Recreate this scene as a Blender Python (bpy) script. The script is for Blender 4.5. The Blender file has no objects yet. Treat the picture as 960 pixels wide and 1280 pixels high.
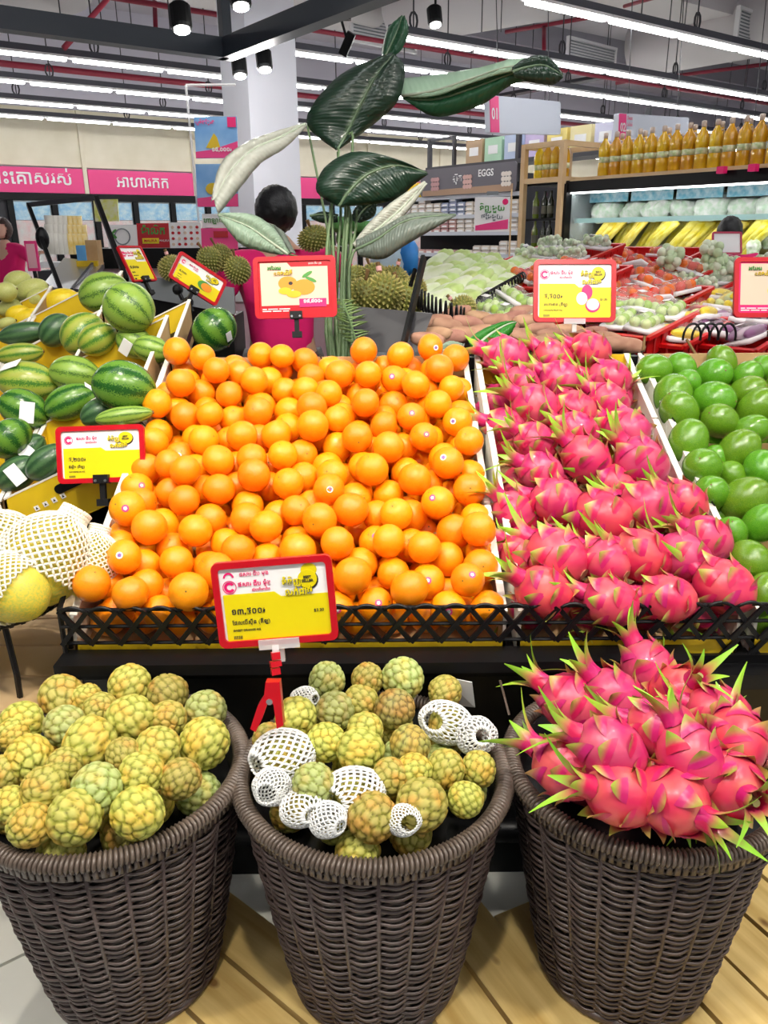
import bpy, math, random
import numpy as np
from math import sin, cos, pi, radians, sqrt, atan2, hypot
from mathutils import Vector, Matrix, noise, Quaternion, Euler

random.seed(7)
SC = bpy.context.scene
COL = SC.collection
V = Vector

# ------------------------------------------------------------------ camera
CAM_H = 1.35
PITCH, ROLL, FOC = radians(19.2), radians(0.5), 1000.0
f_w = V((0, cos(PITCH), -sin(PITCH)))
u0 = V((0, sin(PITCH), cos(PITCH)))
r0 = V((1, 0, 0))
c_r = r0 * cos(ROLL) - u0 * sin(ROLL)
c_u = u0 * cos(ROLL) + r0 * sin(ROLL)
cd = bpy.data.cameras.new('camera')
cam = bpy.data.objects.new('camera', cd)
COL.objects.link(cam)
M = Matrix((c_r, c_u, -f_w)).transposed().to_4x4()
M.translation = (0, 0, CAM_H)
cam.matrix_world = M
cd.sensor_fit = 'HORIZONTAL'
cd.sensor_width = 36.0
cd.lens = FOC / 960 * 36.0
cd.clip_start = 0.05
cd.clip_end = 200
SC.camera = cam

# ------------------------------------------------------------------ world + exposure
wd = bpy.data.worlds.new('world')
SC.world = wd
wd.use_nodes = True
wd.node_tree.nodes['Background'].inputs[0].default_value = (0.93, 0.96, 1, 1)
wd.node_tree.nodes['Background'].inputs[1].default_value = 0.9
SC.view_settings.view_transform = 'Standard'
SC.view_settings.look = 'None'
SC.view_settings.gamma = 1
SC.view_settings.use_curve_mapping = False
SC.view_settings.exposure = 0.72
TUBE_POWER = 12.0
SPOT_POWER = 58.0


def ray(x, y):
    return f_w + c_r * ((x - 480) / FOC) - c_u * ((y - 640) / FOC)


def at(x, y, d):      # a point seen at pixel (x, y) of the photograph, d metres deep
    return V((0, 0, CAM_H)) + ray(x, y) * d


def atz(x, y, z):
    v = ray(x, y)
    return V((0, 0, CAM_H)) + v * ((z - CAM_H) / v.z)


AX = radians(53)          # the shop's own grid, turned against the fruit stand
U = V((sin(AX), cos(AX), 0))
W = V((-cos(AX), sin(AX), 0))
YAW_U = atan2(U.y, U.x)   # rotation that sends +x to U


def uw(s, t, z=0):
    return U * s + W * t + V((0, 0, z))


# ------------------------------------------------------------------ materials
MATS = {}


def mat(name, col, rough=0.5, metal=0, var=None, nscale=20, bump=0, bscale=60, emit=0, spec=0.5,
        rand=0.0, coat=0, alpha=1, sss=0, transm=0):
    if name in MATS:
        return MATS[name]
    m = bpy.data.materials.new(name)
    m.use_nodes = True
    nt = m.node_tree
    b = nt.nodes['Principled BSDF']
    b.inputs['Base Color'].default_value = (*col, 1)
    b.inputs['Roughness'].default_value = rough
    b.inputs['Metallic'].default_value = metal
    b.inputs['Specular IOR Level'].default_value = spec
    b.inputs['Coat Weight'].default_value = coat
    b.inputs['Alpha'].default_value = alpha
    b.inputs['Transmission Weight'].default_value = transm
    if sss:
        b.inputs['Subsurface Weight'].default_value = sss
        b.inputs['Subsurface Radius'].default_value = (0.02, 0.01, 0.006)
    src = None
    tc = nt.nodes.new('ShaderNodeTexCoord')
    if var:
        n = nt.nodes.new('ShaderNodeTexNoise')
        n.inputs['Scale'].default_value = nscale
        n.inputs['Detail'].default_value = 3
        nt.links.new(tc.outputs['Object'], n.inputs['Vector'])
        r = nt.nodes.new('ShaderNodeValToRGB')
        r.color_ramp.elements[0].position = 0.35
        r.color_ramp.elements[1].position = 0.65
        r.color_ramp.elements[0].color = (*col, 1)
        r.color_ramp.elements[1].color = (*var, 1)
        nt.links.new(n.outputs['Fac'], r.inputs['Fac'])
        src = r.outputs['Color']
    if rand:
        oi = nt.nodes.new('ShaderNodeObjectInfo')
        hs = nt.nodes.new('ShaderNodeHueSaturation')
        mr = nt.nodes.new('ShaderNodeMapRange')
        mr.inputs['To Min'].default_value = 0.5 - rand * 0.12
        mr.inputs['To Max'].default_value = 0.5 + rand * 0.12
        mv = nt.nodes.new('ShaderNodeMapRange')
        mv.inputs['To Min'].default_value = 1 - rand
        mv.inputs['To Max'].default_value = 1 + rand * 0.4
        nt.links.new(oi.outputs['Random'], mr.inputs['Value'])
        nt.links.new(oi.outputs['Random'], mv.inputs['Value'])
        nt.links.new(mr.outputs[0], hs.inputs['Hue'])
        nt.links.new(mv.outputs[0], hs.inputs['Value'])
        if src:
            nt.links.new(src, hs.inputs['Color'])
        else:
            hs.inputs['Color'].default_value = (*col, 1)
        src = hs.outputs['Color']
    if src:
        nt.links.new(src, b.inputs['Base Color'])
    if bump:
        n2 = nt.nodes.new('ShaderNodeTexNoise')
        n2.inputs['Scale'].default_value = bscale
        nt.links.new(tc.outputs['Object'], n2.inputs['Vector'])
        bm = nt.nodes.new('ShaderNodeBump')
        bm.inputs['Strength'].default_value = bump
        bm.inputs['Distance'].default_value = 0.002
        nt.links.new(n2.outputs['Fac'], bm.inputs['Height'])
        nt.links.new(bm.outputs['Normal'], b.inputs['Normal'])
    if emit:
        b.inputs['Emission Color'].default_value = (*col, 1)
        b.inputs['Emission Strength'].default_value = emit
    MATS[name] = m
    return m


def vcol_mat(name, rough=0.4, bump=0, bscale=60, rand=0.0, coat=0):
    """colour comes from the mesh's own 'tint' attribute (pigment zones)"""
    if name in MATS:
        return MATS[name]
    m = mat(name, (1, 1, 1), rough, bump=bump, bscale=bscale, coat=coat)
    nt = m.node_tree
    b = nt.nodes['Principled BSDF']
    a = nt.nodes.new('ShaderNodeVertexColor')
    a.layer_name = 'tint'
    src = a.outputs['Color']
    if rand:
        oi = nt.nodes.new('ShaderNodeObjectInfo')
        hs = nt.nodes.new('ShaderNodeHueSaturation')
        for key, lo, hi in (('Hue', 0.5 - rand * 0.1, 0.5 + rand * 0.1), ('Value', 1 - rand, 1 + rand * 0.5)):
            mr = nt.nodes.new('ShaderNodeMapRange')
            mr.inputs['To Min'].default_value = lo
            mr.inputs['To Max'].default_value = hi
            nt.links.new(oi.outputs['Random'], mr.inputs['Value'])
            nt.links.new(mr.outputs[0], hs.inputs[key])
        nt.links.new(src, hs.inputs['Color'])
        src = hs.outputs['Color']
    nt.links.new(src, b.inputs['Base Color'])
    return m


def stripe_mat(name, base, dark, n, thick, rough=0.3, var=None):
    """melon rind: jagged dark bands running pole to pole"""
    m = mat(name, base, rough)
    nt = m.node_tree
    b = nt.nodes['Principled BSDF']
    N = nt.nodes.new
    L = nt.links.new
    tc = N('ShaderNodeTexCoord')
    nz = N('ShaderNodeTexNoise')
    nz.inputs['Scale'].default_value = 22
    nz.inputs['Detail'].default_value = 6
    L(tc.outputs['Object'], nz.inputs['Vector'])
    sp = N('ShaderNodeSeparateXYZ')
    L(tc.outputs['Object'], sp.inputs[0])
    at2 = N('ShaderNodeMath'); at2.operation = 'ARCTAN2'
    L(sp.outputs['Y'], at2.inputs[0]); L(sp.outputs['Z'], at2.inputs[1])
    ml = N('ShaderNodeMath'); ml.operation = 'MULTIPLY'; ml.inputs[1].default_value = n
    L(at2.outputs[0], ml.inputs[0])
    ma = N('ShaderNodeMath'); ma.operation = 'MULTIPLY_ADD'; ma.inputs[1].default_value = 6.5
    L(nz.outputs['Fac'], ma.inputs[0]); L(ml.outputs[0], ma.inputs[2])
    sn = N('ShaderNodeMath'); sn.operation = 'SINE'
    L(ma.outputs[0], sn.inputs[0])
    n3 = N('ShaderNodeTexNoise'); n3.inputs['Scale'].default_value = 60; n3.inputs['Detail'].default_value = 4
    L(tc.outputs['Object'], n3.inputs['Vector'])
    m3 = N('ShaderNodeMath'); m3.operation = 'MULTIPLY_ADD'; m3.inputs[1].default_value = 1.2
    L(n3.outputs['Fac'], m3.inputs[0]); L(sn.outputs[0], m3.inputs[2])
    r = N('ShaderNodeValToRGB')
    r.color_ramp.elements[0].position = 0.0
    r.color_ramp.elements[0].color = (*base, 1)
    mr = N('ShaderNodeMapRange')
    mr.inputs['From Min'].default_value = -0.6
    mr.inputs['From Max'].default_value = 1.7
    L(m3.outputs[0], mr.inputs['Value'])
    L(mr.outputs[0], r.inputs['Fac'])
    e = r.color_ramp.elements
    e[0].color = (*(var or base), 1)
    e[1].position = 1 - thick * 0.5
    e[1].color = (*dark, 1)
    k = e.new(1 - thick); k.color = (*base, 1)
    L(r.outputs['Color'], b.inputs['Base Color'])
    return m


K = dict(
    black=mat('black_metal', (0.004, 0.0045, 0.005), 0.42, spec=.25),
    rubber=mat('black_plastic', (0.005, 0.005, 0.006), 0.4, spec=.35),
    dgrey=mat('dark_grey_panel', (0.035, 0.035, 0.042), 0.45),
    grey=mat('grey_panel', (0.22, 0.24, 0.26), 0.5),
    white=mat('white_paint', (0.86, 0.86, 0.87), 0.5),
    paper=mat('white_paper', (0.9, 0.9, 0.9), 0.6),
    red=mat('red_plastic', (0.52, 0.003, 0.012), 0.3),
    crate=mat('red_crate_plastic', (0.62, 0.006, 0.008), 0.34),
    yellow=mat('yellow_print', (0.80, 0.66, 0.0), 0.4),
    ycard=mat('yellow_carton', (0.76, 0.53, 0.01), 0.5, var=(0.70, 0.47, 0.01), nscale=8),
    kraft=mat('kraft_cardboard', (0.55, 0.36, 0.17), 0.8, var=(0.48, 0.3, 0.13), nscale=12),
    wcard=mat('white_carton', (0.83, 0.8, 0.72), 0.65),
    magenta=mat('magenta_print', (0.85, 0.008, 0.17), 0.4),
    pink=mat('pink_print', (0.88, 0.05, 0.25), 0.4),
    black_ink=mat('black_ink', (0.02, 0.018, 0.02), 0.5),
    clear=mat('clear_plastic', (0.9, 0.9, 0.92), 0.12, alpha=0.45),
    leafg=mat('leaf_green', (0.015, 0.10, 0.035), 0.32, var=(0.03, 0.17, 0.05), nscale=6),
    steel=mat('brushed_steel', (0.5, 0.51, 0.53), 0.3, metal=1),
    cream=mat('cream_print', (0.72, 0.56, 0.43), 0.5),
    cloth=mat('magenta_cloth', (0.80, 0.006, 0.16), 0.8, bump=0.4, bscale=30),
    skin=mat('skin', (0.56, 0.31, 0.2), 0.5, sss=0.1),
    skin2=mat('fair_skin', (0.7, 0.42, 0.31), 0.5, sss=0.1),
    hair=mat('black_hair', (0.006, 0.006, 0.008), 0.45, bump=0.8, bscale=90),
    brown_hair=mat('dark_brown_hair', (0.05, 0.025, 0.018), 0.45, bump=0.8, bscale=90),
    pine=mat('pale_pine', (0.72, 0.52, 0.3), 0.5, var=(0.64, 0.43, 0.22), nscale=5),
    orange_ink=mat('orange_print', (0.9, 0.3, 0.02), 0.5),
    green_ink=mat('green_print', (0.07, 0.3, 0.05), 0.5),
    sky_ink=mat('blue_print', (0.12, 0.4, 0.75), 0.5),
    brass=mat('stem_brown', (0.2, 0.11, 0.04), 0.8),
)


# ------------------------------------------------------------------ mesh builder
class MB:
    def __init__(s):
        s.v = []; s.f = []; s.mi = []; s.m = 0; s.col = None

    def add(s, vs, fs):
        o = len(s.v)
        s.v.extend([tuple(p) for p in vs])
        s.f.extend([tuple(i + o for i in f) for f in fs])
        s.mi.extend([s.m] * len(fs))
        return s

    def box(s, c, d, R=None):
        hx, hy, hz = d[0] / 2, d[1] / 2, d[2] / 2
        vs = [V((x * hx, y * hy, z * hz)) for x in (-1, 1) for y in (-1, 1) for z in (-1, 1)]
        if R is not None:
            vs = [R @ p for p in vs]
        c = V(c)
        return s.add([p + c for p in vs], [(0, 1, 3, 2), (4, 6, 7, 5), (0, 4, 5, 1), (2, 3, 7, 6), (0, 2, 6, 4), (1, 5, 7, 3)])

    def bar(s, a, b, w, h=None, up=V((0, 0, 1))):
        """rectangular bar from a to b"""
        a, b = V(a), V(b); h = h or w
        d = (b - a).normalized()
        x = d.cross(up)
        if x.length < 1e-4:
            x = d.cross(V((1, 0, 0)))
        x.normalize(); z = x.cross(d)
        vs = []
        for p in (a, b):
            for i, j in ((-1, -1), (1, -1), (1, 1), (-1, 1)):
                vs.append(p + x * (i * w / 2) + z * (j * h / 2))
        return s.add(vs, [(3, 2, 1, 0), (4, 5, 6, 7), (0, 1, 5, 4), (1, 2, 6, 5), (2, 3, 7, 6), (3, 0, 4, 7)])

    def tube(s, pts, r, n=8, closed=False, flat=1.0):
        pts = [V(p) for p in pts]
        N = len(pts)
        rs = r if isinstance(r, (list, tuple)) else [r] * N
        vs, fs = [], []
        prev = None
        for i, p in enumerate(pts):
            if closed:
                t = (pts[(i + 1) % N] - pts[i - 1]).normalized()
            else:
                t = (pts[min(i + 1, N - 1)] - pts[max(i - 1, 0)]).normalized()
            if prev is None:
                x = t.cross(V((0, 0, 1)))
                if x.length < 0.05:
                    x = t.cross(V((1, 0, 0)))
            else:
                x = prev - t * prev.dot(t)
            x.normalize(); prev = x
            y = t.cross(x)
            for k in range(n):
                a = 2 * pi * k / n
                vs.append(p + (x * cos(a) + y * sin(a) * flat) * rs[i])
        for i in range(N if closed else N - 1):
            j = (i + 1) % N
            for k in range(n):
                l = (k + 1) % n
                fs.append((i * n + k, i * n + l, j * n + l, j * n + k))
        if not closed:
            fs.append(tuple(range(n - 1, -1, -1)))
            fs.append(tuple((N - 1) * n + k for k in range(n)))
        return s.add(vs, fs)

    def lathe(s, prof, n=24, c=(0, 0, 0), R=None):
        """profile of (radius, z)"""
        vs, fs = [], []
        c = V(c)
        for r, z in prof:
            for k in range(n):
                a = 2 * pi * k / n
                p = V((r * cos(a), r * sin(a), z))
                if R is not None:
                    p = R @ p
                vs.append(p + c)
        for i in range(len(prof) - 1):
            for k in range(n):
                l = (k + 1) % n
                fs.append((i * n + k, i * n + l, (i + 1) * n + l, (i + 1) * n + k))
        fs.append(tuple(range(n - 1, -1, -1)))
        fs.append(tuple((len(prof) - 1) * n + k for k in range(n)))
        return s.add(vs, fs)

    def ball(s, c, r, n=16, m=10, R=None, fn=None):
        r = r if hasattr(r, '__len__') else (r, r, r)
        c = V(c)
        vs, fs = [], []
        for j in range(1, m):
            ph = pi * j / m
            for i in range(n):
                th = 2 * pi * i / n
                d = V((sin(ph) * cos(th), sin(ph) * sin(th), cos(ph)))
                k = fn(d) if fn else 1
                p = V((d.x * r[0] * k, d.y * r[1] * k, d.z * r[2] * k))
                if R is not None:
                    p = R @ p
                vs.append(p + c)
        for sgn in (1, -1):
            d = V((0, 0, sgn)); k = fn(d) if fn else 1
            p = V((0, 0, sgn * r[2] * k))
            if R is not None:
                p = R @ p
            vs.append(p + c)
        T, B = (m - 1) * n, (m - 1) * n + 1
        for j in range(m - 2):
            for i in range(n):
                l = (i + 1) % n
                fs.append((j * n + i, (j + 1) * n + i, (j + 1) * n + l, j * n + l))
        for i in range(n):
            l = (i + 1) % n
            fs.append((T, i, l))
            fs.append((B, (m - 2) * n + l, (m - 2) * n + i))
        return s.add(vs, fs)

    def prism(s, pts, y0, y1):
        """outline of (x, z) extruded from y0 to y1"""
        n = len(pts)
        vs = [(x, y0, z) for x, z in pts] + [(x, y1, z) for x, z in pts]
        fs = [tuple(range(n)), tuple(range(2 * n - 1, n - 1, -1))]
        for i in range(n):
            j = (i + 1) % n
            fs.append((i, i + n, j + n, j))
        return s.add(vs, fs)

    def plate(s, pts, th, nrm):
        """flat polygon given in 3d, thickened along nrm"""
        n = len(pts); nrm = V(nrm)
        vs = [V(p) for p in pts] + [V(p) + nrm * th for p in pts]
        fs = [tuple(range(n - 1, -1, -1)), tuple(range(n, 2 * n))]
        for i in range(n):
            j = (i + 1) % n
            fs.append((i, j, j + n, i + n))
        return s.add(vs, fs)

    def mesh(s, name, mats, smooth=False):
        me = bpy.data.meshes.new(name)
        me.from_pydata(s.v, [], s.f)
        if not isinstance(mats, (list, tuple)):
            mats = [mats]
        for m in mats:
            me.materials.append(m)
        if len(mats) > 1:
            me.polygons.foreach_set('material_index', s.mi)
        if smooth:
            me.polygons.foreach_set('use_smooth', [True] * len(me.polygons))
        if s.col is not None:
            a = me.color_attributes.new('tint', 'FLOAT_COLOR', 'POINT')
            a.data.foreach_set('color', np.array(s.col, dtype=np.float32).ravel())
        me.update()
        return me

    def build(s, name, mats, parent=None, smooth=False, loc=None, rot=None, kind=None):
        return link(name, s.mesh(name, mats, smooth), parent, loc, rot, kind)


def link(name, me, parent=None, loc=None, rot=None, kind=None):
    o = bpy.data.objects.new(name, me)
    COL.objects.link(o)
    if parent:
        o.parent = parent
    if loc is not None:
        o.location = loc
    if rot is not None:
        if isinstance(rot, Quaternion):
            rot = rot.to_euler()
        o.rotation_euler = rot
    if kind:
        o['kind'] = kind
    return o


def tag(o, label=None, cat=None, group=None, kind=None):
    if label:
        o['label'] = label
    if cat:
        o['category'] = cat
    if group:
        o['group'] = group
    if kind:
        o['kind'] = kind
    return o


def thing(name, label, cat, loc=(0, 0, 0), rot=(0, 0, 0), group=None):
    o = bpy.data.objects.new(name, None)
    o.empty_display_size = 0.05
    COL.objects.link(o)
    o.location = loc
    o.rotation_euler = rot.to_euler() if isinstance(rot, Quaternion) else rot
    return tag(o, label, cat, group)


KIDS = {}


def copy_tree(o, parent=None, kids=None):
    c = o.copy()
    COL.objects.link(c)
    c.parent = parent
    for ch in (kids if kids is not None else o.children):
        copy_tree(ch, c)
    return c


ORD = ['', 'first', 'second', 'third', 'fourth', 'fifth', 'sixth', 'seventh', 'eighth', 'ninth', 'tenth', 'eleventh',
       'twelfth', 'thirteenth', 'fourteenth', 'fifteenth', 'sixteenth', 'seventeenth', 'eighteenth', 'nineteenth', 'twentieth']


def ordn(i, n, a='left', b='right'):
    """i from 0; name from the nearer end"""
    if i == 0:
        return '%smost' % a if a in ('left', 'right') else 'nearest %s' % a
    if i == n - 1:
        return '%smost' % b if b in ('left', 'right') else 'nearest %s' % b
    if i <= (n - 1) / 2:
        return '%s from the %s' % (ORD[i + 1], a)
    return '%s from the %s' % (ORD[n - i], b)


def rows_by(items, key, nrow):
    """split items into nrow rows along key (small to large)"""
    it = sorted(items, key=key)
    out = []
    n = len(it)
    k = 0
    for r in range(nrow):
        m = n // nrow + (1 if r < n % nrow else 0)
        out.append(it[k:k + m]); k += m
    return out


TEXTS = []


def text(s, x, z, size, m, parent, name='lettering', y=-0.0012, th=0.0004, align='CENTER', bold=0.0, sx=1.0):
    c = bpy.data.curves.new('t', 'FONT')
    c.body = s
    c.size = size
    c.align_x = align
    c.align_y = 'CENTER'
    c.extrude = th
    c.offset = bold * size
    c.resolution_u = 3
    o = bpy.data.objects.new('t', c)
    COL.objects.link(o)
    TEXTS.append((o, x, y, z, m, parent, name, sx))


def bake_texts():
    dg = bpy.context.evaluated_depsgraph_get()
    for o, x, y, z, m, parent, name, sx in TEXTS:
        me = bpy.data.meshes.new_from_object(o.evaluated_get(dg))
        me.transform(Matrix.Translation((x, y, z)) @ Matrix.Rotation(pi / 2, 4, 'X') @ Matrix.Scale(sx, 4, (1, 0, 0)))
        me.materials.clear()
        me.materials.append(m)
        link(name, me, parent)
    for t in TEXTS:
        c = t[0].data
        bpy.data.objects.remove(t[0])
        bpy.data.curves.remove(c)


def hull_noise(amp, sc, seed):
    return lambda d: 1 + amp * noise.noise(d * sc + V((seed * 7.3, seed, -seed)))


def rq(seed=None):
    return Euler((random.uniform(0, 6.28), random.uniform(0, 6.28), random.uniform(0, 6.28))).to_quaternion()


def frame_from(x, z):
    """quaternion whose local x -> x, local z -> ~z"""
    x = V(x).normalized(); z = V(z)
    z = (z - x * z.dot(x)).normalized()
    y = z.cross(x)
    return Matrix((x, y, z)).transposed().to_quaternion()
#@@SETTING
# ================================================================== SETTING
tile = mat('floor_tile', (0.62, 0.62, 0.56), 0.3, var=(0.56, 0.57, 0.52), nscale=3)
b = MB(); b.box((0, 8, -0.05), (60, 44, 0.1)); fl = b.build('floor', tile); tag(fl, kind='structure')
tl = mat('floor_tile_light', (0.70, 0.70, 0.64), 0.25, var=(0.62, 0.63, 0.58), nscale=4)
b = MB(); b.box((0, 0, 0.004), (0.592, 0.592, 0.008)); tme = b.mesh('tile', tl)
for i in range(-4, 5):
    for j in range(-1, 5):
        p = uw(0.6 * i, 0.6 * j + 0.5)
        link('tile', tme, fl, p, (0, 0, YAW_U))

CEIL_Z = 5.4
b = MB(); b.box((0, 8, CEIL_Z + 0.1), (60, 44, 0.2))
cl = b.build('ceiling', mat('ceiling_grey', (0.66, 0.62, 0.68), 0.8, var=(0.54, 0.52, 0.56), nscale=0.6)); tag(cl, kind='structure')
# ceiling ribs (concrete beams) across the shop
b = MB(); b.box((0, 0, 0), (44, 0.3, 0.45)); rme = b.mesh('beam', mat('beam_grey', (0.33, 0.32, 0.37), 0.8))
for t in (2.5, 6.5, 9.7, 13.2):
    link('beam', rme, cl, uw(8, t, CEIL_Z - 0.22), (0, 0, YAW_U))

# back wall (runs along U at t = 17)
WT = 17.0
wallm = mat('wall_lilac', (0.62, 0.6, 0.68), 0.7)
b = MB(); b.box((8, 0.15, 2.8), (50, 0.3, 5.6)); wb = b.build('wall_back', wallm, None, loc=uw(0, WT), rot=(0, 0, YAW_U)); tag(wb, kind='structure')
b = MB(); b.box((0, 0, 2.8), (0.3, 44, 5.6)); wl_ = b.build('wall_left', wallm, None, loc=uw(-9, 3), rot=(0, 0, YAW_U)); tag(wl_, kind='structure')
b = MB(); b.box((0, 0, 2.8), (0.3, 44, 5.6)); wr_ = b.build('wall_right', wallm, None, loc=uw(27, 3), rot=(0, 0, YAW_U)); tag(wr_, kind='structure')
b = MB(); b.box((9, 0, 2.8), (36, 0.3, 5.6)); wf_ = b.build('wall_front', wallm, None, loc=uw(0, -9), rot=(0, 0, YAW_U)); tag(wf_, kind='structure')

creamp = mat('cream_board', (0.80, 0.74, 0.58), 0.6, var=(0.73, 0.67, 0.5), nscale=2)
b = MB(); b.box((0, 0, 0), (2.20, 0.06, 1.0)); me = b.mesh('panel', creamp)
b = MB(); b.box((0, 0, 0), (2.18, 0.08, 0.44)); mb_ = b.mesh('banner_board', K['pink'])
b = MB(); b.box((0, 0, 0), (0.08, 0.12, 1.5)); mst = b.mesh('panel_post', creamp)
for i in range(-3, 9):
    s = 6.68 + 2.28 * i
    link('panel', me, wb, (s, -0.05, 3.1))
    link('banner_board', mb_, wb, (s, -0.09, 2.35))
    link('panel_post', mst, wb, (s + 1.14, -0.06, 2.85))
text('អាហារកក', 6.68, 2.36, 0.30, K['paper'], wb, y=-0.14, bold=0.015)
text('កេដាះេគាសរស់', 4.33, 2.38, 0.34, K['paper'], wb, y=-0.14, bold=0.015)
text('អាហារ', 11.2, 2.36, 0.30, K['paper'], wb, y=-0.14, bold=0.012)

# wide white column
b = MB(); b.box((0, 0, 2.7), (0.52, 0.52, 5.4)); co = b.build('trim_1', mat('column_white', (0.86, 0.89, 0.98), 0.5), None,
                                                        loc=(-1.15, 8.5, 0), rot=(0, 0, YAW_U)); tag(co, kind='structure')

# ------------------------------------------------ light rows
LZ = CAM_H + 1.9
tube_m = mat('lit_tube', (1, 1, 1), 0.4, emit=TUBE_POWER)
b = MB(); b.box((0, 0, 0), (1.06, 0.06, 0.03)); tme = b.mesh('tube', tube_m)
b = MB(); b.box((0, 0, 0), (1.14, 0.11, 0.025)); hme = b.mesh('reflector', K['white'])
rowdefs = [(5.68, 5.86, 14.2), (7.38, 5.7, 15.5), (8.66, 5.0, 18), (10.42, -1.2, 20), (12.22, -1.2, 22), (13.95, -1.2, 23), (15.6, -1.2, 24),
           (4.0, 4.5, 10.5), (2.2, -3.4, 7.5), (0.2, -3.4, 6), (-2.0, -3.4, 6), (-4.6, -3.4, 6)]
names_r = ['nearest', 'second nearest', 'third nearest', 'fourth nearest', 'fifth nearest', 'sixth nearest', 'farthest',
           'out-of-view right', 'overhead', 'overhead rear', 'rear', 'rearmost']
for i, (t, s0, s1) in enumerate(rowdefs):
    r = thing('light_row', '%s hanging row of white tube lamps under the ceiling' % names_r[i], 'ceiling light', uw(s0, t, LZ),
              (0, 0, YAW_U), 'rows of tube lamps')
    n = int((s1 - s0) / 1.15)
    b = MB(); b.box((n * 0.575, 0, 0.08), (n * 1.15, 0.08, 0.065)); b.build('trunking', mat('trunking_grey', (.07, .07, .09), .5), r)
    for k in range(n):
        h = link('reflector', hme, r, (0.575 + k * 1.15, 0, 0.032))
        link('tube', tme, r, (0.575 + k * 1.15, 0, 0.004))
    for k in range(0, n + 1, 2):
        b = MB(); b.tube([(k * 1.15 + 0.3, 0, 0.12), (k * 1.15 + 0.3, 0, CEIL_Z - LZ)], 0.008, 6)
        b.tube([(k * 1.15 + 0.3 + 0.05 * cos(a), 0, 0.18 + 0.08 * sin(a)) for a in np.linspace(0, 2 * pi, 10)], 0.012, 5)
        b.build('hanger', K['dgrey'], r)

# ------------------------------------------------ red sprinkler pipes, ducts, vents
redp = mat('red_pipe', (0.28, 0.015, 0.04), 0.4)


def pipe(pts, r, label, m=redp, name='sprinkler_pipe', cat='pipe'):
    b = MB(); b.tube(pts, r, 8); tag(b.build(name, m, smooth=True), label, cat)


pipe([uw(-2, 9.6, 3.75), uw(24, 9.6, 3.75)], 0.03, 'long dark red pipe running behind the fourth row of tube lamps')
pipe([uw(-2, 13.4, 3.66), uw(24, 13.4, 3.66)], 0.045, 'thick dark red pipe above the far rows of tube lamps')
pipe([at(80, 60, 6.2), at(135, -2, 6.6), at(165, -30, 6.8)], 0.022, 'thin red pipe slanting up at top left behind the black frame')
pipe([atz(195, 47, 4.2), atz(192, -30, 5.3)], 0.035, 'upright red pipe at top left above the black frame')
pipe([atz(632, 40, 4.25), atz(735, 22, 4.25)], 0.03, 'thin red pipe between the two nearest lamp rows')
pipe([atz(680, 32, 4.25), atz(680, 62, 3.85)], 0.03, 'short upright red drop pipe below the thin red pipe')
pipe([atz(780, 8, 4.25), atz(850, -12, 4.25)], 0.025, 'thin red pipe at top right edge')
pipe([atz(770, 104, 4.3), atz(960, 80, 4.3)], 0.035, 'thin red pipe crossing behind the aisle sign with number two')
pipe([atz(492, 60, 4.2), atz(490, -10, 5.3)], 0.02, 'thin red upright pipe behind the tall leaf tip')
ductm = mat('duct_grey', (0.66, 0.63, 0.64), 0.6)
for k, (a, c, r, lab) in enumerate([
        (atz(-60, 10, 4.3), atz(80, -35, 4.3), 0.42, 'fat pale round air duct in the top left corner'),
        (atz(210, -60, 4.4), atz(470, 10, 4.4), 0.25, 'pale round duct crossing above the white column'),
        (atz(500, 10, 4.3), atz(700, -30, 4.3), 0.45, 'wide round duct behind the second lamp row'),
        (atz(800, 60, 4.3), atz(1050, 10, 4.3), 0.45, 'wide round duct above the aisle sign with number two')]):
    b = MB(); b.tube([a, a.lerp(c, .5), c], r, 20); tag(b.build('air_duct', ductm, smooth=True), lab, 'duct')
for k, (p, w_, lab) in enumerate([(atz(480, 40, 4.2), 1.3, 'white louvred vent behind the tall leaf'),
                                  (atz(740, 70, 4.2), 1.4, 'white louvred vent behind the second lamp row'),
                                  (atz(950, 38, 4.2), 1.5, 'white louvred vent at the top right edge')]):
    o = thing('air_vent', lab, 'vent', p, (0, 0, YAW_U + 0.1))
    b = MB(); b.box((0, 0.03, 0), (w_, 0.04, 0.34)); b.build('backing', K['white'], o)
    b = MB()
    b.box((0, 0, 0.19), (w_ + .06, 0.06, 0.04)); b.box((0, 0, -0.19), (w_ + .06, 0.06, 0.04))
    b.box((w_ / 2, 0, 0), (0.04, 0.06, 0.4)); b.box((-w_ / 2, 0, 0), (0.04, 0.06, 0.4)); b.build('frame', K['white'], o)
    b = MB(); b.box((0, 0, 0), (w_ - .04, 0.02, 0.012)); me = b.mesh('slat', K['grey'])
    for j in range(8):
        link('slat', me, o, (0, 0, -0.15 + j * 0.043))
# big square duct trunks between rows
b = MB(); b.box((0, 0, 0), (7, 0.8, 0.4))
tag(b.build('square_duct', ductm, loc=uw(13, 8.2, 4.6), rot=(0, 0, YAW_U)), 'long pale rectangular duct over the right side of the shop', 'duct')
b = MB(); b.box((0, 0, 0), (9, 0.6, 0.35))
tag(b.build('square_duct', ductm, loc=uw(4, 11.4, 4.5), rot=(0, 0, YAW_U)), 'long pale rectangular duct over the left side of the shop', 'duct')
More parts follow.
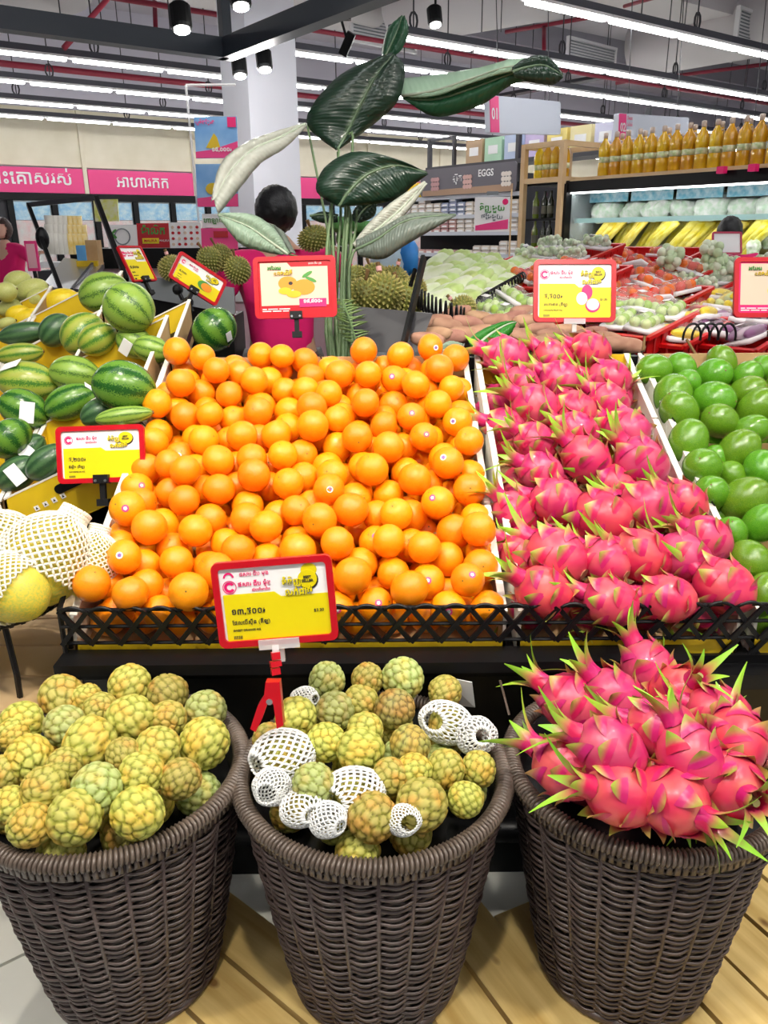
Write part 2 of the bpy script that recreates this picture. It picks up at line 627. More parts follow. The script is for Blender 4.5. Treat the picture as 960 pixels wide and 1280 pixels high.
# thin suspension rods and a cable tray
for k, px in enumerate((78, 128, 165, 213, 602, 626, 800, 836, 855)):
    b = MB(); p = at(px, 40, 8 + (k % 3)); b.tube([p, p + V((0, 0, CEIL_Z - p.z))], 0.007, 5)
    tag(b.build('hanging_rod', K['dgrey']), '%s thin rod hanging from the ceiling' % ordn(k, 9), 'rod', 'thin ceiling rods')
b = MB(); b.bar(uw(14, 5.0, 4.2), uw(14, 15, 4.2), 0.25, 0.06)
tag(b.build('cable_tray', K['dgrey']), 'dark cable tray crossing above the lamp rows at right', 'cable tray')

# ------------------------------------------------ suspended black frame with spot lamps
FZ = CAM_H + 1.28
kk = 1.28
corner = V((-0.878 * kk, 5.19 * kk, FZ))
fr = thing('lamp_frame', 'black suspended metal frame with its corner before the white column', 'frame', corner, (0, 0, YAW_U))
steelb = mat('frame_black_blue', (0.025, 0.035, 0.05), 0.45)
b = MB(); b.box((-2.6, 0, 0), (5.2, 0.12, 0.13)); b.build('beam', steelb, fr)
b = MB(); b.box((0, -2.4, 0.0), (0.12, 4.9, 0.13)); b.build('beam', steelb, fr)
b = MB(); b.box((0, 0, 0.6), (0.07, 0.07, 1.25)); b.build('upright', steelb, fr)
b = MB(); b.box((-2.6, 0.07, 0.075), (5.2, 0.04, 0.02)); b.build('yellow_cable', K['ycard'], fr)
spotm = mat('lit_spot', (1, 0.97, 0.9), 0.3, emit=60)


def spot(p, lab, up=0.35, aim=V((0.1, -0.3, -1)), glow=True):
    o = thing('spotlight', lab, 'spotlight', p)
    q = (-aim).to_track_quat('Z', 'Y')
    b = MB(); b.lathe([(0.055, -0.02), (0.062, 0.0), (0.062, 0.11), (0.045, 0.125)], 16, R=q.to_matrix()); b.build('housing', K['black'], o, smooth=False)
    b = MB(); b.tube([V((0, 0, 0.06)), V((0, 0, up))], 0.011, 6); b.build('stem', K['black'], o)
    b = MB(); b.lathe([(0.045, -0.026), (0.045, -0.021)], 14, R=q.to_matrix()); b.build('lens', spotm, o)
    return o


spot(at(227, 33, 4.6), 'black cylinder spot lamp hanging above the left beam')
spot(at(301, 4, 4.6), 'black cylinder spot lamp cut by the top edge')
spot(at(300, 92, 6.4), 'left one of the two glaring lamps before the white column', up=0.1)
spot(at(331, 84, 6.1), 'right one of the two glaring lamps before the white column', up=0.1)
for k, (x, y, d) in enumerate(((300, 96, 6.35), (331, 88, 6.05))):
    ld = bpy.data.lights.new('column_lamp', 'POINT'); ld.energy = 11; ld.shadow_soft_size = .05; ld.color = (1, .95, .92)
    lo = bpy.data.objects.new('column_lamp', ld); COL.objects.link(lo); lo.location = at(x, y + 6, d) - V((0, 0, .02))
spot(at(544, 28, 6.6), 'glaring spot lamp right of the tall leaf tip', up=0.3)
o = thing('spotlight', 'unlit flat black spot lamp under the beam left of the leaf tip', 'spotlight', at(434, 55, 5.6))
b = MB(); b.box((0, 0, 0), (0.06, 0.05, 0.15), Euler((0.3, 0.5, 0)).to_matrix()); b.build('housing', K['black'], o)
b = MB(); b.tube([(0, 0, 0.02), (-0.04, 0, 0.16)], 0.01, 6); b.box((-0.03, 0, 0.17), (0.12, 0.05, 0.05)); b.build('bracket', K['black'], o)
# warm accent lamps over the fruit (real track lamps above the stand, out of frame)
for k, (x, y, z, tx, ty) in enumerate([(-1.0, 0.2, 2.9, -0.3, 1.4), (0.0, 0.1, 2.9, 0.0, 1.4), (1.0, 0.2, 2.9, 0.4, 1.5), (-0.6, 1.2, 3.0, -0.7, 2.2), (1.2, 1.2, 3.0, 0.7, 2.2)]):
    ld = bpy.data.lights.new('track_lamp', 'SPOT'); ld.energy = SPOT_POWER; ld.spot_size = radians(75); ld.spot_blend = 0.6; ld.shadow_soft_size = 0.04
    ld.color = (1, 0.93, 0.82)
    lo = bpy.data.objects.new('track_lamp', ld); COL.objects.link(lo); lo.location = (x, y, z)
    lo.rotation_euler = (V((x, y, z)) - V((tx, ty, 0.8))).to_track_quat('Z', 'Y').to_euler()
#@@STAND
# ================================================================== FRUIT STAND
SY, SZ, SL = 1.357, 0.684, 0.42        # front of the rim plane, its height, its slope


def rimz(y):
    return SZ + SL * (y - SY)


PD = V((0, 1, SL)).normalized()
PN = V((0, -SL, 1)).normalized()
st = thing('display_stand', 'black sloping display stand carrying the orange and dragon fruit trays', 'display stand', (0, 1.4, 0))


def lp(*p):
    return V(p) - V((0, 1.4, 0))


b = MB(); b.add([lp(-0.6, 1.34, SZ - .115), lp(1.35, 1.34, SZ - .115), lp(1.35, 2.2, rimz(2.2) - .115), lp(-0.6, 2.2, rimz(2.2) - .115),
                 lp(-0.6, 1.34, SZ - .135), lp(1.35, 1.34, SZ - .135), lp(1.35, 2.2, rimz(2.2) - .135), lp(-0.6, 2.2, rimz(2.2) - .135)],
                [(0, 1, 2, 3), (7, 6, 5, 4), (0, 4, 5, 1), (1, 5, 6, 2), (2, 6, 7, 3), (3, 7, 4, 0)])
b.build('deck', K['black'], st)
b = MB(); b.box(lp(-0.02, 1.315, 0.600), (1.17, 0.06, 0.022)); b.build('lip', K['rubber'], st)
b = MB(); b.box(lp(1.0, 1.33, 0.555), (0.8, 0.06, 0.03)); b.build('lip', K['rubber'], st)
b = MB(); b.add([lp(-0.59, 1.34, .59), lp(1.3, 1.34, .59), lp(1.3, 1.44, .08), lp(-0.50, 1.44, .08),
                 lp(-0.59, 1.37, .59), lp(1.3, 1.37, .59), lp(1.3, 1.47, .08), lp(-0.50, 1.47, .08)],
                [(3, 2, 1, 0), (4, 5, 6, 7), (0, 1, 5, 4), (1, 2, 6, 5), (2, 3, 7, 6), (3, 0, 4, 7)])
b.build('front_panel', K['rubber'], st)
b = MB(); b.tube([lp(-0.5, 1.425, 0.115), lp(1.3, 1.425, 0.115)], 0.028, 12); b.build('bumper_bar', K['rubber'], st, smooth=True)
for sx in (-0.592, 1.33):
    b = MB(); b.add([lp(sx, 1.37, .1), lp(sx, 2.2, .1), lp(sx, 2.2, rimz(2.2) - .14), lp(sx, 1.37, SZ - .15),
                     lp(sx + .02, 1.37, .1), lp(sx + .02, 2.2, .1), lp(sx + .02, 2.2, rimz(2.2) - .14), lp(sx + .02, 1.37, SZ - .15)],
                    [(0, 1, 2, 3), (7, 6, 5, 4), (0, 4, 5, 1), (1, 5, 6, 2), (2, 6, 7, 3), (3, 7, 4, 0)])
    b.build('side_panel', K['black'], st)
b = MB(); b.box(lp(0.37, 2.23, 0.55), (1.95, 0.03, 0.95)); b.build('back_panel', K['black'], st)
b = MB(); b.box(lp(0.36, 1.79, 0.05), (1.8, 0.75, 0.1)); b.build('plinth', K['black'], st)
for x in (-0.3, 0.12, 0.5):
    b = MB(); b.box(lp(x, 1.352, 0.42), (0.035, 0.006, 0.008)); b.build('label_strip', K['grey'], st)

# lattice rail along the front
rail = thing('lattice_rail', 'black plastic lattice rail along the front edge of the fruit trays', 'rail', (-0.6, 1.325, 0.632))
CW = 0.054
b = MB()
pts = lambda w: w
z1 = 0.068
b.bar((0, 0, 0), (CW, 0.0, z1), 0.009, 0.006, up=V((0, 1, 0)))
m1 = b.mesh('lattice_bar', K['rubber'])
b = MB(); b.bar((CW, 0.004, 0), (0, 0.004, z1), 0.009, 0.006, up=V((0, 1, 0)))
m2 = b.mesh('lattice_bar', K['rubber'])
b = MB(); b.tube([(CW * (0.08 + 0.84 * k / 8), 0, z1 + 0.008 * sin(pi * k / 8)) for k in range(9)], 0.0035, 6)
m3 = b.mesh('lattice_arch', K['rubber'], True)
nc = 29
for k in range(nc):
    link('lattice_bar', m1, rail, (k * CW, 0, 0)); link('lattice_bar', m2, rail, (k * CW, 0, 0)); link('lattice_arch', m3, rail, (k * CW, 0, 0))
for z in (0.0, 0.034, z1):
    b = MB(); b.tube([(0, 0.008, z), (nc * CW, 0.008, z)], 0.0035, 6); b.build('rail_wire', K['rubber'], rail)
b = MB(); b.tube([(0, 0.01, -.03), (0, 0.01, z1), (-0.01, .12, z1 + .04)], 0.005, 6); b.build('rail_wire', K['rubber'], rail)
rail2 = thing('lattice_rail', 'lower black lattice piece at the right end below the avocado trays', 'rail', (0.62, 1.345, 0.565))
for k in range(11):
    link('lattice_bar', m1, rail2, (k * CW, 0, 0)); link('lattice_bar', m2, rail2, (k * CW, 0, 0))
b = MB(); b.tube([(0, 0.008, 0), (11 * CW, 0.008, 0)], 0.0035, 6); b.build('rail_wire', K['rubber'], rail2)


def tray(x0, x1, y0, y1, label, m_side, m_out, group, top=0.0, dep=0.11, m_in=None, backm=None, name='cardboard_tray', zf=rimz, cx=0.0, low=(0, 0, 0, 0)):
    """open cardboard tray lying on the slope; zf(y) gives the rim height"""
    g = 0.004
    x0 += g; x1 -= g; y0 += g; y1 -= g
    th = 0.006
    z0, z1 = zf(y0) + top, zf(y1) + top
    o = thing(name, label, 'cardboard box', ((x0 + x1) / 2, (y0 + y1) / 2, (z0 + z1) / 2 - dep), (0, 0, 0), group)
    c = V(((x0 + x1) / 2, (y0 + y1) / 2, (z0 + z1) / 2 - dep))

    def wall(a, bb, name, m, inn, lw=0):
        # a, bb: rim points ; inn: inward direction; lw: how far the wall is folded down
        A = [V(a) - c - V((0, 0, lw)), V(bb) - c - V((0, 0, lw))]
        dn = V((0, 0, -dep + lw))
        vs = [A[0], A[1], A[1] + dn, A[0] + dn]
        b = MB(); b.plate(vs, th, inn); b.build(name, m, o)
    k = cx * 1.0
    P = lambda x, y: V((x, y, zf(y) + top + k * (x - (x0 + x1) / 2)))
    wall(P(x0, y0), P(x0, y1), 'side_wall', m_side, (1, 0, 0), low[0])
    wall(P(x1, y0), P(x1, y1), 'side_wall', m_side, (-1, 0, 0), low[1])
    wall(P(x0, y0), P(x1, y0), 'front_wall', m_out, (0, 1, 0), low[2])
    wall(P(x0, y1), P(x1, y1), 'rear_wall', backm or m_out, (0, -1, 0), low[3])
    b = MB(); A = [P(x0, y0) - c - V((0, 0, dep)), P(x1, y0) - c - V((0, 0, dep)), P(x1, y1) - c - V((0, 0, dep)), P(x0, y1) - c - V((0, 0, dep))]
    b.plate(A, 0.005, (0, 0, 1)); b.build('base', m_in or K['kraft'], o)
    # folded white rim flaps on the two sides
    for xx, s, lw in ((x0, 1, low[0]), (x1, -1, low[1])):
        if lw: continue
        b = MB(); b.bar(P(xx + s * 0.006, y0) - c, P(xx + s * 0.006, y1) - c, 0.014, 0.005); b.build('folded_rim', K['wcard'], o)
    # metal staple where trays meet
    b = MB(); b.tube([P(x0 + .004, y1 - .01) - c + V((0, 0, .012)), P(x0 + .012, y1 - .01) - c + V((0, 0, .003)), P(x0 + .014, y1 - .01) - c + V((0, 0, -.03))], 0.002, 5)
    b.build('wire_clip', K['black'], o)
    return o


rn = ['front', 'middle', 'back']
LW = .06
for r in range(3):
    lf, lb = (LW if r else .058), (LW if r < 2 else 0)
    ya, yb = 1.345 + r * 0.284, 1.345 + (r + 1) * 0.284
    tray(-0.592, -0.182, ya, yb, '%s left white cardboard tray under the oranges' % rn[r], K['wcard'], K['ycard'] if r == 0 else K['wcard'], 'orange trays', backm=K['kraft'], low=(0, LW, lf, lb))
    tray(-0.182, 0.232, ya, yb, '%s right white cardboard tray under the oranges' % rn[r], K['wcard'], K['ycard'] if r == 0 else K['wcard'], 'orange trays', backm=K['kraft'], low=(LW, 0, lf, lb))
    tray(0.246, 0.672, ya, yb, '%s white cardboard tray under the dragon fruit' % rn[r], K['wcard'], K['ycard'] if r == 0 else K['wcard'], 'dragon fruit trays', backm=K['ycard'], low=(0, 0, lf, lb))
    tray(0.69, 1.15, ya, yb, '%s brown-lined tray under the avocados' % rn[r], K['wcard'], K['ycard'] if r == 0 else K['kraft'], 'avocado trays', backm=K['kraft'], low=(0, 0, lf, lb))

# ------------------------------------------------ oranges
om = mat('orange_peel', (0.98, 0.29, 0.003), 0.3, var=(1.0, 0.34, 0.004), nscale=14, coat=.15, bump=0.2, bscale=420, rand=0.07, spec=0.45)
nt = om.node_tree
ome = []
for k in range(4):
    def fn(d, k=k):
        pole = max(0, d.z - 0.93) / 0.07
        return (1 + 0.02 * noise.noise(d * 1.6 + V((k * 5, 0, 0)))) * (1 - 0.05 * pole * pole)
    b = MB(); b.ball((0, 0, 0), (1, 1, 0.93 + .02 * k), 26, 18, fn=fn)
    b.m = 1
    b.lathe([(0.05, 0.84 + .018 * k), (0.055, 0.885 + .019 * k), (0.02, 0.895 + .02 * k)], 7)
    ome.append(b.mesh('orange', [om, mat('calyx', (0.16, 0.13, 0.02), 0.8)], True))
b = MB(); b.lathe([(0.2, 0), (0.2, 0.012)], 12); b.m = 1; b.lathe([(0.12, 0.012), (0.1, 0.02)], 5)
stk_a = b.mesh('sticker', [K['pink'], K['paper']])
stk_b = MB(); stk_b.lathe([(0.2, 0), (0.2, 0.012)], 12); stk_b.m = 1; stk_b.lathe([(0.13, 0.012), (0.12, 0.02)], 5); stk_b = stk_b.mesh('sticker', [K['paper'], mat('violet_print', (0.25, 0.12, 0.45), .5)])

rng = np.random.RandomState(5)
pl = []        # x, s (along slope), n (height over rim), r
X0, X1, S0, S1 = -0.578, 0.222, 0.018, 0.895
# lower layer: jittered hexagonal packing
r_ = 0.0345
j = 0
s = S0 + r_ * 0.6
while s < S1 - r_ * 0.5:
    x = X0 + r_ + (r_ if j % 2 else 0)
    while x < X1 - r_ * 0.8:
        pl.append([x + rng.uniform(-.003, .003), s + rng.uniform(-.003, .003), -0.104 + 0.034 + rng.uniform(0, .01), r_ * rng.uniform(.95, 1.0)])
        x += 2 * r_ * 1.01
    s += 2 * r_ * 0.885
    j += 1
base_n = len(pl)
A = np.array(pl)
# upper layer dropped into the hollows
fails = 0
while len(A) < 352:
    rr = rng.uniform(.0325, .0372)
    cx = rng.uniform(X0 + rr * .8, X1 - rr * .7, 500)
    cs = rng.uniform(S0 - .02 + rr * 0.3, S1 - rr * .3, 500)
    d2 = (cx[:, None] - A[None, :, 0]) ** 2 + (cs[:, None] - A[None, :, 1]) ** 2
    R2 = (rr + A[None, :, 3]) ** 2 * 0.97
    h = np.where(d2 < R2, A[None, :, 2] + np.sqrt(np.maximum(R2 - d2, 0)), -1)
    hh = h.max(1)
    hh[hh < -0.5] = 9
    k = int(np.argmin(hh + rng.uniform(0, .008, 500)))
    A = np.vstack([A, [cx[k], cs[k], hh[k], rr]])
items = []
for x, s, n, rr in A:
    p = V((0, SY, SZ)) + PD * s + PN * (n) + V((x, 0, 0))
    items.append([p, rr, n])
items.sort(key=lambda q: -q[1] if False else (-q[2]))
tops = items[:len(A) - base_n]
tops.sort(key=lambda q: q[0].y)
lows = items[len(A) - base_n:]
# the lowest layer: the ones that peep through are single things, the deepest are one mass
lows.sort(key=lambda q: -q[2])
NLOW = 296 - len(tops)
mass = lows[NLOW:]; lows = lows[:NLOW]
b = MB()
for (p, rr, n) in mass:
    b.ball(p, rr, 12, 8)
tag(b.build('orange_pile', om, None, True), 'deepest oranges of the big bin, hidden under the rest', 'oranges', kind='stuff')
rowset = {}
nr = 15
rws_ = rows_by(tops, lambda q: q[0].y, nr)
lbl = {}
for ri, row in enumerate(rws_):
    row.sort(key=lambda q: q[0].x)
    for ci, q in enumerate(row):
        lbl[id(q)] = 'orange on top, %s row from the front rail, %s' % (ORD[ri + 1], ordn(ci, len(row)))
lrow = rows_by(lows, lambda q: q[0].y, 9)
for ri, row in enumerate(lrow):
    row.sort(key=lambda q: q[0].x)
    for ci, q in enumerate(row):
        lbl[id(q)] = 'half-covered orange below others, %s low row, %s' % (ORD[ri + 1], ordn(ci, len(row)))
items = tops + lows
for i, q_ in enumerate(items):
    p, rr, n = q_
    q = rq()
    if random.random() < 0.55:
        dirv = V((random.uniform(-.8, .8), random.uniform(-1, .3), random.uniform(.2, 1))).normalized()
        q = dirv.to_track_quat('Z', 'Y')
    o = link('orange', random.choice(ome), None, p, q.to_euler())
    o.scale = (rr, rr, rr)
    tag(o, lbl[id(q_)], 'orange', 'oranges in the sloping bin')
    rowset[i] = o
stickered = [i for i in range(len(tops)) if items[i][0].x > -0.05]
random.shuffle(stickered)
ks = stickered[:17] + [i for i in range(len(tops)) if items[i][0].x < -0.05][5:80:10]
vw = V((0, 0, CAM_H))
for c_, i in enumerate(ks):
    o = rowset[i]
    dv = (vw - items[i][0]).normalized() + V((random.uniform(-.5, .5), random.uniform(-.2, .2), random.uniform(-.2, .5)))
    dv.normalize()
    qi = o.rotation_euler.to_quaternion().inverted()
    dl = qi @ dv
    link('sticker', stk_a if c_ % 3 else stk_b, o, dl * 0.975, dl.to_track_quat('Z', 'Y').to_euler())
for i in ks:
    rowset[i]['label'] = rowset[i]['label'].replace('orange on', 'stickered orange on').replace('the front rail', 'front rail')

# ------------------------------------------------ dragon fruit
dfm = vcol_mat('dragon_skin', 0.36, bump=0.15, bscale=40, rand=0.14, coat=0.15)
PK = np.array([0.62, 0.014, 0.125]); PK2 = np.array([0.76, 0.12, 0.15]); GN = np.array([0.36, 0.50, 0.05]); YG = np.array([0.60, 0.52, 0.12])


def bract(L, wid, curl, thick, green, seed):
    """leaf-like scale: base at origin in the xy plane, grows +z and curls outward (+x)"""
    b = MB(); col = []
    n, m = 7, 4
    for side in (1, -1):
        for i in range(n + 1):
            t = i / n
            w = wid * (1 - t ** 1.5) ** 0.9 * (1 - 0.1 * t) + .0008
            z = L * (t - 0.14 * t * t)
            x = curl * L * (t ** 2.2) + 0.003 + 0.1 * L * t
            for jj in range(m + 1):
                v = -1 + 2 * jj / m
                xx = x - 0.30 * w * v * v + side * thick * (1 - t) * (1 - v * v * .8) * .5
                b.v.append((xx, w * v, z - 0.002))
                g = min(1, max(0, (t - 0.30) / 0.45 + 0.15 * (abs(v) - .5))) * green
                c = PK * (1 - g) + (GN * (1 - t * .3) + YG * t * .3) * g
                col.append((*c, 1))
    k = (n + 1) * (m + 1)
    for s_ in (0, 1):
        for i in range(n):
            for jj in range(m):
                a = s_ * k + i * (m + 1) + jj
                f = (a, a + 1, a + m + 2, a + m + 1)
                b.f.append(f if s_ == 0 else f[::-1]); b.mi.append(0)
    b.col = col
    return b.mesh('scale', dfm, True)


def make_dragon(seed, green=1.0):
    random.seed(seed)
    root = bpy.data.objects.new('dragon_fruit', None); root.empty_display_size = .03; COL.objects.link(root)
    Rr, Lh = 0.050, 0.062
    b = MB()
    b.ball((0, 0, 0), (Rr, Rr, Lh), 22, 14, fn=lambda d: (1 + 0.05 * noise.noise(d * 2.2 + V((seed, 0, 0)))) * (1 - 0.10 * max(0, d.z) ** 3))
    col = []
    for p in b.v:
        t = min(1, max(0, noise.noise(V(p) * 30 + V((seed, 1, 2))) * .9 + .45))
        c = PK * (1 - t) + PK2 * t
        if p[2] > Lh * .8:
            g = (p[2] / Lh - .8) * 3; c = c * (1 - g) + GN * g
        col.append((*np.clip(c, 0, 1), 1))
    b.col = col
    b.build('body', dfm, root, True)
    shp = [bract(0.030, 0.024, 0.28, 0.004, green * .8, 0), bract(0.026, 0.021, 0.55, 0.004, green * .6, 1), bract(0.036, 0.019, 0.35, 0.004, green, 2)]
    crown = [bract(0.056, 0.013, 0.5, 0.005, 1.4, 3), bract(0.066, 0.012, 1.0, 0.005, 1.4, 4)]
    n = 15
    for i in range(n):
        t = (i + .5) / n
        z = -0.8 + 1.5 * t
        a = i * 2.39996 + seed
        rr = sqrt(max(0.02, 1 - z * z))
        nrm = V((cos(a) * rr / Rr, sin(a) * rr / Rr, z / Lh)).normalized()
        p = V((cos(a) * rr * Rr, sin(a) * rr * Rr, z * Lh)) * 0.95
        tan = (V((0, 0, 1)) - nrm * nrm.z).normalized()
        yv = tan.cross(nrm)
        q = Matrix((nrm, yv, tan)).transposed().to_quaternion()
        o = link('scale', random.choice(shp[:2] if z < 0.2 else shp), root, p, q.to_euler())
    for i in range(6):
        a = i * 1.047 + seed
        nrm = V((cos(a), sin(a), 0.3)).normalized()
        p = V((cos(a) * .014, sin(a) * .014, Lh * .88))
        tan = (V((0, 0, 1)) - nrm * nrm.z).normalized()
        q = Matrix((nrm, tan.cross(nrm), tan)).transposed().to_quaternion()
        link('crown_leaf', crown[i % 2], root, p, q.to_euler())
    b = MB(); b.lathe([(0.008, Lh * .85), (0.006, Lh + .014)], 8); b.col = [(0.3, 0.25, 0.1, 1)] * len(b.v); b.build('stalk', dfm, root)
    b = MB(); b.lathe([(0.011, -Lh * 1.0), (0.006, -Lh * .9)], 8); b.col = [(0.5, 0.3, 0.15, 1)] * len(b.v); b.build('stem_scar', dfm, root)
    return root


protos = [make_dragon(1.0), make_dragon(2.4, 0.8), make_dragon(3.9, 1.1)]
used_p = set()


def place_dragon(p, q, sc, label, group):
    k = random.randrange(3)
    if k not in used_p:
        o = protos[k]; used_p.add(k)
    else:
        o = copy_tree(protos[k])
        for ch in o.children:
            pass
    o.location = p
    o.rotation_euler = q.to_euler(); o.scale = sc if hasattr(sc, '__len__') else (sc, sc, sc)
    tag(o, label, 'dragon fruit', group)
    return o


def slope_pt(px, py, h):
    """point at pixel on the plane h above the stand's rim plane"""
    v = ray(px, py)
    c = SZ - SL * SY + h
    k = (c - CAM_H) / (v.z - SL * v.y)
    return V((0, 0, CAM_H)) + v * k


random.seed(3)
# zoomed-crop coordinates of every dragon fruit in the tray (x, y, w, h)
DF = [(130, 115, 160, 105), (280, 120, 140, 90), (395, 95, 125, 110), (305, 190, 150, 100), (180, 205, 120, 90), (455, 185, 150, 100),
      (225, 275, 190, 130), (345, 285, 150, 110), (455, 260, 150, 100), (130, 335, 105, 80), (355, 350, 140, 90), (225, 385, 150, 100),
      (510, 345, 170, 110), (385, 440, 170, 130), (560, 450, 180, 140), (240, 480, 170, 90), (290, 570, 160, 140), (430, 620, 180, 200),
      (580, 590, 200, 200), (690, 575, 130, 150), (160, 610, 110, 150), (290, 745, 200, 190), (560, 745, 160, 190), (690, 745, 150, 160),
      (765, 690, 120, 130), (250, 860, 200, 140), (460, 890, 180, 140), (640, 880, 160, 130), (820, 840, 220, 130), (190, 745, 90, 90),
      (440, 760, 120, 120), (470, 520, 110, 90)]
rows = rows_by(DF, lambda q: q[1], 8)
for ri, row in enumerate(rows):
    row.sort(key=lambda q: q[0])
    for ci, (x, y, w, h) in enumerate(row):
        px, py = 580 + x / 2.526, 400 + y / 2.526
        p = slope_pt(px, py, 0.022 if w > 110 else -0.015)
        d = (p - V((0, 0, CAM_H))).dot(f_w)
        size = (w + h) / 2 / 2.526 * d / 1000 / 0.104
        size = min(1.1, max(0.9, size))
        ang = random.uniform(-0.5, 0.5)
        crown = V((-cos(ang) * random.uniform(.5, 1), sin(ang) * .7 + .35, random.uniform(0.0, .6)))
        q = crown.normalized().to_track_quat('Z', 'X') @ Quaternion((0, 0, 1), random.uniform(0, 6))
        lab = 'dragon fruit in the tray, %s row from the front, %s' % (ORD[8 - ri], ordn(ci, len(row)))
        place_dragon(p, q, size, lab, 'dragon fruit in the sloping tray')
# a few deeper ones fill the tray
for k in range(20):
    x = 0.30 + 0.105 * (k % 4) + random.uniform(-.01, .01); y = 1.42 + 0.165 * (k // 4)
    place_dragon(V((x, y, rimz(y) - 0.055)), rq(), 0.86, 'mostly covered dragon fruit in the tray, %s low row, %s' % (ORD[k // 4 + 1], ordn(k % 4, 4)), 'bottom layer of dragon fruit')

# ------------------------------------------------ avocados
avm = mat('avocado_skin', (0.075, 0.24, 0.010), 0.18, var=(0.17, 0.36, 0.02), nscale=28, bump=0.12, bscale=130, rand=0.15, coat=0.35)
avme = []
for k in range(3):
    b = MB(); b.ball((0, 0, 0), (1, .97, 1.24), 24, 16, fn=lambda d, k=k: (1 + .025 * noise.noise(d * 1.7 + V((k * 3, 0, 0)))) * (1 - 0.08 * max(0, d.z) ** 2))
    avme.append(b.mesh('skin', avm, True))
b = MB(); b.lathe([(0.13, 1.0), (0.14, 1.085), (0.06, 1.10), (0.045, 1.16)], 9); stme = b.mesh('stem_scar', K['brass'], True)
AV = [(145, 160, 160), (270, 145, 135), (460, 120, 145), (295, 220, 135), (425, 185, 170), (580, 190, 145), (665, 150, 120), (230, 275, 200),
      (425, 300, 185), (585, 265, 165), (260, 355, 190), (630, 335, 180), (450, 400, 175), (605, 440, 150), (305, 490, 190), (545, 530, 185),
      (370, 620, 190), (650, 620, 180), (440, 575, 110), (410, 740, 175), (510, 660, 110), (575, 765, 220), (500, 930, 165), (650, 880, 180),
      (590, 1050, 190), (665, 1200, 160), (760, 240, 170), (800, 420, 170), (790, 560, 170), (800, 720, 180), (820, 960, 180), (780, 1100, 180),
      (905, 320, 180), (930, 640, 180)]
rows = rows_by(AV, lambda q: q[1], 8)


def put_avo(p, r, lab, grp, stem=None):
    o = thing('avocado', lab, 'avocado', p, (0, 0, 0), grp)
    dv = stem or V((random.uniform(-.9, .9), random.uniform(-.9, .6), random.uniform(-.1, 1)))
    o.rotation_euler = dv.normalized().to_track_quat('Z', 'Y').to_euler()
    o.scale = (r, r, r)
    link('skin', random.choice(avme), o); link('stem_scar', stme, o)


for ri, row in enumerate(rows):
    row.sort(key=lambda q: q[0])
    for ci, (x, y, w) in enumerate(row):
        p = slope_pt(780 + x / 3.767, 420 + y / 3.767, 0.0 if w > 115 else -0.03)
        d = (p - V((0, 0, CAM_H))).dot(f_w)
        r = min(.048, max(.034, w / 3.767 * d / 2000 / 1.03))
        if p.x + r > 1.14: p.x = 1.13 - r
        put_avo(p, r, 'round green avocado, %s row from the front, %s' % (ORD[8 - ri], ordn(ci, len(row), 'left', 'right')), 'avocados at the right edge')
for k in range(30):
    x = 0.745 + 0.088 * (k % 5); y = 1.40 + 0.135 * (k // 5)
    put_avo(V((x, y, rimz(y) - 0.062)), .037, 'mostly covered avocado, %s low row, %s' % (ORD[k // 5 + 1], ordn(k % 5, 5)), 'bottom layer of avocados')
# loose torn leaf stalks at the back of the avocado tray
for k, (a, c) in enumerate([((804, 438, 2.2), (806, 420, 2.2)), ((873, 448, 2.2), (858, 424, 2.2))]):
    b = MB(); b.tube([at(*a), at(*c)], 0.004, 6); tag(b.build('dry_stalk', K['brass']), '%s thin dry stalk sticking up behind the avocados' % ('left', 'right')[k], 'stalk')
#@@BASKETS
# ================================================================== BASKETS
RZ, BZ, RT, RB, BH = 0.553, 0.142, 0.205, 0.135, 0.40
wick = mat('brown_wicker', (0.072, 0.050, 0.046), 0.38, var=(0.105, 0.074, 0.066), nscale=30, rand=0.05, spec=0.6)
wick2 = mat('brown_wicker_rim', (0.10, 0.074, 0.058), 0.36, var=(0.14, 0.105, 0.082), nscale=40, spec=0.6)


def brad(h):     # outer radius at height fraction, slightly belly shaped
    return RB + (RT - RB) * (h ** 0.85)


def weave_mesh():
    b = MB()
    NS, seg, rows_ = 24, 10, 62
    n = NS * seg
    vs, fs = [], []
    hh = BH / rows_
    for r in range(rows_):
        z = (r + .5) * hh
        ph = r % 2
        for i in range(n):
            th = 2 * pi * i / n
            w = cos(pi * i / seg + pi * ph)
            # strand goes outside one stake and inside the next
            R = brad(z / BH) + 0.0052 * (w + .25 * w * abs(w)) - 0.002 + .001 * sin(r * 2.3 + th * 3)
            hz = hh * 0.42
            zz = z + 0.0008 * sin(th * 5 + r * 1.7) + .0007 * sin(th * 13 + r)
            for dr, dz in ((0.0022, 0), (0.001, hz), (-0.0022, hz * .6), (-0.0022, -hz * .6), (0.001, -hz)):
                vs.append(((R + dr) * cos(th), (R + dr) * sin(th), zz + dz))
        o = r * n * 5
        for i in range(n):
            j_ = (i + 1) % n
            for k in range(5):
                l = (k + 1) % 5
                fs.append((o + i * 5 + k, o + j_ * 5 + k, o + j_ * 5 + l, o + i * 5 + l))
    b.add(vs, fs)
    return b.mesh('woven_wall', wick, True)


WME = weave_mesh()
b = MB(); b.tube([((RB - .002) * 1.0, 0, 0), (brad(.5) - .002, 0, BH * .5), (RT - .002, 0, BH)], 0.0038, 6)
STK = b.mesh('stake', wick, True)
b = MB(); b.lathe([(RB - .006, 0.0), (brad(.5) - .008, BH * .5), (RT - .008, BH), (RT - .011, BH), (brad(.5) - .012, BH * .5), (RB - .012, .01)], 40)
LIN = b.mesh('inner_lining', K['black'], True)
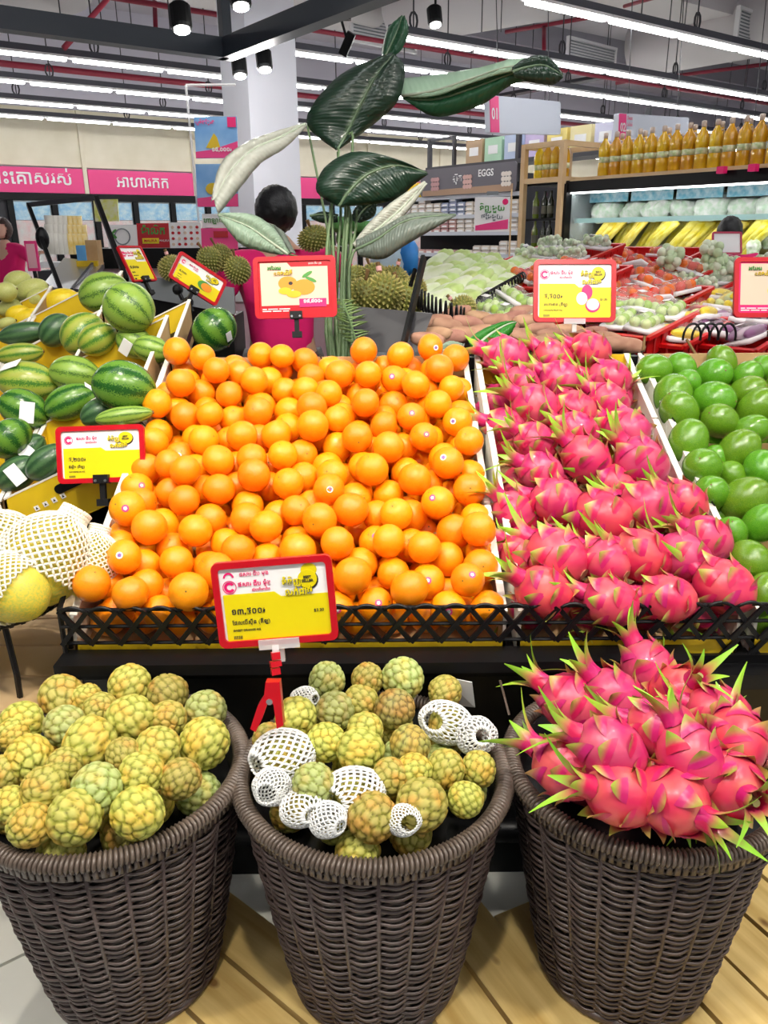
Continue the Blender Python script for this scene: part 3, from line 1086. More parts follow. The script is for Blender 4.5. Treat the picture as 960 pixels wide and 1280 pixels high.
# coiled rim: many slanted wraps
b = MB()
nw = 190
for k in range(nw):
    a = 2 * pi * k / nw
    pts_ = []
    for i in range(9):
        ph = 2 * pi * i / 8
        aa = a + 0.006 * sin(ph)
        R = RT + 0.002 + 0.012 * cos(ph)
        pts_.append((R * cos(aa), R * sin(aa), BH + 0.006 + 0.0095 * sin(ph)))
    b.tube(pts_[:-1], 0.0034, 4, closed=True)
RIM = b.mesh('wrapped_rim', wick2, True)
b = MB()
nw = 120
for k in range(nw):
    a = 2 * pi * k / nw
    R = brad(.97)
    b.bar((R * cos(a) + .004 * cos(a), R * sin(a) + .004 * sin(a), BH - .022), (R * cos(a) + .006 * cos(a), R * sin(a) + .006 * sin(a), BH - .002), 0.007, 0.004, up=V((cos(a), sin(a), 0)))
RIM2 = b.mesh('rim_binding', wick, True)
b = MB(); b.tube([((RB + .001) * cos(a), (RB + .001) * sin(a), 0.006) for a in np.linspace(0, 2 * pi, 49)[:-1]], 0.008, 6, closed=True)
FOOT = b.mesh('foot_ring', wick, True)
BC = [(-0.440, 1.070), (-0.021, 1.060), (0.408, 1.072)]
bl = ['left brown wicker basket heaped with sugar apples', 'middle brown wicker basket holding sugar apples and white foam nets',
      'right brown wicker basket heaped with dragon fruit']
for k, (x, y) in enumerate(BC):
    o = thing('wicker_basket', bl[k], 'basket', (x, y, BZ + 0.002), (0, 0, k * 0.7), 'wicker baskets in front')
    link('woven_wall', WME, o, kind='stuff')
    link('inner_lining', LIN, o)
    link('wrapped_rim', RIM, o, (0, 0, 0), kind='stuff'); link('rim_binding', RIM2, o, kind='stuff'); link('foot_ring', FOOT, o)
    for i in range(24):
        link('stake', STK, o, (0, 0, 0), (0, 0, 2 * pi * (i + .5) / 24))
    b = MB(); b.lathe([(RT * .93, 0.35), (RT * .93, 0.355)], 32); b.build('false_bottom', K['rubber'], o)
    b = MB(); b.lathe([(RB - .004, 0.004), (RB - .004, 0.012)], 32); b.build('bottom', wick, o)

# ------------------------------------------------ sugar apples
sam = vcol_mat('sugar_apple_skin', 0.5, bump=0.35, bscale=120, rand=0.2)


def sugar_mesh(seed, n=64, tip=(0.60, 0.55, 0.13), mid=(0.38, 0.40, 0.035), dk=(0.16, 0.14, 0.02), warm=0.0):
    rs = np.random.RandomState(seed)
    i = np.arange(n) + .5
    ph = np.arccos(1 - 2 * i / n); th = pi * (1 + 5 ** .5) * i
    c = np.stack([np.cos(th) * np.sin(ph), np.sin(th) * np.sin(ph), np.cos(ph)], 1)
    c += rs.normal(0, .035, c.shape); c /= np.linalg.norm(c, axis=1)[:, None]
    b = MB(); b.ball((0, 0, 0), 1, 60, 40)
    P = np.array(b.v)
    P /= np.linalg.norm(P, axis=1)[:, None]
    D = np.arccos(np.clip(P @ c.T, -1, 1))
    D.sort(axis=1)
    e = np.clip((D[:, 1] - D[:, 0]) / 0.19, 0, 1)      # 0 in the groove, 1 on the knob
    hgt = 1 - (1 - e) ** 2.3
    amp = rs.uniform(.09, .13)
    lump = np.array([noise.noise(V(p) * 1.3 + V((seed, 0, 0))) for p in P])
    R = 0.90 + amp * hgt + 0.05 * lump
    R *= 1 - 0.06 * np.clip(P[:, 2], 0, 1) ** 4
    S = P * R[:, None] * np.array([1.03, 1.0, 0.98 + .06 * rs.rand()])
    b.v = [tuple(p) for p in S]
    sp = np.array([noise.noise(V(p) * 9 + V((seed, 5, 0))) for p in P])
    wm = np.array([noise.noise(V(p) * 1.5 + V((seed, 9, 3))) for p in P])
    t = np.clip(hgt, 0, 1)[:, None]
    col = np.array(dk) * (1 - t) ** 1.6 + np.array(mid) * (1 - (1 - t) ** 1.6)
    t2 = np.clip((hgt - .6) / .4 + sp * .5, 0, 1)[:, None]
    col = col * (1 - t2) + np.array(tip) * t2
    w2 = np.clip(wm * 1.4 + warm, 0, .8)[:, None]
    col = col * (1 - w2) + col * np.array([1.35, 0.85, 0.6]) * w2
    b.col = [(*np.clip(q, 0, 1), 1) for q in col]
    b.m = 0
    return b.mesh('sugar_apple', sam, True)


SAM = [sugar_mesh(1), sugar_mesh(2, 74), sugar_mesh(3, 56, warm=.2), sugar_mesh(4, 60, tip=(.52, .58, .22), mid=(.36, .45, .08)),
       sugar_mesh(5, 66, warm=.45), sugar_mesh(6, 80, tip=(.45, .42, .12), mid=(.3, .3, .05), dk=(.1, .07, .03), warm=.4)]
hues = ['yellow-green', 'small-knobbed yellow-green', 'large-knobbed yellowish', 'pale whitish-green', 'yellow and brown-tinged', 'brownish spotted']


def keep(p, px, py, ym=1.235):
    """heaps stay in front of the display stand"""
    if p.y > ym:
        v = ray(px, py)
        p = V((0, 0, CAM_H)) + v * (ym / v.y)
    return p


def heap(lst, bc, sc, ox, oy, bname, group, nrow, zc=0.615, zr=0.573, kinds=None):
    rows = rows_by(lst, lambda q: q[1], nrow)
    out = []
    for ri, row in enumerate(rows):
        row.sort(key=lambda q: q[0])
        for ci, q in enumerate(row):
            x, y, w = q[:3]
            px, py = ox + x / sc, oy + y / sc
            p = atz(px, py, zr)
            rad = hypot(p.x - bc[0], p.y - bc[1]) / RT
            z = zc - (zc - zr) * min(1.2, rad) ** 2 + (0.0 if len(q) < 5 else q[4])
            p = atz(px, py, z)
            p = keep(p, px, py)
            d = (p - V((0, 0, CAM_H))).dot(f_w)
            r = w / sc * d / 2000
            r = max(.027, r)
            k = q[3] if len(q) > 3 and q[3] is not None else random.choice([0, 1, 2, 3, 4, 0, 1])
            o = link('sugar_apple', SAM[k], None, p, rq().to_euler())
            o.scale = (r, r, r)
            tag(o, '%s sugar apple, %s basket, %s row from back, %s' % (hues[k], bname, ORD[ri + 1], ordn(ci, len(row))), 'sugar apple', group)
            out.append((p, r))
    return out


SL_ = [(80, 250, 160, 0), (230, 150, 165, 2), (485, 110, 160, 0), (628, 145, 160, 1), (770, 205, 155, 3), (245, 262, 155, 3), (375, 200, 130, 1), (490, 240, 185, 0),
       (632, 235, 135, 2), (325, 160, 90, 4), (765, 325, 190, 0), (110, 385, 175, 4), (335, 330, 205, 2), (465, 370, 110, 1), (590, 350, 175, 0), (240, 410, 140, 1),
       (530, 445, 170, 0), (170, 500, 180, 1), (365, 500, 190, 3), (675, 460, 160, 1), (40, 560, 130, 4), (115, 635, 165, 4), (280, 605, 205, 0),
       (515, 590, 200, 2), (15, 440, 110, 2), (45, 300, 120, 4)]
random.seed(11)
heap(SL_, BC[0], 3.0, 0, 820, 'left', 'sugar apples in the left basket', 6)
for k in range(16):
    a = k * 2.4; r = 0.162 * sqrt((k + .5) / 16)
    o = link('sugar_apple', SAM[k % 5], None, (BC[0][0] + r * cos(a), BC[0][1] + r * sin(a), 0.525), rq().to_euler()); o.scale = (.034,) * 3
    tag(o, 'mostly covered sugar apple low in the left basket, %s from its centre' % ORD[k + 1], 'sugar apple', 'lower layer of the left basket')
SM_ = [(342, 135, 122, 3), (478, 130, 110, 0), (595, 130, 140, 3), (738, 175, 118, 1), (238, 260, 142, 0), (370, 235, 128, 3), (455, 210, 122, 0),
       (570, 230, 138, 5), (340, 340, 130, 0), (470, 300, 120, 2), (455, 370, 155, 0), (150, 330, 90, 2), (298, 480, 140, 3, .02), (495, 590, 165, 4),
       (620, 350, 140, 5), (555, 455, 120, 2), (635, 440, 120, 4), (660, 550, 175, 0), (805, 530, 120, 1), (850, 430, 115, 2), (740, 430, 130, 0)]
heap(SM_, BC[1], 2.667, 280, 800, 'middle', 'sugar apples in the middle basket', 6, zc=0.60)
for k in range(17):
    a = k * 2.4; r = 0.165 * sqrt((k + .5) / 17)
    o = link('sugar_apple', SAM[k % 5], None, (BC[1][0] + r * cos(a), BC[1][1] + r * sin(a), 0.53), rq().to_euler()); o.scale = (.032,) * 3
    tag(o, 'mostly covered sugar apple low in the middle basket, %s from its centre' % ORD[k + 1], 'sugar apple', 'lower layer of the middle basket')

foam = mat('white_foam_net', (0.88, 0.89, 0.88), 0.7)
foam2 = mat('cream_foam_net', (0.88, 0.84, 0.7), 0.7)


def net_mesh(nu=18, nv=8, z0=-0.75, z1=0.85, flare=0.25, seed=0, th=0.05, squash=1.0):
    """sleeve of foam netting: diamond mesh tubes on an unit ellipsoid"""
    b = MB()

    def P(u, v):
        t = v / nv
        z = z0 + (z1 - z0) * t
        if abs(z) < 1:
            r = sqrt(1 - z * z * 0.96) + 0.05
        else:
            r = sqrt(.2) + 0.06
        if t < .15:
            r += flare * (.15 - t) / .15
        a = 2 * pi * u / nu
        nz = 0.06 * noise.noise(V((cos(a) * 1.5, sin(a) * 1.5, z + seed)))
        return V(((r + nz) * cos(a), (r + nz) * sin(a), z * squash + nz))
    for v in range(nv):
        for u in range(nu):
            o = 0.5 * (v % 2)
            for du in (0.5, -0.5):
                a, c = P(u + o, v), P(u + o + du, v + 1)
                m = (a + c) / 2
                m *= 1 + 0.012
                b.tube([a, m, c], th * .5, 4)
    return b.mesh('foam_net', foam, True)


NET = [net_mesh(20, 12, -.93, .95, 0, 1, th=.10), net_mesh(18, 11, -.9, .97, .15, 4, .11), net_mesh(20, 13, -.95, .9, .1, 9, .10)]
NL = [(195, 385, 180, 170, 0, 'large white foam net sleeve at the left rim of the middle basket'),
      (262, 560, 150, 110, 1, 'crumpled white foam net at the front left of the middle basket'),
      (430, 510, 160, 190, 2, 'white foam net lying front centre in the middle basket'),
      (270, 195, 90, 60, 1, 'small piece of white foam net at the back left of the middle basket'),
      (740, 275, 200, 110, 0, 'white foam net at the back right of the middle basket'),
      (600, 600, 90, 110, 2, 'white foam net between two sugar apples at the front of the middle basket'),
      (160, 490, 110, 110, 2, 'small foam net low at the left front of the middle basket'),
      (345, 600, 120, 90, 1, 'flattened foam net at the very front of the middle basket'),
      (840, 320, 110, 120, 1, 'white foam net at the right rim of the middle basket')]
for x, y, w, h, k, lab in NL:
    p = keep(atz(280 + x / 2.667, 800 + y / 2.667, 0.59), 280 + x / 2.667, 800 + y / 2.667)
    d = (p - V((0, 0, CAM_H))).dot(f_w)
    o = link('foam_net', NET[k], None, p, (random.uniform(.9, 1.5), random.uniform(-.4, .4), random.uniform(-1, 1)))
    r = (w + h) / 4 / 2.667 * d / 1000 * 1.12
    o.scale = (r, r * random.uniform(.75, .95), r * 1.1)
    if w > 120:
        ia = link('sugar_apple', SAM[k], None, p - V((0, 0, .004)), rq().to_euler()); ia.scale = (r * .68,) * 3
        tag(ia, 'sugar apple inside the ' + lab.replace('in the middle basket', '').replace('of the middle basket', '')[:60], 'sugar apple', 'sugar apples in foam nets')
    tag(o, lab, 'foam net')
for x, y, lab, rz in ((530, 95, 'grey-white paper corner sticking up at the back of the middle basket', .2), (770, 155, 'white paper liner corner at the back right of the middle basket', -.3)):
    p = atz(280 + x / 2.667, 800 + (y + 30) / 2.667, 0.56)
    b = MB(); b.plate([(-.035, 0, -.03), (.035, .005, -.03), (.03, .01, .03), (-.02, .0, .045)], .0015, (0, 1, 0))
    tag(b.build('paper_liner', mat('tissue', (.6, .62, .62), .7), loc=p, rot=(0.3, 0, rz)), lab, 'paper')
b = MB(); b.tube([at(920/2.667+280, 800+135/2.667, 1.30), at(935/2.667+280, 800+190/2.667, 1.30), at(945/2.667+282, 800+250/2.667, 1.29)], 0.002, 5)
tag(b.build('cane_end', wick2), 'thin loose cane end sticking up between the middle and right baskets', 'cane')

# ------------------------------------------------ dragon fruit in the right basket
random.seed(21)
DB = [(300, 315, 200, 130, -1, .6, .5), (445, 300, 130, 110, -.6, .3, .6), (560, 200, 190, 140, -.5, .6, .9), (655, 285, 190, 150, .3, -.5, .8),
      (600, 400, 230, 160, -1, .3, .1), (790, 350, 190, 160, -1, .4, .2), (855, 440, 200, 180, .2, 1, .2), (830, 585, 210, 240, .1, -1, .3),
      (285, 530, 230, 180, -1, .9, .3), (430, 470, 180, 150, -1, .2, .4), (640, 640, 240, 200, .6, -.9, .1), (470, 620, 190, 180, -.8, -.1, .3),
      (700, 500, 180, 150, -.3, .5, .7)]
rows = rows_by(DB, lambda q: q[1], 5)
for ri, row in enumerate(rows):
    row.sort(key=lambda q: q[0])
    for ci, (x, y, w, h, cx, cy, cz) in enumerate(row):
        px, py = 600 + x / 2.667, 760 + y / 2.667
        p = atz(px, py, .60)
        rad = min(1, hypot(p.x - BC[2][0], p.y - BC[2][1]) / RT)
        z = 0.68 - 0.09 * rad ** 2
        p = keep(atz(px, py, z), px, py, 1.215)
        d = (p - V((0, 0, CAM_H))).dot(f_w)
        size = (w + h) / 2 / 2.667 * d / 1000 / 0.104
        q = V((cx, cy, cz)).normalized().to_track_quat('Z', 'X') @ Quaternion((0, 0, 1), random.uniform(0, 6))
        place_dragon(p, q, max(.88, min(1.06, size)), 'dragon fruit in the right basket, %s row from back, %s' % (ORD[ri + 1], ordn(ci, len(row))), 'dragon fruit in the right basket')
for k in range(7):
    a = k * 2.4; r = 0.13 * sqrt((k + .3) / 7)
    place_dragon(V((BC[2][0] + r * cos(a), BC[2][1] + r * sin(a), 0.54)), rq(), 0.85, 'mostly covered dragon fruit low in the right basket, %s from its centre' % ORD[k + 1], 'lower layer of the right basket')

# ------------------------------------------------ wooden pallets
wood = mat('yellow_pallet_wood', (0.62, 0.42, 0.14), 0.5, bump=0.2, bscale=40)
nt = wood.node_tree; bs = nt.nodes['Principled BSDF']
tc = nt.nodes.new('ShaderNodeTexCoord'); mp = nt.nodes.new('ShaderNodeMapping'); mp.inputs['Scale'].default_value = (1.5, 18, 18)
n1 = nt.nodes.new('ShaderNodeTexNoise'); n1.inputs['Scale'].default_value = 2.5; n1.inputs['Detail'].default_value = 5
oi = nt.nodes.new('ShaderNodeObjectInfo'); ad = nt.nodes.new('ShaderNodeVectorMath'); ad.operation = 'ADD'
nt.links.new(tc.outputs['Object'], ad.inputs[0]); nt.links.new(oi.outputs['Location'], ad.inputs[1]); nt.links.new(ad.outputs[0], mp.inputs['Vector']); nt.links.new(mp.outputs[0], n1.inputs['Vector'])
rp = nt.nodes.new('ShaderNodeValToRGB'); rp.color_ramp.elements[0].position = .3; rp.color_ramp.elements[1].position = .7
rp.color_ramp.elements[0].color = (0.50, 0.32, 0.09, 1); rp.color_ramp.elements[1].color = (0.74, 0.55, 0.22, 1)
nt.links.new(n1.outputs['Fac'], rp.inputs['Fac'])
vn = nt.nodes.new('ShaderNodeTexVoronoi'); vn.inputs['Scale'].default_value = 7
mp2 = nt.nodes.new('ShaderNodeMapping'); mp2.inputs['Scale'].default_value = (1, 1.6, 1); nt.links.new(ad.outputs[0], mp2.inputs['Vector']); nt.links.new(mp2.outputs[0], vn.inputs['Vector'])
r2 = nt.nodes.new('ShaderNodeValToRGB'); r2.color_ramp.elements[0].position = .06; r2.color_ramp.elements[1].position = .12
r2.color_ramp.elements[0].color = (0.35, 0.25, 0.18, 1); r2.color_ramp.elements[1].color = (1, 1, 1, 1)
nt.links.new(vn.outputs['Distance'], r2.inputs['Fac'])
mx = nt.nodes.new('ShaderNodeMix'); mx.data_type = 'RGBA'; mx.blend_type = 'MULTIPLY'; mx.inputs[0].default_value = 1
nt.links.new(rp.outputs[0], mx.inputs[6]); nt.links.new(r2.outputs[0], mx.inputs[7]); nt.links.new(mx.outputs[2], bs.inputs['Base Color'])


def pallet(o0, ang, nb, L, lab, w=0.098, gap=0.009, offs=None, side=-1):
    """boards run along ang from o0, stacked to the side"""
    o = thing('wooden_pallet', lab, 'pallet', (o0[0], o0[1], 0.0), (0, 0, ang))
    b = MB(); b.box((0, 0, 0), (L, w, 0.018)); me = b.mesh('board', wood)
    for k in range(nb):
        dx = offs[k] if offs else 0
        link('board', me, o, (L / 2 + dx, side * (w / 2 + k * (w + gap)), 0.131 + 0.001 * (k % 3)))
    for xx in (0.05, L * .5, L - .1):
        b = MB(); b.box((xx, side * (nb * (w + gap)) / 2, 0.066), (0.06, nb * (w + gap), 0.11)); b.build('bearer', wood, o)
    return o


pallet((-0.345, 1.262), radians(-40), 3, 0.50, 'left pallet of yellow pine boards under the left and middle baskets')
pallet((0.200, 1.167), radians(-65), 8, 0.75, 'right pallet of yellow pine boards under the right basket', side=1, offs=[0, .01, .0, .02, 0, .01, 0, 0])
pallet((0.168, 1.222), radians(-62), 2, 0.75, 'narrow run of pine boards between the middle and right baskets', side=-1, offs=[0.0, .03])
#@@LEFT
# ================================================================== LEFT SIDE: melons
def mpl(x, y):
    return .9 + .42 * (y - 1.8) + .45 * (x + .6)


ms = thing('display_stand', 'black sloping stand under the melon cartons at left', 'display stand', (-1.1, 2.4, 0))
b = MB()
c0 = V((-1.1, 2.4, 0))
P4 = [(-1.62, 1.78), (-0.615, 1.78), (-0.615, 2.66), (-1.62, 2.93)]
b.add([V((x, y, mpl(x, y) - .17)) - c0 for x, y in P4] + [V((x, y, mpl(x, y) - .2)) - c0 for x, y in P4],
      [(0, 1, 2, 3), (7, 6, 5, 4), (0, 4, 5, 1), (1, 5, 6, 2), (2, 6, 7, 3), (3, 7, 4, 0)])
b.build('deck', K['black'], ms)
for x, y in ((-1.58, 1.82), (-0.66, 1.82), (-1.58, 2.85), (-0.66, 2.6)):
    b = MB(); b.bar(V((x, y, 0)) - c0, V((x, y, mpl(x, y) - .19)) - c0, .05); b.build('leg', K['black'], ms)
b = MB(); b.box(V((-1.1, 1.85, 0.36)) - c0, (1.0, .02, .1)); b.build('cross_bar', K['black'], ms)
pictm = K['paper']


def carton(x0, x1, y0, y1, lab, h=0.13, handle=False, down=0.0):
    g = .004; x0 += g; x1 -= g; y0 += g; y1 -= g
    c = V(((x0 + x1) / 2, (y0 + y1) / 2, mpl((x0 + x1) / 2, (y0 + y1) / 2) - h))
    o = thing('melon_carton', lab, 'carton', c, (0, 0, 0), 'yellow melon cartons')
    P = lambda x, y, dz=0: V((x, y, mpl(x, y) + dz - down)) - c
    dn = V((0, 0, -h)); th = .006

    def wall(a, bb, n, inn, m=K['ycard']):
        b = MB(); b.plate([a, bb, bb + dn, a + dn], th, inn); b.build(n, m, o)
        b = MB(); b.bar(a + V(inn) * .004 + V((0, 0, .001)), bb + V(inn) * .004 + V((0, 0, .001)), .010, .004); b.build('rim', K['wcard'], o)
    wall(P(x0, y0), P(x1, y0), 'front_wall', (0, 1, 0))
    wall(P(x0, y1), P(x1, y1), 'rear_wall', (0, -1, 0))
    wall(P(x0, y0), P(x0, y1), 'end_wall', (1, 0, 0))
    wall(P(x1, y0), P(x1, y1), 'end_wall', (-1, 0, 0), K['kraft'])
    b = MB(); b.plate([P(x0, y0) + dn, P(x1, y0) + dn, P(x1, y1) + dn, P(x0, y1) + dn], .005, (0, 0, 1)); b.build('base', K['kraft'], o)
    if handle:
        dx = V((1, 0, .45)).normalized(); up = V((-.45, 0, 1)).normalized()
        m = P((x0 + x1) / 2 + .02, y0) + V((0, -.001, -.035))
        q = [m + dx * (.028 * (1 if i < 7 else -1) + .011 * cos(-pi / 2 + pi * (i % 7) / 6 + (0 if i < 7 else pi))) + up * (.011 * sin(-pi / 2 + pi * (i % 7) / 6 + (0 if i < 7 else pi))) for i in range(14)]
        b = MB(); b.plate(q, .003, (0, -1, 0)); b.build('hand_hole', K['black'], o)
        for k in range(4):
            mm = P(x0 + .075 + .022 * k, y0) + V((0, -.001, -.055)); e = .006
            b = MB(); b.plate([mm - dx * e - up * e, mm + dx * e - up * e, mm + dx * e + up * e, mm - dx * e + up * e], .001, (0, -1, 0)); b.build('printed_symbol', K['paper'], o)
            b = MB(); b.plate([mm - dx * e * .5 - up * e * .5 + V((0, -.001, 0)), mm + dx * e * .5 - up * e * .4 + V((0, -.001, 0)), mm + up * e * .6 + V((0, -.001, 0))], .001, (0, -1, 0)); b.build('printed_symbol', K['black_ink'], o)
    return o


cols = [(-0.612, -0.90, 'right'), (-0.90, -1.24, 'left'), (-1.24, -1.58, 'far left')]
rws = [1.79, 2.08, 2.37, 2.66, 2.92, 3.14]
rl = ['front', 'second', 'third', 'fourth', 'back']
for r in range(5):
    for xb, xa, cn in cols:
        if (cn == 'right' and r > 2) or (cn == 'left' and r > 3): continue
        carton(xa, xb, rws[r], rws[r + 1], 'yellow melon carton in the %s row, %s column' % (rl[r], cn), handle=(r == 0 and cn == 'right'), down=.10 if (cn == 'right' and r == 2) else 0)

# melon meshes: unit ellipsoid long axis x
W1 = stripe_mat('watermelon_light', (0.19, 0.34, 0.04), (0.015, 0.07, 0.012), 9, 0.15, 0.3, var=(0.25, 0.38, 0.06))
W2 = stripe_mat('watermelon_deep', (0.085, 0.22, 0.025), (0.015, 0.085, 0.012), 8, 0.42, 0.25, var=(0.13, 0.28, 0.03))
W3 = stripe_mat('watermelon_dark', (0.05, 0.12, 0.045), (0.022, 0.07, 0.025), 10, 0.5, 0.3, var=(0.08, 0.17, 0.06))
W4 = stripe_mat('watermelon_yellowing', (0.24, 0.36, 0.04), (0.05, 0.17, 0.02), 8, 0.25, 0.28, var=(0.36, 0.38, 0.06))
ym = mat('canary_melon', (0.86, 0.60, 0.01), 0.35, var=(0.9, 0.68, 0.03), nscale=9, bump=.2, bscale=25)
gm = mat('pale_green_melon', (0.50, 0.55, 0.13), 0.35, var=(0.62, 0.62, 0.22), nscale=14, bump=.2, bscale=30)
b = MB(); b.ball((0, 0, 0), 1, 32, 20, R=Euler((0, pi / 2, 0)).to_matrix(), fn=hull_noise(.03, 1.5, 2))
MEL = {}
for nm, m_ in (('W1', W1), ('W2', W2), ('W3', W3), ('W4', W4), ('Y', ym), ('G', gm)):
    MEL[nm] = b.mesh('rind', m_, True)
b = MB(); b.lathe([(0.05, -.02), (0.04, .03)], 8); NUB = b.mesh('stem_nub', K['brass'])
b = MB(); b.box((0, 0, 0), (.34, .22, .012)); LBL = b.mesh('sticker', K['paper'])


def melon(px, py, w, h, kind, lab, cat, rot=0.0, depth=None, sticker=None, wrap=False, hh=.02, name='watermelon'):
    if depth:
        p = at(px, py, depth)
    else:
        v = ray(px, py)
        c = .9 - .42 * 1.8 + .45 * .6 + hh
        p = V((0, 0, CAM_H)) + v * ((c - CAM_H) / (v.z - .42 * v.y - .45 * v.x))
    d = (p - V((0, 0, CAM_H))).dot(f_w)
    a, c = w / 2000 * d, h / 2000 * d
    o = thing(name, lab, cat, p)
    # long axis turned in the view plane by rot
    xa = (V((1, 0, 0)) * cos(rot) + (-c_u) * sin(rot)); xa = V((xa.x, xa.y + .15, xa.z))
    o.rotation_euler = frame_from(xa, V((random.uniform(-.5, .5), -.5, 1))).to_euler()
    r = link('rind', MEL[kind], o); r.scale = (a, c, c)
    n = link('stem_nub', NUB, o, (a * 1.0, 0, 0), (0, pi / 2, 0)); n.scale = (.1,) * 3
    if sticker:
        q = o.rotation_euler.to_quaternion().inverted() @ V((sticker[0], sticker[1], sticker[2])).normalized()
        pos = V((q.x * a, q.y * c, q.z * c)) * 1.01
        s_ = link('sticker', LBL, o, pos, q.to_track_quat('Z', 'X').to_euler()); s_.scale = (sticker[3],) * 3
    return o


random.seed(9)
melon(155, 484, 78, 66, 'W2', 'glossy deep green watermelon above the price sign, right end of its carton', 'watermelon', .25, hh=.055)
melon(268, 412, 52, 58, 'W2', 'dark striped watermelon with white sticker behind the orange bin corner', 'watermelon', .9, depth=2.45, sticker=(.8, -.6, -.3, .09))
melon(161, 385, 64, 62, 'W1', 'big watermelon with dark stripes, right one of the top pair', 'watermelon', .7, hh=.09)
melon(130, 366, 62, 50, 'W1', 'big pale green watermelon, left one of the top pair', 'watermelon', -.3, depth=2.66)
melon(104, 418, 58, 52, 'W4', 'orange-tinged green watermelon behind the third carton wall', 'watermelon', -.7)
melon(122, 424, 50, 40, 'W4', 'yellow-green ribbed watermelon right of the orange-tinged one', 'watermelon', -.5, hh=.035)
melon(70, 413, 46, 38, 'W3', 'smooth dark green melon left of the orange-tinged watermelon', 'watermelon', -.8)
melon(30, 417, 62, 28, 'W3', 'long dark green watermelon with yellow patch at left edge', 'watermelon', -.15)
melon(25, 443, 56, 28, 'W4', 'yellow-green long watermelon just below the dark long one', 'watermelon', -.1, hh=.03)
melon(94, 468, 62, 46, 'W1', 'green watermelon with yellow end in second row middle', 'watermelon', .2)
melon(35, 478, 72, 52, 'W4', 'large yellowing watermelon with white label at left edge', 'watermelon', .1, hh=.06, sticker=(-.4, -.4, 1, .16))
melon(88, 503, 66, 44, 'W2', 'green watermelon behind the price sign with pale label', 'watermelon', -.4, sticker=(.9, 0, .8, .09))
melon(30, 512, 62, 50, 'W2', 'watermelon wearing a round sticker and a long barcode label', 'watermelon', .5, hh=.06, sticker=(.5, -1, .1, .16))
melon(12, 548, 46, 58, 'W2', 'dark striped watermelon cut by the left edge above the yellow carton', 'watermelon', .9, hh=.08)
melon(125, 516, 50, 36, 'W3', 'wrapped dark melon directly above the price sign', 'watermelon', -.4)
melon(155, 520, 70, 24, 'W1', 'pale green melon between the price sign and the glossy one', 'watermelon', -.1)
melon(168, 428, 46, 40, 'W1', 'striped watermelon with barcode label in the upper right carton', 'watermelon', .6, hh=-.01, sticker=(-.3, -1, -.2, .14))
melon(190, 437, 46, 34, 'W1', 'striped watermelon right of the barcode labelled one', 'watermelon', .3, hh=-.005)
melon(222, 440, 34, 18, 'W1', 'pale striped watermelon peeping out left of the back oranges', 'watermelon', -.2, depth=2.3)
melon(60, 578, 60, 40, 'W3', 'dark melon in plastic inside the front carton left of the sign', 'watermelon', -.6)
melon(32, 565, 56, 38, 'W3', 'dark melon with white label in the front carton', 'watermelon', -.7, sticker=(.2, -1, .5, .15))
melon(22, 592, 56, 40, 'W3', 'dark green melon at the lower left of the front carton', 'watermelon', -.6, hh=.02, sticker=(.3, -1, .2, .14))
for k, (px, py, w, h) in enumerate([(78, 377, 44, 32), (38, 398, 46, 24), (105, 375, 30, 22)]):
    melon(px, py, w, h, 'Y', '%s bright yellow melon in the back cartons' % ('right-hand', 'left-hand', 'half hidden')[k], 'melon', -.2, name='yellow_melon', depth=3.0 if k != 2 else 3.1)
for k, (px, py, w, h) in enumerate([(22, 352, 34, 26), (25, 368, 30, 22), (40, 362, 40, 26), (50, 372, 34, 24), (12, 385, 30, 22), (22, 392, 30, 20), (8, 365, 26, 24), (8, 404, 24, 14)]):
    melon(px, py, w, h, 'G' if k not in (5,) else 'Y', 'pale green melon at far left, %s counting down from the top of its heap' % ORD[k + 1], 'melon', -.3, name='pale_melon', depth=3.15 - .03 * k)

# ------------------------------------------------ netted fruits in the shallow black basket, bottom left
FBX, FBY, FBZ = -0.66, 1.42, 0.665
o = thing('shallow_basket', 'round shallow black woven basket of netted melons at lower left', 'basket', (-.805, 1.47, 0.655))
b = MB()
for k in range(44):
    a = 2 * pi * k / 44
    b.bar((.155 * cos(a), .155 * sin(a), 0), (.20 * cos(a), .20 * sin(a), .055), .008, .003, up=V((cos(a), sin(a), 0)))
b.build('upright_strips', K['rubber'], o, kind='stuff')
for k, (r, z) in enumerate(((.160, .008), (.172, .022), (.184, .036), (.2, .055), (.2, .062))):
    b = MB(); b.tube([(r * cos(a), r * sin(a), z) for a in np.linspace(0, 2 * pi, 49)[:-1]], 0.0045 if k < 3 else .006, 6, closed=True); b.build('woven_band', K['rubber'], o, smooth=True)
b = MB(); b.lathe([(.15, 0), (.15, .006)], 36); b.build('bottom', K['rubber'], o)
for a in (.6, 2.2, 3.8, 5.4):
    b = MB(); b.tube([(.12 * cos(a), .12 * sin(a), 0), (.15 * cos(a), .15 * sin(a), -.1), (.145 * cos(a), .145 * sin(a), -.153)], .006, 6); b.build('leg', K['rubber'], o)
mlm = mat('netted_melon_skin', (0.50, 0.52, 0.08), 0.45, var=(0.8, 0.6, 0.05), nscale=16)
b = MB(); b.ball((0, 0, 0), 1, 28, 18, fn=hull_noise(.04, 1.5, 6)); MR = b.mesh('rind', mlm, True)
NETM = MB()


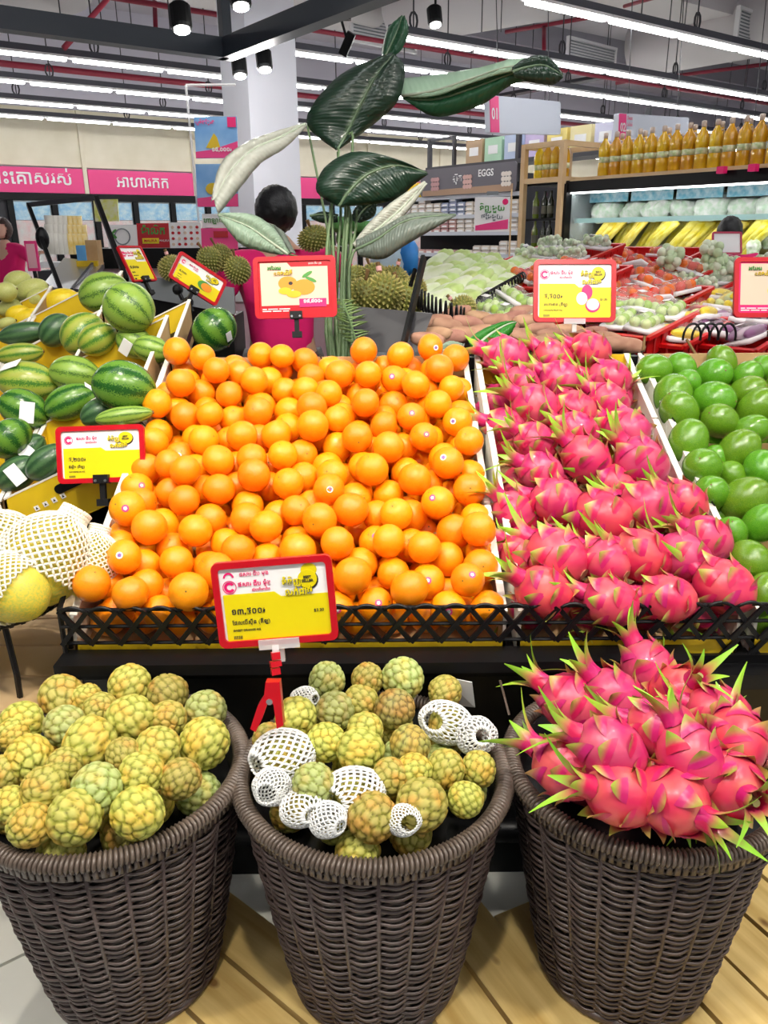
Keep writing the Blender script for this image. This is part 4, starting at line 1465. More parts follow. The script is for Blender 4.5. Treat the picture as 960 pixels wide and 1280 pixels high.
def sleeve(seed, nu=30, nv=19, z0=-.35, z1=1.18):
    b = MB()

    def P(u, v):
        t = v / nv; z = z0 + (z1 - z0) * t
        r = sqrt(max(.10, 1 - min(z, .95) ** 2)) * (1.04) + .02
        if z > .8:
            r = max(.32, r * 1.0)
        a = 2 * pi * u / nu
        nz = .04 * noise.noise(V((cos(a) * 1.5, sin(a) * 1.5, z + seed)))
        return V(((r + nz) * cos(a), (r + nz) * sin(a), z))
    for v in range(nv):
        for u in range(nu):
            o = .5 * (v % 2)
            for du in (.5, -.5):
                b.tube([P(u + o, v), P(u + o + du, v + 1)], .028, 4)
    return b.mesh('foam_sleeve', foam2, True)


SLV = [sleeve(1), sleeve(5)]
for k, (px, py, d, r, ax, lab) in enumerate([
        (58, 700, 1.52, .078, (.35, .5, .6), 'large melon in a white foam sleeve lying across the shallow basket'),
        (112, 705, 1.56, .055, (.2, .5, .8), 'melon in a foam sleeve at the right beside the orange bin'),
        (8, 690, 1.60, .07, (-.4, .3, .8), 'foam sleeved melon cut by the left edge'),
        (15, 735, 1.45, .06, (-.9, .3, .4), 'foam sleeved melon at the bottom left edge of the shallow basket')]):
    t = thing('netted_melon', lab, 'melon', at(px, py, d), V(ax).normalized().to_track_quat('Z', 'Y'))
    rr = link('rind', MR, t); rr.scale = (r, r, r * 1.2)
    ss = link('foam_sleeve', SLV[k % 2], t); ss.scale = (r * 1.04, r * 1.04, r * 1.2)
# pine table under it
t = thing('slatted_table', 'pale pine slatted table under the shallow basket at lower left', 'table', (-0.96, 1.5, 0.0))
b = MB(); b.box((0, 0, 0), (0.70, .122, .022)); me = b.mesh('slat', K['pine'])
for k in range(5):
    link('slat', me, t, (0, -0.063 - .065 + .131 * k, .489))
for x, y in ((-.28, -.12), (.27, -.12), (-.28, .4), (.27, .4)):
    b = MB(); b.box((x, y, .238), (.06, .06, .476)); b.build('leg', K['pine'], t)
#@@SIGNS
# ================================================================== SIGNS
def rrect(w, h, r, n=5):
    pts = []
    for cx, cz, a0 in ((w / 2 - r, h / 2 - r, 0), (-w / 2 + r, h / 2 - r, pi / 2), (-w / 2 + r, -h / 2 + r, pi), (w / 2 - r, -h / 2 + r, 1.5 * pi)):
        for k in range(n + 1):
            a = a0 + pi / 2 * k / n
            pts.append((cx + r * cos(a), cz + r * sin(a)))
    return pts


def ring(b, outer, inner, y0, y1):
    n = len(outer)
    vs = [(x, y0, z) for x, z in outer] + [(x, y0, z) for x, z in inner] + [(x, y1, z) for x, z in outer] + [(x, y1, z) for x, z in inner]
    fs = []
    for i in range(n):
        j = (i + 1) % n
        fs += [(i, j, n + j, n + i)[::-1], (2 * n + i, 2 * n + j, 3 * n + j, 3 * n + i), (i, j, 2 * n + j, 2 * n + i), (n + j, n + i, 3 * n + i, 3 * n + j)]
    b.add(vs, fs)


def disc(x, z, rx, rz=None, n=20, rot=0):
    rz = rz or rx
    return [(x + rx * cos(a) * cos(rot) - rz * sin(a) * sin(rot), z + rx * cos(a) * sin(rot) + rz * sin(a) * cos(rot)) for a in [2 * pi * k / n for k in range(n)]]


def sign(TL, TR, BL, lab, style, price='', item='', item2='', usd='', framem=None, clip='black', stem=None, double=False, card=None, pic=None):
    TL, TR, BL = V(TL), V(TR), V(BL)
    w = (TR - TL).length
    x = (TR - TL).normalized()
    dn = (BL - TL); dn = dn - x * dn.dot(x); h = dn.length
    z = -dn.normalized(); y = z.cross(x)
    c = (TL + TR) / 2 + dn / 2
    q = Matrix((x, y, z)).transposed().to_quaternion()
    o = thing('price_sign', lab, 'sign', c, q)
    fw = .055 * w
    b = MB(); ring(b, rrect(w, h, .06 * w), rrect(w - 2 * fw, h - 2 * fw, .03 * w), -.006, .004); b.build('frame', framem or K['red'], o)
    b = MB(); b.prism(rrect(w - 1.2 * fw, h - 1.2 * fw, .03 * w), -.001, .003); b.build('card', K['paper'] if style != 'promo' else (card or K['magenta']), o)
    iw, ih = w - 2 * fw, h - 2 * fw
    L, T, Bm, Rr = -iw / 2, ih / 2, -ih / 2, iw / 2
    Y = -.0016
    if style == 'blank':
        return o
    if style == 'price':
        b = MB(); yt = T - ih * .36
        b.prism([(L + iw * .02, yt), (L + iw * .02, Bm), (Rr, Bm), (Rr, yt - ih * .07), (L + iw * .56, yt - ih * .07), (L + iw * .50, yt)][::-1], Y - .0004, Y); b.build('yellow_panel', K['yellow'], o)
        # the shop's ring logo and its name
        lx, lz, lr = L + iw * .09, T - ih * (.26 if double else .19), ih * .072
        b = MB(); arc = [0.55 + (2 * pi - 1.1) * k / 16 for k in range(17)]
        b.prism([(lx + lr * cos(a), lz + lr * sin(a)) for a in arc] + [(lx + lr * .5 * cos(a), lz + lr * .5 * sin(a)) for a in arc[::-1]], Y - .0004, Y)
        ring(b, disc(lx, lz, lr * 1.28), disc(lx, lz, lr * 1.14), Y - .0004, Y)
        b.build('logo', K['magenta'], o)
        text('ផសារ ជីប មុ៉ង', lx + iw * .235, lz + ih * .03, ih * .085, K['magenta'], o, y=Y - .0006, bold=.015)
        text('ស៊ុបេភីមាឃិត', lx + iw * .29, lz - ih * .055, ih * .05, K['magenta'], o, y=Y - .0006)
        # best-seller badge
        bx, bz = L + iw * .82, T - ih * (.22 if double else .17)
        b = MB(); b.prism(disc(bx + .006 * w, bz - .01 * w, iw * .095, ih * .135), Y - .0003, Y); b.build('badge', K['black_ink'], o)
        b = MB(); b.prism(disc(bx, bz, iw * .09, ih * .125), Y - .0012, Y - .0004); b.build('badge', K['yellow'], o)
        text('BEST\nSELLER', bx, bz, ih * .05, K['black_ink'], o, y=Y - .0018, bold=.02)
        for dy, col, off in ((0, K['black_ink'], .004 * w), (-.0008, K['yellow'], 0)):
            text('ទំនិញ', bx - iw * .15 + off, bz - ih * .02 - off, ih * .12, col, o, y=Y - .002 + dy, bold=.03)
            text('លក់ដាច់', bx - iw * .09 + off, bz - ih * .16 - off, ih * .12, col, o, y=Y - .002 + dy, bold=.03)
        text(price, L + iw * .08, T - ih * .60, ih * .115, K['black_ink'], o, y=Y - .001, align='LEFT', bold=.02)
        text(item, L + iw * .08, T - ih * .755, ih * .075, K['black_ink'], o, y=Y - .001, align='LEFT', bold=.005)
        text(item2, L + iw * .08, T - ih * .86, ih * .04, K['black_ink'], o, y=Y - .001, align='LEFT')
        if usd:
            text(usd, L + iw * .90, T - ih * .66, ih * .06, K['black_ink'], o, y=Y - .001)
        b = MB()
        for k in range(7):
            b.prism([(L + iw * (.08 + .012 * k), Bm + ih * .02), (L + iw * (.086 + .012 * k), Bm + ih * .02), (L + iw * (.086 + .012 * k), Bm + ih * .065), (L + iw * (.08 + .012 * k), Bm + ih * .065)], Y - .001, Y - .0003)
        b.build('barcode', K['black_ink'], o)
        if double:
            b = MB(); b.prism([(lx + lr * cos(a), lz + ih * .13 + lr * sin(a)) for a in [pi * k / 10 for k in range(11)]] +
                              [(lx + lr * .65 * cos(a), lz + ih * .13 + lr * .65 * sin(a)) for a in [pi * k / 10 for k in range(10, -1, -1)]], Y - .0004, Y); b.build('logo', K['magenta'], o)
            text('ផសារ ជីប មុង', lx + iw * .24, lz + ih * .165, ih * .075, K['magenta'], o, y=Y - .0006)
            b = MB(); b.prism(disc(bx + iw * .02, bz + ih * .12, iw * .075, ih * .09), Y - .0005, Y - .0001); b.build('badge', K['yellow'], o)
    if style == 'promo':
        b = MB(); b.prism([(L + iw * .03, T - ih * .03), (L + iw * .40, T - ih * .03), (L + iw * .45, T - ih * .11), (Rr - iw * .05, T - ih * .11), (Rr - iw * .05, Bm + ih * .16), (L + iw * .03, Bm + ih * .16)][::-1], Y - .0004, Y)
        b.build('cream_panel', K['cream'], o)
        for dy, c1, c2, off in ((0, K['black_ink'], K['black_ink'], .004 * w), (-.0008, K['green_ink'], K['ycard'], 0)):
            text('អបអរ', L + iw * .22 + off, T - ih * .12 - off, ih * .12, c1, o, y=Y - .002 + dy, bold=.03)
            text('សាទរពិធី', L + iw * .34 + off, T - ih * .23 - off, ih * .11, c2, o, y=Y - .002 + dy, bold=.03)
        if pic == 'orange':
            for cx, cz, rx, rz, m_, dy in ((-.10, .06, .13, .10, 'orange_ink', 0), (.12, .0, .15, .11, 'orange_ink', -.0003), (-.02, -.10, .10, .05, 'ycard', -.0006), (-.14, -.05, .09, .05, 'ycard', -.0005), (.0 - .06, .06, .03, .025, 'black_ink', -.0007)):
                b = MB(); b.prism(disc(iw * cx, ih * cz * 1.3, iw * rx, ih * rz * 1.35), Y - .0012 + dy, Y - .0005); b.build('fruit_print', K[m_], o)
            for rot, cx, cz in ((.5, .17, .24), (-.4, .22, .14)):
                b = MB(); b.prism(disc(iw * cx, ih * cz, iw * .08, ih * .035, rot=rot), Y - .0016, Y - .0008); b.build('leaf_print', K['green_ink'], o)
            b = MB(); b.prism([(iw * .05, -ih * .22), (iw * .42, -ih * .22), (iw * .42, -ih * .38), (iw * .05, -ih * .38)][::-1], Y - .0018, Y - .0008); b.build('price_print', K['magenta'], o)
            text('១៨,៨០០៛', iw * .235, -ih * .27, ih * .10, K['paper'], o, y=Y - .0024, bold=.02)
        else:
            b = MB(); b.prism(disc(iw * .12, -ih * .04, iw * .2, ih * .24), Y - .0010, Y - .0005); b.build('fruit_print', K['green_ink'], o)
            b = MB(); b.prism(disc(iw * .06, -ih * .06, iw * .16, ih * .20), Y - .0014, Y - .0008); b.build('fruit_print', K['yellow'], o)
            b = MB(); b.prism(disc(iw * .07, -ih * .08, iw * .06, ih * .07), Y - .0018, Y - .0012); b.build('fruit_print', K['orange_ink'], o)
        text('ផសារ ជីប មុង', Rr - iw * .22, T - ih * .055, ih * .05, K['paper'], o, y=Y - .001)
        b = MB()
        for k, (xa, xb) in enumerate(((.04, .10), (.12, .25), (.27, .42), (.04, .16), (.18, .30), (.32, .40))):
            zz = Bm + ih * (.085 if k < 3 else .045)
            b.prism([(L + iw * xa, zz), (L + iw * xb, zz), (L + iw * xb, zz + ih * .018), (L + iw * xa, zz + ih * .018)], Y - .001, Y - .0003)
        b.build('small_print', K['paper'], o)
    if pic == 'dragon':
        for cx, cz, rx, rz, m_, dy in ((.17, -.02, .075, .14, 'magenta', 0), (.10, -.14, .075, .12, 'paper', -.0004), (.25, -.27, .10, .13, 'magenta', -.0006), (.25, -.25, .085, .11, 'paper', -.0008)):
            b = MB(); b.prism(disc(iw * cx, ih * cz, iw * rx, ih * rz), Y - .0012 + dy, Y - .0005); b.build('fruit_print', K[m_], o)
    if pic == 'mango':
        b = MB(); b.prism(disc(iw * .18, -ih * .12, iw * .16, ih * .2), Y - .0012, Y - .0005); b.build('fruit_print', K['green_ink'], o)
        b = MB(); b.prism(disc(iw * .22, -ih * .14, iw * .12, ih * .17), Y - .0016, Y - .0008); b.build('fruit_print', K['orange_ink'], o)
    if clip == 'black':
        b = MB(); b.box((0, -.004, -h / 2 + .008), (.034, .022, .02)); b.box((0, 0, -h / 2 - .02), (.012, .012, .05))
        b.box((0, .0, -h / 2 - .045), (.026, .02, .016)); b.build('clip', K['rubber'], o)
        for s_ in (-1, 1):
            b = MB(); b.lathe([(.003, 0), (.003, .003)], 8, c=(s_ * .011, -.018, -h / 2 + .004), R=Euler((-pi / 2, 0, 0)).to_matrix()); b.build('screw', K['steel'], o)
    if clip == 'clear':
        b = MB(); b.box((0, -.008, -h / 2 + .002), (.062, .004, .015)); b.box((0, -.002, -h / 2 - .014), (.012, .008, .028)); b.build('clear_holder', K['clear'], o)
    return o


def sg(tl, tr, bl, d, *a, **k):
    ds = d if hasattr(d, '__len__') else (d, d, d)
    return sign(at(*tl, ds[0]), at(*tr, ds[1]), at(*bl, ds[2]), *a, **k)


s1 = sg((263, 704), (414, 692), (273, 810), (1.20, 1.20, 1.225), 'red framed yellow price sign for oranges clamped on the middle basket rim', 'price', '១៣,៥០០៛', 'ែផលេប៊ីសុីន (គីឡូ)', 'SWEET ORANGE KG', '$3.30', clip='clear', double=True)
sg((70, 534), (180, 530), (78, 605), (1.80, 1.80, 1.805), 'red framed yellow price sign between the watermelons and the orange bin', 'price', '៥,២០០៛', 'ឪឡឹក (គីឡូ)', 'WATERMELON KG')
sg((316, 322), (419, 319), (325, 399), (2.2, 2.2, 2.22), 'red sign picturing oranges behind the back of the orange bin', 'promo', pic='orange', card=K['red'])
sg((667, 325), (770, 325), (662, 403), (2.3, 2.3, 2.31), 'red framed yellow sign picturing dragon fruit behind the dragon fruit tray', 'price', '៥,៥០០៛', 'រសកានាគ (គីឡូ)', 'DRAGON FRUIT KG', '$1.35', clip='clear', pic='dragon')
sg((918, 322), (1020, 322), (908, 397), (2.3, 2.3, 2.31), 'red and magenta sign picturing an avocado at the right edge', 'promo', pic='avo')
sg((145, 308), (175, 308), (166, 353), (2.95, 3.06, 2.96), 'narrow angled yellow price sign above the top watermelons', 'price', '៧,៩០០៛', 'រសក', 'MELON KG')
sg((225, 313), (284, 352), (235, 362), (2.75, 2.86, 2.78), 'slanting yellow price sign picturing a mango left of the man', 'price', '៨,៥០០៛', 'សវាយ', 'MANGO KG', pic='mango')
sg((890, 290), (927, 290), (889, 318), (4.0, 4.0, 4.0), 'blank grey-backed sign in front of the woman at the vegetable case', 'blank', clip=None, framem=mat('dark_red_frame', (.5, .02, .08), .4))
sg((133, 303), (160, 302), (141, 345), (3.2, 3.2, 3.2), 'pink upright sign before the seated woman at left', 'promo', clip=None) if False else None

# red spring clamp that carries the front sign
cl0 = at(341, 868, 1.205)
t = thing('sign_clamp', 'bright red plastic spring clamp gripping the middle basket rim', 'clamp', cl0)
def rel(x, y, d=1.205): return at(x, y, d) - cl0
b = MB(); b.bar(rel(344, 806), rel(345, 822), .010, .008); b.build('clear_stem', K['clear'], t)
for i, (ya, yb, w) in enumerate(((815, 824, .013), (826, 833, .016), (835, 843, .013))):
    b = MB(); b.bar(rel(344, ya), rel(345, yb), w, .012); b.build('hinge_link', K['red'], t)
b = MB(); b.prism([(-.009, .022), (.012, .022), (.014, -.01), (.016, -.045), (.006, -.05), (.002, -.012), (-.006, -.008), (-.016, -.035), (-.026, -.055), (-.034, -.05), (-.022, -.015), (-.012, .0)][::-1], -.010, .010)
b.build('jaw', K['red'], t, rot=(radians(-12), 0, 0))
b = MB(); b.tube([(-.004, -.012, -.006), (-.004, .012, -.006)], .005, 10); b.build('spring_pin', K['steel'], t)

# ------------------------------------------------ aisle boards hanging from the ceiling
def aisle(TL, TR, BL, num, lines, lab):
    x = (TR - TL); w = x.length; x.normalize(); dn = BL - TL; h = dn.length; z = V((0, 0, 1)); y = z.cross(x)
    c = (TL + TR) / 2 - V((0, 0, h / 2))
    o = thing('aisle_sign', lab, 'sign', c, Matrix((x, y, z)).transposed().to_quaternion())
    b = MB(); b.prism(rrect(w, h, .03), -.03, .03); b.build('board', mat('sign_pale_blue', (.66, .70, .80), .5), o)
    b = MB(); b.box((-w / 2 + h * .26, -.034, 0), (h * .52, .01, h * .96)); b.build('number_panel', K['pink'], o)
    text(num, -w / 2 + h * .26, 0, h * .42, K['paper'], o, y=-.042, bold=.02)
    for i, s_ in enumerate(lines):
        text(s_, -w / 2 + h * .62, h * (.33 - .22 * i), h * .15, K['magenta'] if i < 2 else K['grey'], o, y=-.034, align='LEFT')
    for s_ in (-.35, .35):
        b = MB(); b.tube([(s_ * w, 0, h / 2), (s_ * w, 0, CEIL_Z - c.z)], .005, 5); b.build('wire', K['dgrey'], o)
    return o


aisle(at(610, 128, 8.0), at(699, 120, 9.2), at(610, 171, 8.0), '01', ['', '', ''], 'hanging white aisle sign with pink end numbered 01')
aisle(at(771, 148, 8.0), at(859, 142, 9.0), at(771, 181, 8.0), '02', ['ទឹកេដាះ', 'ែតនិងនំ'], 'hanging pale aisle sign with pink end numbered 02')
aisle(at(931, 167, 9.0), at(1000, 163, 9.6), at(931, 186, 9.0), '03', ['', ''], 'third hanging aisle sign mostly behind the oil bottles')
bk = at(634, 130, 7.98)
#@@PLANT
# ================================================================== PLANT
def leaf_mat(name, front, back, vein):
    m = mat(name, front, 0.3, coat=.15)
    nt = m.node_tree; b_ = nt.nodes['Principled BSDF']
    g = nt.nodes.new('ShaderNodeNewGeometry'); mx = nt.nodes.new('ShaderNodeMix'); mx.data_type = 'RGBA'
    uvn = nt.nodes.new('ShaderNodeVertexColor'); uvn.layer_name = 'tint'
    sp = nt.nodes.new('ShaderNodeSeparateColor'); nt.links.new(uvn.outputs[0], sp.inputs[0])
    # side veins: fine stripes along the leaf coordinate stored in the green channel
    wv = nt.nodes.new('ShaderNodeMath'); wv.operation = 'SINE'
    mu = nt.nodes.new('ShaderNodeMath'); mu.operation = 'MULTIPLY'; mu.inputs[1].default_value = 190
    nt.links.new(sp.outputs[1], mu.inputs[0]); nt.links.new(mu.outputs[0], wv.inputs[0])
    bp = nt.nodes.new('ShaderNodeBump'); bp.inputs['Strength'].default_value = .14 if 'dark' in name else .3; bp.inputs['Distance'].default_value = .002
    nt.links.new(wv.outputs[0], bp.inputs['Height']); nt.links.new(bp.outputs[0], b_.inputs['Normal'])
    r = nt.nodes.new('ShaderNodeValToRGB'); r.color_ramp.elements[0].position = .06; r.color_ramp.elements[1].position = .10
    r.color_ramp.elements[0].color = (*vein, 1); r.color_ramp.elements[1].color = (*front, 1)
    nt.links.new(sp.outputs[0], r.inputs['Fac']); nt.links.new(r.outputs[0], b_.inputs['Base Color'])
    # leaves let light through
    tr = nt.nodes.new('ShaderNodeBsdfTranslucent'); ms = nt.nodes.new('ShaderNodeMixShader')
    ms.inputs[0].default_value = .08 if 'dark' in name else .22
    nt.links.new(r.outputs[0], tr.inputs['Color']); nt.links.new(b_.outputs[0], ms.inputs[1]); nt.links.new(tr.outputs[0], ms.inputs[2])
    nt.links.new(ms.outputs[0], nt.nodes['Material Output'].inputs['Surface'])
    return m


LD = leaf_mat('leaf_dark', (0.012, 0.038, 0.02), (0, 0, 0), (0.08, 0.13, 0.07))
LM = leaf_mat('leaf_mid', (0.02, 0.11, 0.045), (0, 0, 0), (0.08, 0.22, 0.1))
LB = leaf_mat('leaf_lit_through', (0.50, 0.72, 0.52), (0, 0, 0), (0.5, 0.7, 0.5))  # brightened colour stands in for lamp light coming through the blade
LP = leaf_mat('leaf_pale', (0.34, 0.47, 0.34), (0, 0, 0), (0.35, 0.5, 0.33))
LG = leaf_mat('leaf_greyish', (0.56, 0.58, 0.50), (0, 0, 0), (0.62, 0.64, 0.56))
LS = leaf_mat('leaf_sage', (0.17, 0.21, 0.175), (0, 0, 0), (0.3, 0.35, 0.28))


def spl(pts, n):
    """smooth resampling of a list of vectors"""
    P = [V(p) for p in pts]; out = []
    m = len(P)
    for i in range(n + 1):
        t = i / n * (m - 1); k = min(int(t), m - 2); f = t - k
        p0, p1, p2, p3 = P[max(k - 1, 0)], P[k], P[k + 1], P[min(k + 2, m - 1)]
        out.append(0.5 * ((2 * p1) + (p2 - p0) * f + (2 * p0 - 5 * p1 + 4 * p2 - p3) * f * f + (3 * p1 - p0 - 3 * p2 + p3) * f ** 3))
    return out


plant_o = V((-0.12, 2.55, 0.9))
plant = thing('bird_of_paradise_plant', 'tall leafy plant with broad paddle leaves behind the orange bin', 'plant', plant_o)


def blade(mid, left, right, m, lab=None, n=22, name='leaf', fold=.0):
    """mid/left/right: lists of (px, py, depth) with the same count, base to tip; left and right are the blade's two margins"""
    Mi, Le, Ri = (spl([at(*p) for p in q], n) for q in (mid, left, right))
    b = MB(); col = []
    m_ = 5
    for i in range(n + 1):
        for j in range(-m_, m_ + 1):
            e = Le[i] if j < 0 else Ri[i]
            t = abs(j) / m_
            p = Mi[i].lerp(e, t)
            nrm = (Ri[i] - Le[i]).cross(V((0, 0, 1)))
            p = p + V((0, -1, .3)).normalized() * (0.02 * sin(pi * t) * min(1, (e - Mi[i]).length / .06)) + V((0, 1, 0)) * .004 * sin(i * 2.3 + j)
            b.v.append(tuple(p - plant_o)); col.append((t, i / n + t * .06, 0, 1))
    k = 2 * m_ + 1
    for i in range(n):
        for j in range(k - 1):
            a = i * k + j
            b.f.append((a, a + 1, a + k + 1, a + k)); b.mi.append(0)
    b.col = col
    o = b.build(name, m, plant, True)
    sd = o.modifiers.new('s', 'SOLIDIFY'); sd.thickness = .0015
    if lab: o['label'] = lab
    b = MB(); b.tube([p - plant_o + V((0, -.004, 0)) for p in Mi], [.005 * (1 - .8 * i / n) for i in range(n + 1)], 6)
    b.build('midrib', mat('midrib', (.16, .24, .14), .4) if m in (LD, LM, LS) else mat('midrib_pale', (.45, .52, .4), .4), o, True)
    return o


D = 2.6
# big dark leaf, upper centre
blade([(422, 187, D), (432, 170, D), (450, 132, 2.57), (470, 95, 2.55), (492, 68, 2.55)],
      [(420, 188, D), (386, 160, 2.62), (390, 132, 2.6), (430, 90, 2.6), (490, 66, 2.57)],
      [(424, 187, D), (468, 155, D), (498, 125, 2.56), (506, 85, 2.55), (494, 68, 2.55)], LD, 'largest dark leaf at upper centre')
# upright tip
blade([(480, 75, 2.66), (488, 58, 2.66), (496, 40, 2.66), (503, 20, 2.66)], [(477, 75, 2.68), (478, 58, 2.7), (485, 35, 2.7), (501, 20, 2.67)],
      [(484, 76, 2.66), (502, 62, 2.64), (511, 38, 2.64), (506, 20, 2.66)], LM, 'upright green leaf tip at the top')
# long leaf to the right: light shining through is painted into its upper half
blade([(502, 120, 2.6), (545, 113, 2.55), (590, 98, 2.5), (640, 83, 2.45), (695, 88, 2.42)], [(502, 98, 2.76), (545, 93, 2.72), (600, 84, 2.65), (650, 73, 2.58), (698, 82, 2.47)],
      [(503, 122, 2.6), (545, 120, 2.55), (592, 103, 2.5), (642, 90, 2.45), (697, 96, 2.42)], LB, 'ribbed upper face of the long leaf reaching right, lightened as lit through')
blade([(504, 123, 2.61), (545, 124, 2.58), (592, 110, 2.53), (642, 92, 2.47), (690, 84, 2.43)], [(503, 122, 2.6), (545, 119, 2.56), (592, 102, 2.51), (642, 88, 2.46), (690, 78, 2.42)],
      [(505, 124, 2.6), (545, 146, 2.6), (600, 132, 2.55), (645, 104, 2.48), (700, 100, 2.43)], LM, 'dark underside of the long leaf reaching right')
blade([(640, 90, 2.44), (660, 84, 2.43), (680, 82, 2.42), (703, 94, 2.4)], [(640, 84, 2.44), (658, 72, 2.43), (684, 70, 2.42), (704, 92, 2.4)],
      [(642, 96, 2.44), (664, 103, 2.43), (690, 106, 2.42), (703, 98, 2.4)], LD, 'drooping dark tip of the long leaf')
# middle dark leaf
blade([(424, 258, 2.52), (436, 240, 2.5), (460, 218, 2.48), (495, 207, 2.46), (534, 216, 2.44)],
      [(422, 258, 2.52), (395, 238, 2.5), (410, 205, 2.5), (455, 189, 2.48), (532, 214, 2.44)],
      [(426, 258, 2.52), (468, 255, 2.5), (498, 248, 2.48), (515, 233, 2.46), (535, 218, 2.44)], LD, 'broad dark leaf at mid height pointing right')
# small dark leaves low
blade([(388, 270, 2.7), (402, 268, 2.68), (422, 270, 2.66)], [(388, 269, 2.7), (404, 264, 2.68), (424, 268, 2.66)], [(390, 274, 2.7), (404, 279, 2.68), (422, 278, 2.66)], LD, 'small dark leaf behind the stems')
blade([(445, 278, 2.66), (455, 262, 2.66), (470, 252, 2.64)], [(438, 275, 2.66), (445, 258, 2.66), (466, 250, 2.64)], [(450, 279, 2.66), (468, 270, 2.66), (471, 254, 2.64)], LD, 'small dark leaf right of the stems')
# greyish drooping leaf left
blade([(382, 155, 2.55), (350, 172, 2.53), (318, 186, 2.5), (290, 212, 2.48), (268, 250, 2.46)],
      [(380, 154, 2.55), (340, 166, 2.53), (305, 180, 2.5), (276, 205, 2.48), (264, 252, 2.46)],
      [(384, 157, 2.55), (356, 185, 2.53), (326, 204, 2.5), (300, 235, 2.48), (273, 268, 2.46)], LG, 'pale grey-green leaf drooping to the left')
# pale sage leaf lower left
blade([(360, 318, 2.45), (335, 300, 2.42), (310, 283, 2.4), (272, 268, 2.38)], [(352, 319, 2.45), (322, 313, 2.42), (298, 303, 2.4), (272, 270, 2.38)],
      [(362, 316, 2.45), (345, 288, 2.43), (316, 268, 2.4), (274, 266, 2.38)], LP, 'pale green leaf drooping low at left')
blade([(362, 317, 2.48), (350, 300, 2.48), (345, 290, 2.48), (340, 280, 2.48)], [(355, 318, 2.48), (334, 305, 2.48), (326, 290, 2.48), (322, 280, 2.48)],
      [(370, 317, 2.48), (362, 302, 2.48), (355, 290, 2.48), (345, 283, 2.48)], LS, 'folded sage leaf behind the sign')
# right sage leaves
blade([(445, 310, 2.42), (470, 288, 2.4), (500, 262, 2.38), (532, 228, 2.36)], [(440, 306, 2.42), (458, 282, 2.4), (486, 255, 2.38), (530, 226, 2.36)],
      [(450, 312, 2.42), (486, 290, 2.4), (512, 262, 2.38), (534, 230, 2.36)], LG, 'upper pale leaf pointing up right')
blade([(445, 312, 2.40), (470, 300, 2.36), (510, 275, 2.32), (570, 268, 2.3)], [(445, 300, 2.41), (474, 286, 2.37), (515, 266, 2.33), (568, 267, 2.3)],
      [(447, 320, 2.40), (478, 324, 2.36), (508, 306, 2.32), (570, 270, 2.3)], LS, 'lower sage leaf pointing right')
# stems
sm = mat('stem_green', (.10, .17, .07), .45, var=(.15, .24, .1), nscale=5)
base = V((-0.13, 2.50, .80))
stems = [((413, 430), (408, 330), (414, 262), (424, 187)), ((425, 430), (428, 330), (432, 258), (424, 258)), ((433, 430), (437, 330), (438, 265), (424, 258)), ((419, 430), (422, 330), (426, 262), (422, 190)),
         ((429, 430), (431, 330), (441, 180), (436, 168)), ((422, 430), (418, 340), (416, 300), (415, 262)), ((437, 430), (434, 340), (444, 290), (446, 262)), ((409, 430), (412, 330), (410, 290), (384, 156)),
         ((415, 430), (412, 340), (400, 330), (362, 318)), ((440, 430), (436, 350), (440, 320), (446, 311))]
for i, st_ in enumerate(stems):
    pts_ = spl([base + V(((i - 4.5) * .008, (i % 3) * .012, 0))] + [at(x, y, 2.58 + .015 * (i % 4)) for x, y in st_], 14)
    b = MB(); b.tube([p - plant_o for p in pts_], [.008 * (1 - .04 * k) for k in range(15)], 7); b.build('stem', sm, plant, True)
b = MB(); b.lathe([(.07, -.9), (.1, -.5), (.10, -.12), (.085, -.12), (.08, -.14)], 20, c=(0.0, .06, 0)); b.build('pot', K['black'], plant, True)
# fern frond right of the stems
fo = thing('fern_frond', 'grey-green fern frond hanging right of the plant stems', 'fern', at(432, 380, 2.5))
fp = spl([at(428, 375, 2.5), at(437, 400, 2.48), at(447, 432, 2.45)], 16)
b = MB(); b.tube([p - at(432, 380, 2.5) for p in fp], .003, 5); b.build('rachis', sm, fo)
b = MB(); b.add([(0, -.005, 0), (.03, -.006, .006), (.058, 0, .004), (.03, .006, .004), (0, .005, 0), (.03, 0, -.002)], [(0, 1, 5), (1, 2, 5), (2, 3, 5), (3, 4, 5), (4, 0, 5), (0, 4, 3, 2, 1)])
lf = b.mesh('leaflet', mat('fern_green', (.24, .34, .13), .6))
for i in range(16):
    for s_ in (0, 1):
        p = fp[i] - at(432, 380, 2.5)
        o = link('leaflet', lf, fo, p, (.2, random.uniform(-.2, .2), (pi if s_ else 0) + (-.35 if s_ else .35))); sc_ = .5 + .5 * sin(pi * (i + 2) / 20); o.scale = (sc_,) * 3
# banana-like leaf tucked behind the dragon fruit
lf_o = V(at(620, 415, 2.35))
plant_o_keep = plant_o
plant_o = lf_o
plant_keep = plant
plant = thing('banana_leaf', 'glossy green leaf piece tucked behind the dragon fruit', 'leaf', lf_o)
LV = leaf_mat('leaf_vivid', (.03, .24, .02), (0, 0, 0), (.12, .4, .06))
blade([(590, 436, 2.3), (612, 418, 2.33), (632, 406, 2.35), (645, 402, 2.36)], [(584, 425, 2.3), (602, 412, 2.33), (628, 402, 2.35), (644, 401, 2.36)],
      [(598, 442, 2.3), (620, 432, 2.33), (638, 418, 2.35), (646, 403, 2.36)], LV)
plant = thing('banana_leaf', 'pale grey-green leaf behind the right back oranges', 'leaf', lf_o)
blade([(548, 440, 2.35), (560, 436, 2.4), (578, 432, 2.42)], [(545, 436, 2.35), (562, 426, 2.4), (580, 430, 2.42)], [(550, 444, 2.35), (566, 444, 2.4), (580, 436, 2.42)], LP)
plant_o, plant = plant_o_keep, plant_keep
